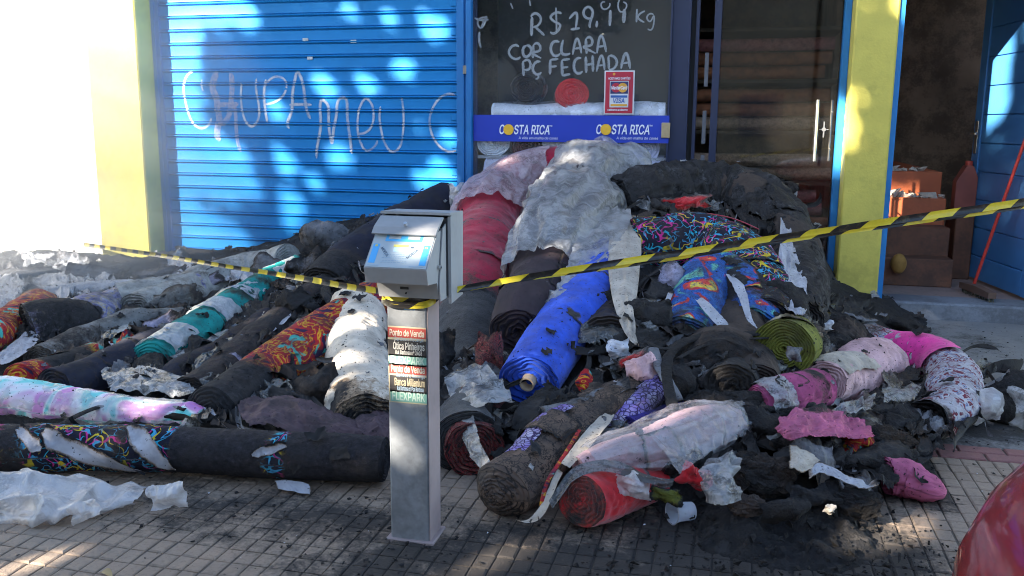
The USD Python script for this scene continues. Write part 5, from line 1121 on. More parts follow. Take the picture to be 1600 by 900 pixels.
for k, (x, y, w, h, m, rot, lab) in enumerate(((35, 575, 40, 18, 'c_white', 20, 'white rag above the orange red roll end'), (240, 475, 50, 24, 'c_grey', 15, 'grey rag between the lilac band roll and the grey roll'), (255, 505, 60, 26, 'c_lilacgrey', 30, 'lilac grey rag above the white end of the teal roll'), (330, 440, 40, 18, 'c_lilacgrey', 30, 'lilac rag showing between the grey and the teal rolls'), (40, 430, 110, 22, 'c_ash', 5, 'pale ash rag heap in the glare beyond the far pillar'), (150, 430, 90, 24, 'c_ash', -5, 'ash rag pile at the foot of the far pillar'), (250, 432, 80, 22, 'c_ash', 8, 'grey rag pile under the shutter sill'), (330, 418, 60, 22, 'c_charbrown', 12, 'brown rag pile near the corner of the shutter sill'), (430, 420, 60, 30, 'c_ash', -15, 'whitish rag at the top of the teal roll'), (410, 540, 50, 40, 'c_char', 30, 'black rag beside the floral roll'), (360, 570, 50, 24, 'c_lilacgrey', 35, 'lilac scrap near the floral roll'), (280, 470, 70, 34, 'c_grey', 20, 'dark mesh rag draped on the large grey roll'), (470, 480, 50, 60, 'c_char', 40, 'black crust above the floral roll'))):
    wad('rag', lab, 'rag', x, y, w, h, MAT[m], rot=rot, seed=70+k, soot={'c_white': .1, 'c_ash': .2}.get(m, .3), crum=.7, off=-.03)
# white plastic on the pavement before the foremost roll
pg = lambda rows: [[onz(x, y, z) for x, y, z in r] for r in rows]
sheet('plastic_sheet', 'long crumpled whitish plastic sheet on the pavement before the foremost roll', 'plastic film', pg([[(-40, 742, .10), (60, 742, .09), (150, 752, .06), (240, 765, .03)], [(-40, 775, .06), (60, 768, .09), (140, 775, .06), (230, 775, .045)], [(-40, 800, .02), (40, 800, .05), (110, 800, .05), (220, 784, .03)], [(-40, 806, .0), (30, 812, .01), (90, 808, .01), (215, 790, .01)]]), MAT['f_white'], world=True, seed=23, amp=.032, freq=8, rag=.10)
wad('plastic_bunch', 'bunched whitish plastic tuft at the tip of the long plastic sheet', 'plastic film', 264, 775, 58, 38, MAT['f_white'], rot=10, seed=24, crum=.9, soot=0, off=-.0)
wad('plastic_bunch', 'small loose whitish plastic piece on the tiles left of the tuft', 'plastic film', 134, 797, 46, 26, MAT['f_white'], rot=20, seed=25, crum=.9, soot=0, thick=.4)
sheet('white_scrap', 'white singed flap sticking out from under the foremost roll', 'cloth scrap', pg([[(428, 752, .03), (455, 750, .035), (486, 757, .03)], [(432, 764, .012), (460, 770, .012), (488, 775, .01)]]), MAT['c_back'], world=True, seed=26, amp=.008, rag=.1, nu=36, nv=36, soot=-.05)
# --- the near (right) half of the heap
ch = roll('fabric_roll', 'crimson roll with a soot black lower half, leaning on the wall behind the ticket post', [(725, 690, 50, .10), (732, 600, 54, .08), (738, 500, 56, .06), (748, 410, 58, .03), (778, 325, 56, .03), (825, 282, 44, .05), (905, 268, 34, .10)], MAT['c_crimson'], seed=81, base=-.12, spots=[(.12, .30, 1.3), (.52, .03, .25), (.66, .07, .25, 200, 40)], under=.3, wrk=.05)
wrap(ch, .70, .98, MAT['f_pink'], grow=1.09, crum=.32, seed=82, cs=(1.8, .35))
sv = roll('fabric_roll', 'plum brown roll sleeved in crumpled silvery plastic, topmost in the middle of the heap', [(808, 522, 46, -.10), (828, 470, 48, -.12), (855, 405, 56, -.10), (890, 335, 62, -.06), (930, 285, 52, -.02), (975, 258, 36, .02)], MAT['c_plum'], seed=83, base=.05, hole=.16, layers=6, depth=.16, wrk=.04)
wrap(sv, .24, 1.0, MAT['f_silver'], grow=1.17, crum=.36, seed=84, amp=.11, ragged=.03, cs=(1.5, .33))
sheet('plastic_sheet', 'long fold of silvery plastic hanging down beside the blue roll', 'plastic film', [[(905, 330, -.14), (950, 320, -.14), (985, 330, -.08)], [(890, 400, -.18), (930, 395, -.18), (970, 385, -.08)], [(868, 450, -.16), (895, 450, -.18), (925, 430, -.10)], [(858, 480, -.10), (878, 486, -.12), (895, 470, -.08)]], MAT['f_silver'], seed=27, amp=.035, freq=9, rag=.08)
wad('plastic_bunch', 'knotted sooty plastic bag end at the very top of the heap, before the banner', 'plastic film', 962, 255, 96, 62, MAT['f_silver'], rot=-15, seed=28, crum=.8, soot=0, off=-.06, freq=2.0)
wad('plastic_bunch', 'dark grey twisted plastic tip beside the knotted bag end', 'plastic film', 915, 243, 46, 22, MAT['f_soot'], rot=-12, seed=29, crum=.8, soot=.2, off=-.02)
wad('plastic_bunch', 'frayed white plastic tuft at the tip of the navy black roll, before the shutter edge', 'plastic film', 716, 312, 26, 52, MAT['f_white'], rot=5, seed=30, crum=1.0, soot=.1, off=-.06)
bl = roll('fabric_roll', 'royal blue roll with its cardboard core showing, in the middle of the heap', [(826, 596, 48, -.14), (862, 540, 49, -.12), (900, 490, 46, -.08), (938, 432, 42, -.02), (955, 400, 36, .06)], MAT['c_blue'], seed=85, base=-.10, spots=[(.25, .10, .22, 70, 40), (.6, .12, .30, 20, 50), (.8, .15, .4, 10, 70), (.78, .1, .35, 150, 40)], hole=.24, layers=5, depth=.10, core='first', wrk=.03, amp=.03, lump=.09, crum=.03, under=.1, bulge=-.1)
wad('red_net_rag', 'dark red net rag hanging between the crimson and the blue rolls', 'rag', 772, 570, 50, 100, MAT['c_redmesh'], rot=8, seed=31, soot=.1, off=-.03)
fp_ = roll('fabric_roll', 'dark red net roll under the grey plastic, right beside the ticket post', [(742, 700, 50, -.02), (752, 660, 48, .0), (770, 610, 44, .06)], MAT['c_redmesh'], seed=86, base=.15, crum=.1)
sheet('plastic_sheet', 'stiff grey plastic sheet draped beside the ticket post under the crimson roll', 'plastic film', [[(690, 590, -.12), (730, 575, -.12), (765, 572, -.10)], [(700, 620, -.18), (745, 608, -.20), (790, 600, -.12)], [(720, 640, -.16), (765, 640, -.18), (806, 635, -.10)]], MAT['f_grey'], seed=32, amp=.03, freq=7, rag=.08)
sheet('plastic_sheet', 'narrow grey plastic tail hanging from the stiff sheet to the pavement', 'plastic film', [[(705, 632, -.18), (722, 690, -.18), (752, 738, -.10)], [(735, 630, -.20), (752, 680, -.20), (768, 730, -.12)]], MAT['f_grey'], seed=33, amp=.02, freq=8, rag=.07, nu=50)
bb = roll('fabric_roll', 'thick scorched brown roll with cracked crust, lying end on at the foot of the heap', [(782, 768, 48, -.10), (830, 735, 52, -.10), (890, 690, 52, -.08), (960, 640, 44, -.04), (1020, 600, 36, .04)], MAT['c_crack'], seed=87, base=-.12, spots=[(.75, .35, .5)], under=.5, lump=.2, amp=.12, loose_n=1, bulge=.5, depth=.05, hole=.03, rag=.2, crum=.08, wrk=.05)
wrap(bb, .10, .50, MAT['c_flake'], grow=1.035, crum=.10, seed=88, arc=(84, 126), name='flaking_layer', ragged=.05)
roll('fabric_roll', 'narrow charred roll with a violet flaking streak above the scorched brown roll', [(930, 690, 22, .02), (985, 650, 24, -.04), (1030, 605, 24, -.02), (1050, 580, 20, .05)], MAT['c_flake'], seed=89, base=.38, spots=[(.5, .25, -.35, 60, 50)], crum=.2)
sheet('peeled_cloth', 'long pale beige cloth strip peeled off the scorched brown roll', 'cloth strip', [[(945, 640, -.10), (905, 688, -.14), (875, 728, -.14)], [(962, 646, -.10), (930, 692, -.15), (888, 735, -.14)]], MAT['c_backcream'], seed=34, amp=.010, rag=.06, soot=.0, edge_soot=.4, nu=40, nv=70)
sheet('peeled_cloth', 'thin singed strip with an orange edge reaching from the brown roll to the tiles', 'cloth strip', [[(872, 728, -.14), (852, 770, -.12), (830, 806, -.05), (802, 810, -.02)], [(882, 735, -.15), (860, 782, -.13), (842, 812, -.05), (806, 814, -.02)]], MAT['c_backcream'], seed=35, amp=.010, rag=.05, soot=.12, nu=30, nv=80)
tube_single('singed_edge', 'twisted orange brown singed edge beside the thin strip at the foot of the brown roll', 'cloth strip', strap([(905, 672, -.14), (872, 726, -.15), (852, 762, -.13), (846, 790, -.08)], .016, 8), MAT['c_orange'], .25)
rd = roll('fabric_roll', 'short bright red roll with a scorched end at the front of the heap', [(908, 781, 38, -.17), (940, 775, 41, -.10), (982, 764, 39, .0), (1020, 752, 34, .10)], MAT['c_red'], seed=90, base=-.2, spots=[(.0, .02, .2)], under=.15, hole=.05, layers=6, depth=.06, bulge=.12, endsoot=.50, wrk=.14, crum=.10, loose_n=1)
wad('red_scrap', 'red cloth bulging out under the plastic fan, beside the grey plastic bag', 'cloth scrap', 1085, 745, 50, 34, MAT['c_red'], rot=-25, seed=172, soot=-.1, off=-.10, crum=.4)
wad('film_patch', 'whitish torn film patch clinging to the red roll', 'plastic film', 988, 756, 52, 34, MAT['f_white'], rot=-5, seed=36, crum=.7, soot=0, thick=.4, off=-.16)
pk = roll('fabric_roll', 'pale pink roll in sooty clear film lying across the red roll', [(905, 730, 20, -.16), (960, 712, 30, -.17), (1040, 695, 40, -.16), (1110, 675, 38, -.14), (1165, 655, 30, -.08)], MAT['c_palepink'], seed=91, base=-.02, crum=.1, amp=.1)
wrap(pk, 0, 1, MAT['f_clear'], grow=1.16, crum=.46, seed=92, amp=.12, cs=(1.5, .25))
sheet('plastic_sheet', 'twisted olive grey film gathered in folds over the red roll end', 'plastic film', [[(855, 790, -.14), (880, 750, -.18), (930, 722, -.20), (1000, 735, -.20), (1055, 750, -.16)], [(862, 800, -.14), (890, 765, -.18), (935, 738, -.21), (1000, 748, -.21), (1050, 760, -.17)]], MAT['f_soot'], seed=37, amp=.022, freq=12, stretch=(2.2, .5), rag=.06)
sheet('plastic_sheet', 'clear plastic sheet fanned upward over the pale pink roll', 'plastic film', [[(1010, 690, -.20), (1060, 660, -.22), (1110, 642, -.20), (1140, 638, -.14)], [(1040, 720, -.21), (1085, 690, -.24), (1130, 665, -.22), (1168, 660, -.14)], [(1060, 745, -.18), (1095, 720, -.22), (1130, 700, -.20), (1160, 680, -.12)]], MAT['f_clear'], seed=38, amp=.030, freq=9, stretch=(.6, 2), rag=.07)
roll('fabric_roll', 'indigo roll end peeping out above the pale pink roll', [(985, 672, 24, -.05), (1030, 655, 26, .0), (1090, 640, 24, .06)], MAT['c_indigo'], seed=93, base=.05, crum=.1)
# dark middle
dk = roll('fabric_roll', 'charred round roll end with a white rag in it, right of the blue roll', [(950, 535, 44, -.10), (956, 522, 47, .04), (964, 500, 46, .2)], MAT['c_navy'], seed=94, base=.42, depth=.12, hole=.2, crum=.12, endsoot=.5)
wad('white_rag', 'white rag stuffed into the charred round roll end', 'rag', 965, 545, 32, 28, MAT['c_white'], rot=10, seed=39, soot=-.1, off=-.16)
sheet('peeled_cloth', 'long cream cloth strip hanging down from under the silvery plastic', 'cloth strip', [[(958, 335, -.10), (950, 420, -.16), (962, 490, -.18), (992, 540, -.15)], [(978, 330, -.11), (978, 410, -.18), (980, 480, -.20), (998, 540, -.15)], [(1000, 338, -.08), (1000, 420, -.14), (990, 490, -.17), (1000, 542, -.15)]], MAT['c_backcream'], seed=40, amp=.016, freq=8, stretch=(2, .4), rag=.05, soot=.05, edge_soot=.5)
wad('pink_scrap', 'small pale pink folded scrap in front of the charred round roll', 'cloth scrap', 1003, 578, 48, 42, MAT['c_palepink'], rot=15, seed=41, soot=.0, off=-.12, crum=.5)
wad('red_scrap', 'dark red scrap above the pale pink scrap', 'cloth scrap', 985, 562, 60, 16, MAT['c_red'], rot=25, seed=42, soot=.40, off=-.14)
wad('printed_scrap', 'red and orange printed scrap in the dark gap right of the blue roll', 'cloth scrap', 912, 598, 22, 36, MAT['c_floral'], rot=-10, seed=43, soot=.05, off=-.02)
sheet('grey_scrap', 'grey flat cloth fold beneath the blue roll end', 'cloth scrap', [[(838, 640, -.12), (900, 625, -.12), (985, 590, -.08)], [(850, 655, -.13), (910, 640, -.13), (990, 610, -.09)]], MAT['c_ash'], seed=44, amp=.02, rag=.08, soot=.25, nu=40)
# top right: the charred roll, loop print roll and hanging sheets
D1 = roll('fabric_roll', 'charred black roll arching across the top of the heap before the doorway', [(968, 312, 34, .03), (1020, 303, 42, .0), (1100, 305, 46, -.03), (1180, 325, 48, -.03), (1225, 370, 44, -.02), (1245, 430, 40, .02), (1250, 500, 36, .06)], MAT['c_crust'], seed=95, base=.0, crum=.42, lump=.2, wrk=.2, top=.1, amp=.12, loose_n=4)
loose(D1, MAT['c_charbrown'], 777, 2, soot=.2)
wad('red_scrap', 'red and white burnt scrap showing under the charred arching roll', 'cloth scrap', 1070, 318, 84, 22, MAT['c_red'], rot=6, seed=45, soot=.30, off=-.14, crum=.8)
tube_single('singed_edge', 'thin red singed edge along the lower side of the charred arching roll', 'cloth strip', strap([(1090, 332, -.16), (1140, 340, -.17), (1185, 358, -.15)], .02, 11), MAT['c_crimson'], .25)
tube_single('singed_edge', 'brown and red layered edge along the top of the charred arching roll', 'cloth strip', strap([(1140, 277, -.03), (1180, 285, -.06), (1215, 305, -.08), (1235, 335, -.08)], .026, 12), MAT['c_redmesh'], .2)
D2 = roll('fabric_roll', 'loop print roll curving under the charred arching roll', [(985, 382, 46, -.03), (1040, 382, 54, -.07), (1110, 394, 60, -.09), (1165, 424, 58, -.08), (1192, 465, 52, -.04), (1200, 505, 44, .0)], MAT['c_squig'], seed=96, base=-.05, spots=[(.0, .10, .4), (.97, .12, .6), (.45, .03, .2)], under=.15, wrk=.06, step=.010)
sheet('hanging_sheet', 'long greyish white cloth sheet hanging off the near end of the charred arching roll', 'cloth sheet', [[(1218, 312, -.20), (1216, 380, -.26), (1212, 440, -.26), (1226, 478, -.22)], [(1240, 322, -.22), (1238, 400, -.28), (1238, 450, -.28), (1246, 498, -.22)], [(1256, 335, -.16), (1258, 400, -.22), (1258, 450, -.22), (1256, 496, -.18)]], MAT['c_back'], seed=46, amp=.022, freq=8, stretch=(2.4, .4), rag=.05, soot=.12, edge_soot=.5)
sheet('hanging_sheet', 'dark grey cloth sheet hanging outermost next to the greyish white one', 'cloth sheet', [[(1250, 345, -.05), (1254, 420, -.08), (1262, 490, -.06)], [(1264, 365, -.03), (1270, 430, -.06), (1282, 492, -.03)]], MAT['c_charbrown'], seed=47, amp=.02, freq=8, stretch=(2, .5), rag=.06, soot=.15)
tr_ = roll('fabric_roll', 'tropical blue print roll with white peeled strips, in the hollow under the loop print roll', [(1070, 528, 36, -.06), (1090, 480, 44, -.10), (1125, 440, 46, -.10), (1155, 455, 42, -.08), (1175, 510, 38, -.04)], MAT['c_tropic'], seed=97, base=.0, spots=[(.02, .10, .4), (.75, .2, .7), (.5, .04, .3)], under=.2, wrk=.1)
sheet('peeled_cloth', 'white peeled strip crossing the tropical blue roll low down', 'cloth strip', [[(1078, 452, -.20), (1098, 485, -.24), (1120, 510, -.22), (1138, 524, -.18)], [(1090, 458, -.21), (1112, 478, -.25), (1132, 498, -.22), (1142, 520, -.18)]], MAT['c_back'], seed=48, amp=.012, rag=.07, soot=-.05, edge_soot=.6, nu=40)
sheet('peeled_cloth', 'white peeled strip running down the near side of the tropical blue roll', 'cloth strip', [[(1118, 415, -.20), (1140, 440, -.24), (1160, 480, -.22), (1176, 518, -.16)], [(1132, 410, -.20), (1162, 445, -.24), (1172, 480, -.22), (1186, 515, -.16)]], MAT['c_back'], seed=49, amp=.012, rag=.06, soot=-.08, edge_soot=.5, nu=40)
wad('printed_scrap', 'red and pink printed scrap at the crown of the tropical blue roll', 'cloth scrap', 1130, 408, 62, 24, MAT['c_tropic'], rot=-18, seed=50, soot=.05, off=-.16)
wad('lilac_rag', 'lilac grey crumpled rag in the dark hollow left of the tropical blue roll', 'rag', 1050, 442, 36, 56, MAT['c_lilacgrey'], rot=-10, seed=51, soot=.1, off=-.05, crum=.9)
sheet('grey_curl', 'grey curled strip at the back of the dark hollow', 'cloth strip', [[(1000, 440, -.02), (1012, 462, -.05), (1040, 452, -.04)], [(1003, 452, -.02), (1014, 474, -.05), (1042, 464, -.04)]], MAT['c_back'], seed=52, amp=.008, rag=.08, soot=.25, nu=30)
sheet('grey_curl', 'stiff grey strip standing in the dark hollow beside the lilac rag', 'cloth strip', [[(1044, 455, -.12), (1034, 480, -.14), (1024, 500, -.12)], [(1052, 458, -.12), (1042, 484, -.14), (1032, 504, -.12)]], MAT['c_back'], seed=53, amp=.006, rag=.07, soot=.15, nu=30)
wad('white_rag', 'small white rag at the foot of the stiff grey strip', 'rag', 1026, 488, 20, 14, MAT['c_white'], rot=-30, seed=54, soot=-.05, off=-.14)
# front middle right
bs_ = roll('fabric_roll', 'big scorched brown bundle of rolls tied round with black straps, beside the olive roll end', [(1118, 582, 64, -.16), (1112, 566, 70, -.02), (1108, 545, 66, .18)], MAT['c_charbrown'], seed=98, base=.12, top=-.15, spots=[(.0, .25, .5)], hole=.02, layers=3, depth=.05, crum=.2, lump=.25, bulge=.5, rag=.5, endsoot=.55)
roll('fabric_roll', 'charred roll end with a few yellow flecks low in the scorched brown bundle', [(1142, 606, 38, -.22), (1148, 592, 40, -.06)], MAT['c_char'], seed=99, base=.35, hole=.15, layers=5, depth=.10, rag=.4, crum=.15)
roll('fabric_roll', 'scorched roll at the near flank of the brown bundle, under the straps', [(1180, 600, 42, -.12), (1165, 545, 44, -.04), (1150, 500, 40, .08)], MAT['c_charbrown'], seed=100, base=.3, crum=.15)
for k, (px, w, so, lab) in enumerate((([(1052, 640, -.16), (1042, 590, -.20), (1046, 555, -.20), (1080, 530, -.22), (1140, 522, -.24), (1200, 520, -.22), (1250, 505, -.18)], .045, .55, 'broad black strap looped over the scorched brown bundle'), ([(1060, 560, -.22), (1100, 540, -.25), (1160, 530, -.25), (1230, 528, -.24)], .022, .5, 'narrow black strap across the top of the brown bundle'), ([(1020, 545, -.16), (1032, 575, -.18), (1048, 605, -.18), (1058, 625, -.15)], .05, .3, 'grey black cloth strap falling left of the brown bundle'), ([(1268, 510, -.20), (1282, 545, -.22), (1288, 590, -.22), (1284, 630, -.16)], .04, .5, 'black strap hanging down beside the olive roll end'), ([(1010, 535, -.12), (1040, 545, -.14), (1070, 530, -.16), (1130, 540, -.2)], .03, .4, 'frayed dark strap end above the pale pink scrap'))):
    tube_single('cloth_strap', lab, 'strap', strap(px, w, 20+k), MAT['c_ash' if so < .4 else 'c_char'], so)
ol = roll('fabric_roll', 'olive yellow roll end on, its spiral layers facing the street', [(1225, 545, 48, -.34), (1229, 541, 48, -.12), (1235, 534, 44, .16)], MAT['c_olive'], seed=101, base=.02, hole=.08, layers=11, depth=.09, spots=[(0, .1, .08)], endsoot=.10, amp=.06, rag=.10)
wad('ash_core', 'grey ash plug in the centre of the olive roll end', 'ash', 1240, 552, 20, 22, MAT['c_ash'], seed=55, soot=0, off=-.37, thick=.4)
sheet('cream_scrap', 'cream cloth edge lying on top of the olive roll end', 'cloth scrap', [[(1192, 508, -.36), (1228, 491, -.38), (1262, 500, -.36), (1284, 525, -.34)], [(1188, 516, -.24), (1228, 496, -.26), (1268, 506, -.26), (1288, 545, -.24)]], MAT['c_backcream'], seed=56, amp=.014, rag=.10, soot=.1, nu=40)
wad('white_rag', 'small white cloth fold at the upper right of the olive roll end', 'rag', 1284, 507, 34, 18, MAT['c_white'], rot=0, seed=57, soot=-.1, off=-.12)
mg = roll('fabric_roll', 'magenta grey roll in torn film beneath the olive roll end', [(1185, 628, 26, -.16), (1225, 618, 32, -.18), (1270, 608, 34, -.17)], MAT['c_magenta'], seed=102, base=.05, top=.1, crum=.15, spots=[(.8, .12, .4)])
wrap(mg, 0, .35, MAT['f_grey'], grow=1.1, crum=.3, seed=103)
pp = roll('fabric_roll', 'pale pink roll with burnt cream fringe, between olive end and hot pink roll', [(1288, 600, 38, -.16), (1330, 585, 42, -.15), (1375, 565, 40, -.10)], MAT['c_palepink'], seed=104, base=.0, under=.2, crum=.14, spots=[(1.0, .12, .3)])
wrap(pp, 0, .55, MAT['c_backcream'], grow=1.06, crum=.25, seed=105, arc=(30, 150), name='burnt_fringe')
sheet('plastic_sheet', 'sooty film hanging off the near end of the pale pink roll', 'plastic film', [[(1365, 540, -.16), (1385, 570, -.18), (1400, 600, -.14)], [(1375, 600, -.18), (1395, 615, -.18), (1415, 625, -.12)]], MAT['f_soot'], seed=58, amp=.03, rag=.15, nu=50, nv=50)
# hot pink and paisley roll: one bent roll on the cement
pz = [onz(1352, 535, .12), onz(1400, 548, .12), onz(1450, 560, .12), onz(1490, 583, .12), onz(1500, 612, .118), onz(1478, 640, .11), onz(1446, 655, .10)]
pa = roll('fabric_roll', 'bent roll, hot pink cloth bursting from its paisley print cover, outermost on the cement', None, MAT['c_paisley'], P=pz, R=[.125, .128, .13, .135, .13, .12, .112], seed=106, base=-.05, spots=[(.0, .12, .5), (1.0, .03, .5)], under=.3, endsoot=1.0, hole=.3, layers=4, depth=.25, wrk=.09, crum=.08, bulge=-.5, rag=.2, step=.010)
wrap(pa, .05, .44, MAT['c_hot'], grow=1.13, crum=.03, seed=107, arc=(-52, 108), name='hot_pink_layer', ragged=.035, amp=.02, label='smooth hot pink cloth where the paisley cover is burnt away')
sheet('plastic_sheet', 'pale bluish film lip round the burnt mouth of the paisley roll', 'plastic film', pg([[(1425, 668, .012), (1450, 672, .02), (1480, 655, .05), (1496, 640, .08)], [(1430, 676, .005), (1455, 678, .012), (1486, 664, .03), (1502, 650, .06)]]), MAT['f_white'], world=True, seed=59, amp=.010, rag=.08, nu=40)
sheet('plastic_sheet', 'smudged film lying between the pale pink roll and the paisley roll', 'plastic film', [[(1370, 605, -.12), (1410, 595, -.12), (1445, 600, -.10)], [(1375, 635, -.14), (1405, 630, -.14), (1432, 632, -.10)]], MAT['f_grey'], seed=60, amp=.03, rag=.14, nu=50, nv=50)
wad('plastic_bunch', 'whitish crumpled plastic puff right behind the paisley roll mouth', 'plastic film', 1528, 633, 58, 54, MAT['f_white'], seed=61, crum=.8, soot=0, off=-.05)
wad('burnt_bundle', 'black burnt rag with a white tag, outermost on the cement', 'burnt cloth', 1568, 628, 66, 72, MAT['c_char'], rot=15, seed=62, soot=.5, crum=.8, off=.02)
c = onz(1557, 630, .10)
single('white_tag', hull([c+[x, y, z] for x in (-.018, .018) for y in (-.002, .002) for z in (-.025, .028)]+[c+[0, 0, .034]]), MAT['paper'], 'small white tag on the black burnt rag', 'tag')
wad('plastic_bunch', 'pale green plastic bag at the edge behind the red car', 'plastic film', 1602, 640, 40, 66, MAT['f_grey'], seed=63, crum=.7, soot=0, off=.0)
# front right rags
sheet('pink_cloth', 'crumpled magenta pink cloth lying on rags at the near foot of the heap', 'cloth', [[(1222, 660, -.16), (1245, 640, -.20), (1285, 638, -.20), (1320, 650, -.18), (1350, 665, -.14)], [(1218, 675, -.18), (1250, 664, -.24), (1290, 664, -.25), (1325, 672, -.22), (1360, 684, -.14)], [(1228, 690, -.17), (1265, 686, -.22), (1300, 690, -.22), (1335, 690, -.19), (1372, 690, -.13)]], MAT['c_pink'], seed=64, amp=.045, freq=8, rag=.10, soot=.02, edge_soot=.35, spots=[(.15, .45, .16, .5)])
pr_ = roll('fabric_roll', 'small dusty pink roll with frayed spiral end, nearest the red car', None, MAT['c_pink'], P=[onz(1388, 745, .075), onz(1415, 746, .075), onz(1445, 757, .062), onz(1472, 766, .022)], R=[.073, .078, .066, .018], seed=108, base=-.05, endsoot=.2, under=.15, crum=.30, wrk=.25, layers=5, depth=.22, hole=.12, rag=.3)
sheet('pink_cloth', 'pink cloth tail twisted behind the small dusty pink roll', 'cloth', pg([[(1335, 700, .10), (1370, 706, .12), (1410, 722, .13)], [(1340, 714, .08), (1372, 722, .10), (1405, 738, .10)]]), MAT['c_pink'], world=True, seed=65, amp=.02, rag=.1, nu=40, nv=50, soot=.1)
sheet('beige_plastic', 'beige singed plastic piece under the pale pink roll', 'plastic film', [[(1290, 640, -.20), (1325, 628, -.22), (1370, 618, -.16)], [(1300, 658, -.22), (1335, 650, -.24), (1362, 640, -.17)]], MAT['f_grey'], seed=66, amp=.028, rag=.12, nu=50, nv=50)
for k, (x, y, w, h, m, rot, so, lab) in enumerate((
  (1150, 640, 110, 50, 'c_char', 5, .5, 'black crust below the scorched brown bundle'), (1190, 665, 80, 46, 'c_char', -20, .45, 'black crumpled rag left of the magenta pink cloth'), (1262, 715, 74, 46, 'c_ash', -20, .05, 'grey white rag below the magenta pink cloth'), (1330, 690, 60, 36, 'c_floral', 10, .25, 'dark orange print rag under the magenta pink cloth'),
  (1190, 742, 96, 60, 'c_charbrown', -5, .45, 'charred brown wad at the front foot of the heap, right of the grey plastic bag'), (1275, 775, 84, 40, 'c_char', 5, .55, 'black ash wad nearest the tiles beside the yellow crumb'), (1340, 785, 70, 36, 'c_char', -12, .5, 'black wad lying before the small dusty pink roll'), (1225, 795, 70, 34, 'c_char', 10, .5, 'low black wad on the ash in front of the charred brown wad'), (1165, 790, 50, 30, 'c_charbrown', 0, .4, 'low brown wad right of the plastic cup'),
  (1010, 284, 60, 26, 'c_char', 8, .4, 'black burnt flake pile at the inner end of the charred arching roll'), (1075, 278, 70, 26, 'c_char', 3, .35, 'black flaky crust along the crown of the charred arching roll'), (1130, 292, 60, 36, 'c_ash', -5, .25, 'greyish flaky crust in the middle of the charred arching roll'), (1190, 310, 60, 40, 'c_char', -30, .4, 'black flaky crust where the charred arching roll bends down'), (1050, 298, 44, 22, 'c_ash', 5, .2, 'grey ash plate on the charred arching roll'), (1345, 768, 40, 50, 'c_ash', 20, .2, 'grey scorched rag touching the small dusty pink roll'), (1240, 690, 60, 40, 'c_charbrown', 30, .3, 'brown rag behind the grey white rag'),
  (1385, 690, 70, 40, 'c_char', -10, .5, 'black rag between the magenta cloth and the paisley roll'), (1400, 655, 60, 40, 'c_char', 10, .5, 'charred rag before the mouth of the paisley roll'), (1320, 520, 80, 50, 'c_charbrown', -35, .35, 'brown charred rag at the foot of the near pillar'), (1310, 545, 60, 40, 'c_char', -25, .5, 'black rag above the pale pink roll'), (1100, 640, 60, 50, 'c_char', 0, .5, 'black rag above the clear plastic fan'), (1060, 600, 60, 60, 'c_char', 20, .5, 'black rag left of the brown bundle'),
  (1010, 500, 70, 60, 'c_char', 0, .5, 'black charred rag deep in the dark hollow'), (1230, 480, 60, 70, 'c_char', 0, .5, 'charred rag under the hanging grey white sheet'), (880, 640, 60, 40, 'c_char', 20, .45, 'black rag beneath the blue roll end'), (1060, 720, 60, 30, 'c_char', 10, .45, 'sooty rag between red roll and clear plastic fan'), (1040, 772, 50, 22, 'c_olive', -10, .35, 'olive brown burnt scrap behind the plastic cup'), (690, 560, 40, 90, 'c_char', 0, .5, 'black rag hidden behind the ticket post'),
  (1590, 600, 60, 40, 'c_char', 0, .5, 'black ash lump far out on the cement'), (1420, 510, 70, 22, 'c_char', -20, .5, 'ash crust behind the hot pink cloth'), (1340, 500, 60, 14, 'c_ash', -10, .2, 'pale rubble scraps at the foot of the near pillar'))):
    wad('rag', lab, 'rag', x, y, w, h, MAT[m], rot=rot, seed=130+k, soot=so, crum=.8, off=-.06, **({'lumpy': True} if k % 2 == 0 and m in ('c_char', 'c_charbrown') and y > 600 else {}))
sheet('plastic_sheet', 'crumpled grey plastic bag standing at the front right of the pale pink roll', 'plastic film', [[(1108, 725, -.14), (1135, 712, -.16), (1155, 715, -.12)], [(1102, 755, -.18), (1128, 748, -.22), (1150, 752, -.14)], [(1110, 785, -.12), (1132, 792, -.14), (1155, 785, -.10)]], MAT['f_grey'], seed=67, amp=.036, freq=12, rag=.10)
sheet('silver_cloth', 'wavy silver grey singed cloth strip across the black wads at the front', 'cloth strip', [[(1255, 742, -.16), (1290, 728, -.19), (1330, 748, -.18), (1375, 738, -.14)], [(1258, 758, -.17), (1292, 744, -.20), (1330, 764, -.19), (1378, 752, -.14)]], MAT['c_back'], seed=68, amp=.016, rag=.10, soot=.15, nu=40, nv=70)
sheet('beige_plastic', 'beige stiff cloth triangle beside the grey white rag', 'cloth scrap', [[(1232, 690, -.18), (1262, 700, -.20), (1292, 712, -.17)], [(1232, 735, -.18), (1252, 738, -.20), (1270, 732, -.17)]], MAT['c_backcream'], seed=69, amp=.016, rag=.10, soot=.1, nu=50, nv=50)
wad('yellow_crumb', 'small yellow foam crumb on the ash in front of the heap', 'foam scrap', 1296, 795, 18, 14, MAT['c_cream'], seed=71, soot=-.3, off=-.15)
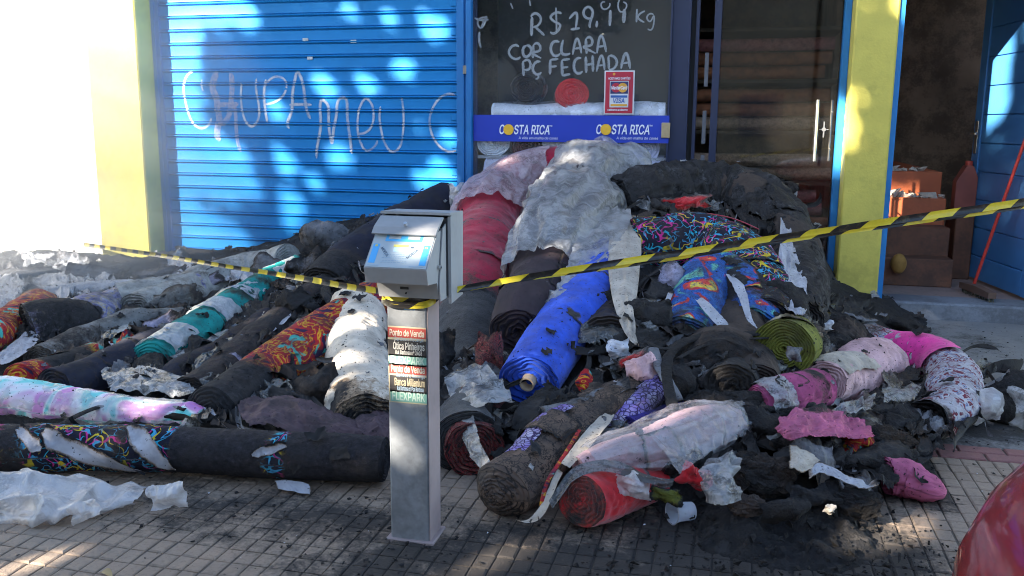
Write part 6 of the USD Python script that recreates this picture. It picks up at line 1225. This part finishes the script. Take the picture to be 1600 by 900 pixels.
# cup
ca, cb = onz(1050, 801, .045), onz(1092, 797, .036); ax_ = (cb-ca)/np.linalg.norm(cb-ca)
cup = T('plastic_cup', 'clear crushed plastic cup lying on its side before the red roll', 'cup', base=(ca[0], ca[1], 0))
def cupm():
    s = np.cross(ax_, [0, 0, 1.0]); s /= np.linalg.norm(s); w = np.cross(s, ax_); an = np.linspace(0, 2*np.pi, 48, endpoint=False)
    prof_ = [(0, .042), (.002, .044), (.006, .042), (.022, .039), (.044, .036), (.066, .033), (.088, .030), (.091, .028), (.091, .001)]
    V = np.array([[ca+ax_*a+(s*np.cos(t)+w*np.sin(t))*r*(1+.10*np.sin(2*t+a*40)*min(1, a*30)) for t in an] for a, r in prof_]); return V.reshape(-1, 3), grid_faces(len(prof_), 48, wrap=True)
cup.add('wall', cupm(), MAT['f_cup'], smooth=True)
s_ = np.cross(ax_, [0, 0, 1.0]); s_ /= np.linalg.norm(s_); w_2 = np.cross(s_, ax_); rim_ = np.array([ca+(s_*math.cos(t)+w_2*math.sin(t))*.044 for t in np.linspace(0, 2*np.pi, 40)])
rt_ = tube(rim_, np.full(40, .0022), nu=8, step=.006, amp=0); cup.add('rim', (rt_['V'].reshape(-1, 3), grid_faces(*rt_['V'].shape[:2], wrap=True)), MAT['f_white'], smooth=True)
# crumbs of ash and litter
def crumbs(n, seed, smin, smax, fn, flat=.45):
    r = rnd(seed); V, F, k = [], [], 0
    tpl = []
    for j in range(12):
        h_ = trimesh.convex.convex_hull(r.normal(size=(9, 3))); tpl.append((h_.vertices/np.abs(h_.vertices).max(), np.asarray(h_.faces)))
    m_ = 0
    while k < n:
        x, y = r.uniform(-3.0, 2.6), r.uniform(2.1, 7.2)
        if r.random() > fn(x, y): continue
        s = smin*(smax/smin)**(r.random()**2.2); a = r.uniform(0, 6.28); b_, fa = tpl[r.integers(12)]; q = b_*[s, s*r.uniform(.4, 1), s*flat]; q = np.c_[q[:, 0]*np.cos(a)-q[:, 1]*np.sin(a), q[:, 0]*np.sin(a)+q[:, 1]*np.cos(a), q[:, 2]]
        V.append(q+[x, y, s*flat*.55+.001]); F.append(fa+m_); m_ += len(b_); k += 1
    return np.vstack(V), np.vstack(F)
cv, cf = crumbs(24000, 3, .0014, .015, lambda x, y: float(soot_xy(x, y))**2*.9*(.25+1.5*max(0, float(noise(np.array([x*7, y*7, 1.0]), 4))-.35))+.008)
single('ash_crumbs', (cv, cf), MAT['c_char'], 'black ash crumbs scattered over the pavement round the heap', 'ash', kind='stuff', uv=None, attrs={'soot': np.full(len(cv), .6)})
def on_rolls(n, seed, keep=lambda p: True):
    """Points on the upper sides of the rolls where loose flakes come to rest."""
    r = rnd(seed); P = np.vstack([tb['V'].reshape(-1, 3) for tb in ROLLS.values()]); N = np.vstack([(tb['V']-tb['C'][:, None]).reshape(-1, 3) for tb in ROLLS.values()]); N /= np.linalg.norm(N, axis=1, keepdims=True)
    ok = (N[:, 2] > -.1) & (P[:, 1] < 7.2); P, N = P[ok], N[ok]; i = r.choice(len(P), n); return P[i], N[i], r
def flakes(n, seed, smin, smax, m=6, lift=.006):
    """Small curled scraps of burnt cloth lying on the rolls and in the gaps of the heap."""
    P, N, r = on_rolls(n, seed); V, F = [], []; gf = grid_faces(m, m)
    h = hv.reshape(-1, 3); j = r.choice(len(h), n); use = r.random(n) < .93; gp_ = h[j]; gn = np.tile([0, -.5, .85], (n, 1)); ok = (gp_[:, 2] > .02); use &= ok
    P = np.where(use[:, None], gp_, P); N = np.where(use[:, None], gn, N)
    a, b = np.meshgrid(np.linspace(-.5, .5, m), np.linspace(-.5, .5, m), indexing='ij')
    for k in range(n):
        s = smin*(smax/smin)**r.random(); t = np.cross(N[k], r.normal(size=3)); t /= np.linalg.norm(t); w = np.cross(N[k], t)
        q = np.stack([a*4, b*4, 0*a], -1)+r.uniform(0, 50, 3); hh = (ridged(q*.6, 2, seed)-.4)*s*.6 + s*.5*(a*a+b*b)*r.uniform(-.2, 1)
        e = 1+.7*(noise(q*.8, seed+1)-.5)
        V.append((P[k]+N[k]*lift + (a*s*e)[..., None]*t + (b*s*e*r.uniform(.4, .9))[..., None]*w + hh[..., None]*N[k]).reshape(-1, 3)); F.append(gf+k*m*m)
    V = np.vstack(V); return V, np.vstack(F), V[:, :2]*1.0, fbm(V*6, 2, seed)
def shreds(n, seed, boxes, lmin, lmax, wmin, wmax, off=(-.035, .01)):
    """Torn strips of cloth lying every way over the heap, twisted and curled."""
    r = rnd(seed); V, F, U, SO = [], [], [], []; N_, M_ = 18, 5; gf = grid_faces(N_, M_)
    for k in range(n):
        x0, x1, y0, y1 = boxes[r.integers(len(boxes))]; x, y = r.uniform(x0, x1), r.uniform(y0, y1); p = S(x, y); dpt = depth_of(p)
        L_ = r.uniform(lmin, lmax)*FPX/dpt; an = math.radians(r.normal(60, 55)); pts = []
        o = r.uniform(*off)
        for j in range(5): pts.append(S(x, y)+nray(x, y)*(o-.02*math.sin(j*.8)+r.normal()*.012)); x += L_/4*math.cos(an); y += L_/4*math.sin(an); an += r.normal()*.45
        t = np.linspace(0, 1, 5); C = CubicSpline(t, np.array(pts))(np.linspace(0, 1, N_)); C[:, 2] = np.maximum(C[:, 2], .008); C[:, 1] = np.maximum(C[:, 1], np.interp(x0, _fx, _fy)+.03)
        T_ = np.gradient(C, axis=0); T_ /= np.linalg.norm(T_, axis=1, keepdims=True)+1e-9; A_ = np.cross(T_, FW); A_ /= np.linalg.norm(A_, axis=1, keepdims=True)+1e-9; B_2 = np.cross(A_, T_)
        tw = np.cumsum(r.normal(size=N_)*.16)+r.normal()*.5; w = r.uniform(wmin, wmax)*(.55+.9*noise(np.stack([np.linspace(0, 4, N_), np.full(N_, k*3.1), np.zeros(N_)], 1), seed))*np.clip(np.minimum(np.arange(N_), N_-1-np.arange(N_))/3+.3, 0, 1)
        v = np.linspace(-.5, .5, M_); d = np.cos(tw)[:, None]*A_+np.sin(tw)[:, None]*B_2; e = np.cos(tw)[:, None]*B_2-np.sin(tw)[:, None]*A_
        P = C[:, None]+d[:, None]*(w[:, None]*v[None])[..., None]-e[:, None]*(w[:, None]*(v[None]**2)*r.uniform(-1, 2))[..., None]
        V.append(P.reshape(-1, 3)); F.append(gf+k*N_*M_); U.append(np.stack([np.linspace(0, .3, N_)[:, None]+0*v[None]+k, v[None]*.06+0*np.zeros((N_, 1))], -1).reshape(-1, 2)); SO.append((np.clip(np.abs(v)*2-.45, 0, 1)[None]*.7+.5*np.clip(np.abs(np.linspace(-1, 1, N_))-.7, 0, 1)[:, None]).ravel()+r.uniform(-.2, .45))
    return np.vstack(V), np.vstack(F), np.vstack(U), np.concatenate(SO)
dark_boxes = [(20, 420, 432, 520), (300, 520, 560, 660), (930, 1080, 400, 640), (1030, 1300, 470, 640), (1110, 1380, 620, 720), (690, 790, 540, 700), (1180, 1330, 470, 560), (1000, 1240, 280, 330), (430, 560, 400, 470), (1385, 1540, 560, 650)]
for nm, lab, n, sd, a_, b_, c_, d_, mt_ in (('black_shreds', 'torn black cloth strips tangled over the heap', 260, 51, .10, .40, .015, .06, 'c_char'), ('grey_shreds', 'torn ash grey cloth strips tangled over the heap', 70, 52, .08, .30, .012, .05, 'c_ash'), ('brown_shreds', 'torn scorched brown cloth strips tangled over the heap', 70, 53, .10, .32, .015, .06, 'c_charbrown'), ('pale_shreds', 'torn singed whitish cloth strips tangled over the heap', 40, 54, .07, .22, .010, .035, 'c_back'), ('film_shreds', 'torn sooty plastic strips tangled over the heap', 60, 55, .10, .30, .03, .09, 'f_soot')):
    V, F, uv, so = shreds(n, sd, dark_boxes, a_, b_, c_, d_); single(nm, (V, F), MAT[mt_], lab, 'cloth shreds', kind='stuff', smooth=True, uv=uv, attrs={'soot': so})
def folds(n, seed, boxes, smin, smax, off=(-.04, .02)):
    r = rnd(seed); V, F, U, SO, m_ = [], [], [], [], 0
    for k in range(n):
        x0, x1, y0, y1 = boxes[k % len(boxes)]; x, y = r.uniform(x0, x1), r.uniform(y0, y1); p = S(x, y); sz = r.uniform(smin, smax); L_ = sz*FPX/depth_of(p); an = r.uniform(0, 3.1); asp = r.uniform(.45, .9); o = r.uniform(*off)
        g_ = [[(lambda X, Y: S(X, Y)+nray(X, Y)*(o+r.normal()*.022-.03*(1-abs(i-1.5)/1.5)))(x+L_*((i/3-.5)*math.cos(an)-(j/3-.5)*asp*math.sin(an))+r.normal()*L_*.06, y+L_*((i/3-.5)*math.sin(an)+(j/3-.5)*asp*math.cos(an))*.8+r.normal()*L_*.05) for j in range(4)] for i in range(4)]
        P, f, uv, so = sheet_mesh(g_, amp=.028+.05*sz, freq=2.6/sz, rag=.22, seed=seed*7+k, nu=40, nv=36, soot=r.uniform(0, .4), edge_soot=.5)
        P = P.reshape(-1, 3); P[:, 2] = np.maximum(P[:, 2], .005); V.append(P); F.append(f+m_); U.append(uv.reshape(-1, 2)+k); SO.append(so.ravel()); m_ += len(P)
    return np.vstack(V), np.vstack(F), np.vstack(U), np.concatenate(SO)
fold_boxes = [(60, 420, 440, 520), (320, 470, 530, 620), (420, 530, 420, 480), (930, 1060, 420, 600), (1010, 1180, 470, 660), (1150, 1390, 625, 740), (695, 790, 560, 690), (1190, 1330, 480, 560), (990, 1230, 285, 335), (850, 960, 610, 690), (20, 300, 500, 600), (1380, 1470, 600, 690)]
V, F, uv, so = folds(26, 65, [(-60, 120, 405, 450), (80, 280, 420, 455), (-40, 60, 440, 480), (250, 420, 410, 440)], .16, .40); single('pale_folds', (V, F), MAT['c_white'], 'ash dusted cloth folds, whitened for the glare, piled at the foot of the far pillar', 'burnt cloth', kind='stuff', smooth=True, uv=uv, attrs={'soot': so-.1})  # white cloth carries the glare over these ash rags in its colour
for nm, lab, n, sd, a_, b_, mt_ in (('black_folds', 'crumpled black burnt cloth folds slumped between the rolls', 64, 61, .14, .36, 'c_char'), ('brown_folds', 'crumpled scorched brown cloth folds slumped between the rolls', 26, 62, .12, .30, 'c_charbrown'), ('grey_folds', 'crumpled ash grey cloth folds slumped between the rolls', 22, 63, .10, .24, 'c_ash'), ('film_folds', 'crumpled sooty film slumped between the rolls', 26, 64, .12, .30, 'f_soot')):
    V, F, uv, so = folds(n, sd, fold_boxes, a_, b_); single(nm, (V, F), MAT[mt_], lab, 'burnt cloth', kind='stuff', smooth=True, uv=uv, attrs={'soot': so})
for nm, lab, n, sd, a_, b_, mt_, so_ in (('burnt_scraps', 'small curled black scraps of burnt cloth all over the heap', 1200, 31, .012, .085, 'c_char', .25), ('ash_scraps', 'small grey ash scraps strewn over the heap', 260, 32, .012, .055, 'c_ash', .0), ('pale_scraps', 'small pale singed cloth scraps strewn over the heap', 120, 33, .010, .045, 'c_back', -.05), ('film_scraps', 'small torn film shreds strewn over the heap', 120, 34, .02, .09, 'f_grey', .0)):
    V, F, uv, so = flakes(n, sd, a_, b_); single(nm, (V, F), MAT[mt_], lab, 'burnt scraps', kind='stuff', smooth=True, uv=uv, attrs={'soot': so_+.5*(so-.5)})
pp_, nn_, r = on_rolls(2600, 41)
base_ = np.array([[1, 0, -.5], [-.5, .87, -.5], [-.5, -.87, -.5], [.2, .1, .8]]); V, F = [], []
for k in range(len(pp_)):
    s_ = .0018*(4.5**(r.random()**2)); V.append(base_*s_*r.uniform(.6, 1.3, (4, 3))+pp_[k]+nn_[k]*s_*.2); F.append(np.array([[0, 1, 3], [1, 2, 3], [2, 0, 3], [0, 2, 1]])+4*k)
V = np.vstack(V); single('soot_crumbs', (V, np.vstack(F)), MAT['c_char'], 'black soot crumbs lying on the fabric rolls', 'soot', kind='stuff', attrs={'soot': np.full(len(V), .5)}, uv=V[:, :2])
# the low mound of ash and clods at the near foot
gx, gy = np.meshgrid(np.linspace(-.42, .95, 150), np.linspace(2.55, 3.85, 140), indexing='ij'); env = np.exp(-(((gx-.22)/.42)**2+((gy-3.18)/.34)**2)**1.6)
env = np.maximum(env, .40*np.exp(-(((gx-.0)/.36)**2+((gy-2.86)/.18)**2)**1.5)); q_ = np.stack([gx*9, gy*9, 0*gx], -1)
gz = env*(.015+.13*(fbm(q_, 5, 9)-.12)) + env*.04*ridged(q_*2.7, 4, 4) - .048 - .02*(1-env)
single('ash_mound', (np.stack([gx, gy, gz], -1).reshape(-1, 3), grid_faces(150, 140)[:, ::-1]), MAT['c_heap'], 'low mound of black ash on the tiles at the near foot of the heap', 'ash', kind='stuff', smooth=True, uv=np.stack([gx, gy], -1).reshape(-1, 2), attrs={'soot': (.55+.5*(fbm(q_, 3, 5)-.5)).ravel()})
cv, cf = crumbs(420, 14, .007, .030, lambda x, y: float(np.exp(-(((x-.2)/.55)**2+((y-3.05)/.42)**2)**1.5)), .7)
cv[:, 2] += .055*np.exp(-(((cv[:, 0]-.22)/.40)**2+((cv[:, 1]-3.18)/.33)**2)**1.6)*.8
single('ash_clods', (cv, cf), MAT['c_char'], 'black ash clods heaped on the tiles at the near foot of the heap', 'ash', kind='stuff', attrs={'soot': np.full(len(cv), .5)}, uv=cv[:, :2])
cv, cf = crumbs(220, 4, .003, .011, lambda x, y: .8*(y < 5)*(float(soot_xy(x, y))*.8+.2), .25)
single('pale_litter', (cv, cf), MAT['paper'], 'tiny pale paper and plaster flecks scattered on the tiles', 'litter', kind='stuff')
for k, (x, y, lab) in enumerate(((386//2.286, 890, 'tan dry leaf on the tiles nearest the street corner'),)):
    c = onz(166, 897, .006); u = np.linspace(0, 1, 9); ll = .045
    V = np.array([[c[0]+ll*(t-.5), c[1]+s*.016*math.sin(math.pi*t)**.8, .006+.010*abs(s)*math.sin(math.pi*t)+.004*math.sin(5*t)] for t in u for s in (-1, 0, 1)])
    single('dry_leaf', (V, grid_faces(9, 3)), simple('dry_leaf_tan', (.40, .27, .12), .7), lab, 'leaf', smooth=True)

# ------------------------------------------------------------------ red car at the kerb, only its rounded corner in view
car = T('parked_car', 'glossy dark red car parked at the kerb, only its rounded corner showing', 'car', base=(2.3, 1.08, -.13))
def car_body():
    n = 70; xs = np.linspace(0, 4.0, n)
    rows = []
    for x in xs:
        t = x/4.0
        e = np.clip(x/.38, 0, 1); e2 = np.clip((4.0-x)/.38, 0, 1); rnd_ = (1-(1-e)**2.2)**.5*(1-(1-e2)**2.2)**.5
        hw = .86*(.55+.45*rnd_); zt = .42+.54*rnd_**.7+.08*np.interp(x, [0, 1.0, 1.3, 4], [0, 1, 1, .9]); zb = .20-.04*rnd_
        an = np.linspace(0, 2*np.pi, 48, endpoint=False); c, s = np.cos(an), np.sin(an)
        p = 2/3.6
        rows.append(np.c_[np.full(48, x), hw*np.sign(c)*np.abs(c)**p, (zt+zb)/2+(zt-zb)/2*np.sign(s)*np.abs(s)**p])
    return np.array(rows)
CX, CY, CZ = .385, 1.08, .01
def place(V): V = np.asarray(V, float).reshape(-1, 3).copy(); V += [CX, CY, CZ]; return V
cb_ = car_body(); car.add('body', (place(cb_), grid_faces(70, 48, wrap=True)), MAT['car'], smooth=True)
for e_ in (0, -1): car.add('end_cap', (np.vstack([place(cb_[e_]), place(cb_[e_].mean(0))]), np.array([[i, (i+1) % 48, 48] for i in range(48)])), MAT['car'])
gl_ = []
for x, w, z in ((1.05, .70, .86), (1.75, .56, 1.36), (3.1, .56, 1.38), (3.75, .66, .90)): gl_.append([[x, -w, z], [x, w, z]])
car.add('cabin', hull(place([p for q in gl_ for p in q])), MAT['carglass']); car.add('roof', hull(place([[1.72, s*.565, z] for s in (-1, 1) for z in (1.37, 1.40)]+[[3.12, s*.565, z] for s in (-1, 1) for z in (1.385, 1.41)])), MAT['car'])
for x in (.72, 3.2):
    for s in (-1, 1):
        w = car.add('wheel', cyl(place([[x, s*.64, .17]])[0], place([[x, s*.815, .17]])[0], .28, n=32), MAT['tyre'], smooth=40)
        car.add('rim', cyl(place([[x, s*.80, .17]])[0], place([[x, s*.825, .17]])[0], .17, n=24), MAT['metal'], under=w)
for s in (-1, 1): car.add('headlight', hull(place([[.10+a, s*(.42+b), .50+c] for a in (-.03, .06) for b in (-.1, .1) for c in (-.05, .05)])), MAT['lens'])

# ------------------------------------------------------------------ street trees across the road, out of the picture, that shade the shop front
TE1 = np.cross([0, 0, 1.0], TO_SUN); TE1 /= np.linalg.norm(TE1); TE2 = np.cross(TO_SUN, TE1)
def hole(x, y, rp, Y=None, z=None):
    p = ony(x, y, Y) if Y is not None else (onz(x, y, z) if z is not None else S(x, y)); return (p @ TE1, p @ TE2, rp*depth_of(p)/FPX)
HOLES = [hole(*h) for h in (
  (506, 132, 12, YS), (529, 246, 14, YS), (440, 252, 18, YS), (452, 320, 20, YS), (675, 40, 18, YS), (630, 108, 12, YS), (571, 128, 10, YS), (425, 168, 12, YS), (690, 268, 16, YS), (660, 285, 10, YS), (490, 285, 10, YS),
  (262, 10, 30, YS), (300, 14, 26, YS), (340, 8, 24, YS), (378, 20, 18, YS), (270, 48, 16, YS), (262, 145, 14, YS), (455, 345, 12, YS), (395, 292, 10, YS), (355, 260, 8, YS), (700, 215, 8, YS), (610, 30, 8, YS), (545, 15, 8, YS),
  (190, 60, 60, YP), (215, 10, 40, YP), (170, 160, 50, YP), (185, 215, 30, YP), (225, 90, 18, YP), (176, 265, 20, YP),
  (565, 520, 26, None), (552, 575, 16, None), (575, 610, 10, None), (622, 482, 14, 2.78), (618, 560, 12, 2.78), (640, 600, 10, 2.78), (650, 520, 8, 2.78), (650, 370, 9, 2.65), (690, 400, 10, 2.75),
  (240, 540, 16, None), (325, 496, 14, None), (366, 463, 12, None), (455, 418, 14, None), (40, 610, 16, None), (250, 635, 16, None),
  (760, 878, 26, None, 0), (800, 872, 14, None, 0), (1390, 835, 26, None, 0), (1360, 850, 14, None, 0), (40, 880, 26, None, 0),
  (792, 735, 12, None), (880, 300, 15, None), (930, 275, 12, None), (852, 360, 10, None), (905, 400, 8, None), (820, 268, 10, None), (960, 255, 9, None), (1000, 690, 11, None), (1080, 668, 12, None), (950, 718, 8, None), (1130, 650, 10, None), (720, 605, 8, None), (430, 500, 8, None), (500, 430, 7, 3.6), (560, 452, 6, 3.1), (660, 200, 5, YS), (850, 196, 0.1, YS), (1455, 700, 9, None, 0))]
for zz in (1.6, 1.78, 1.95):                                        # through the doorways onto the open door and the steps
    p = np.array([2.10, 8.4, zz]); HOLES.append((p @ TE1, p @ TE2, .13))
for xx in (1.2, 1.35, 1.47):
    p = np.array([xx, 8.49, .78]); HOLES.append((p @ TE1, p @ TE2, .22))
for p in ((-5.7, 5.9, 1.9), (-5.9, 5.6, 1.3), (-6.2, 5.8, 1.0)):   # gaps that let sun onto the added glare volume
    p = np.array(p); HOLES.append((p @ TE1, p @ TE2, .30))
HOLES = np.array(HOLES)
def leaves(n, c0, half, seed):
    r = rnd(seed); k = np.zeros((0, 3))
    while len(k) < n:
        q = r.uniform(-1, 1, (4000, 3)); d = (np.abs(q)**5).sum(1)**.2; q = q[d < 1.05-.25*noise(q*3+seed, seed)]; k = np.vstack([k, q])
    k = k[:n]; C = c0 + (k[:, :1]*half[0])*TE1 + (k[:, 1:2]*half[1])*TE2 + (k[:, 2:3]*half[2])*TO_SUN
    a, b = C @ TE1, C @ TE2
    sz = r.uniform(.11, .18, n)
    ok = (C[:, 2] > 1.9) & ((a[:, None]-HOLES[None, :, 0])**2+(b[:, None]-HOLES[None, :, 1])**2 > (HOLES[None, :, 2]+.04)**2).all(1)
    far = np.array([-4.6, 7.2, 0]) @ TE1
    ok &= a > far-.25
    C, sz = C[ok], sz[ok]; m = len(C)
    u = r.normal(size=(m, 3)); u /= np.linalg.norm(u, axis=1, keepdims=True); w = np.cross(u, r.normal(size=(m, 3))); w /= np.linalg.norm(w, axis=1, keepdims=True)
    V = np.stack([C-u*sz[:, None]*.6, C+w*sz[:, None]*.36, C+u*sz[:, None]*.6, C-w*sz[:, None]*.36], 1).reshape(-1, 3); i = np.arange(m)*4
    return V, np.vstack([np.c_[i, i+1, i+2], np.c_[i, i+2, i+3]])
def leafmat():
    g = Gr(); c = g.ramp(g('geometry')+'.random_per_island', [(0, (.02, .04, .012)), (1, (.045, .075, .02))]); b = g('principled_bsdf', base_color=c, roughness=.55)+'.BSDF'
    return g.done('street_tree_leaves', g('mix_closure', fac=.06, closure1=b, closure2=g('translucent_bsdf', color=c)+'.BSDF')+'.closure')
MAT['leaf'] = leafmat(); MAT['bark'] = simple('tree_bark', (.10, .075, .055), .9, .3, 12, .8, 30)
mid = np.array([-1.2, 5.0, .9])
for k, (da, db, dd, half, n) in enumerate(((-3.6, .0, 14.0, (3.6, 3.5, 2.4), 52000), (.6, -.15, 13.0, (3.7, 3.5, 2.4), 48000), (4.2, -.1, 15.0, (3.2, 3.4, 2.2), 34000))):
    c0 = mid + TE1*da + TE2*db + TO_SUN*dd
    tr = T('street_tree', ('leafy street tree across the road shading the far pillar', 'leafy street tree across the road shading the middle of the shop', 'leafy street tree across the road shading the open doorway')[k], 'tree', base=(c0[0], c0[1], -.15))
    tr.add('crown', leaves(n, c0, half, 50+k), MAT['leaf'], kind='stuff')
    tr.add('trunk', [cyl((c0[0], c0[1], -.2), (c0[0]+.1, c0[1], 2.2), .20, .15), cyl((c0[0]+.1, c0[1], 2.15), (c0[0]-.1, c0[1]+.2, c0[2]+1.2), .15, .05)]+[cyl((c0[0]+.1, c0[1], 2.1+.3*i), (c0[0]+1.8*math.cos(i*1.7), c0[1]+1.8*math.sin(i*1.7), 3.6+.5*i), .08, .02, n=10) for i in range(6)], MAT['bark'])

# ------------------------------------------------------------------ added volume standing in for lens glare at the far end of the heap
def smoke():
    g = Gr(); p = g.pos(); q = g.shift(p, (5.7/2.9, -5.7/1.9, -1.2/2.4), (1/2.9, 1/1.9, 1/2.4))
    d = g('vector_math', math_type='length', vector1=q)+'.value'
    den = g.math('multiply', g.mr(d, .15, .97, 1.0, 0), g.mr(g.noise(p, .9, 4, .6), .30, .75, .25, 1.0))
    v = g('principled_volume', color=(.985, .985, .985), density=g.math('multiply', den, GLARE_DENSITY), anisotropy=.0)+'.volume'
    return g.done('added_glare_volume', None, v)
GLARE_DENSITY = 1.0
sm = trimesh.creation.icosphere(3); sm.vertices = sm.vertices*[2.9, 1.9, 2.4]+[-5.7, 5.7, 1.2]; sm.vertices[:, 2] = np.maximum(sm.vertices[:, 2], .02); sm.vertices[:, 1] = np.minimum(sm.vertices[:, 1], 7.12)
single('smoke', sm, smoke(), 'added thin haze in place of lens glare at the far end of the heap', 'smoke', kind='stuff')
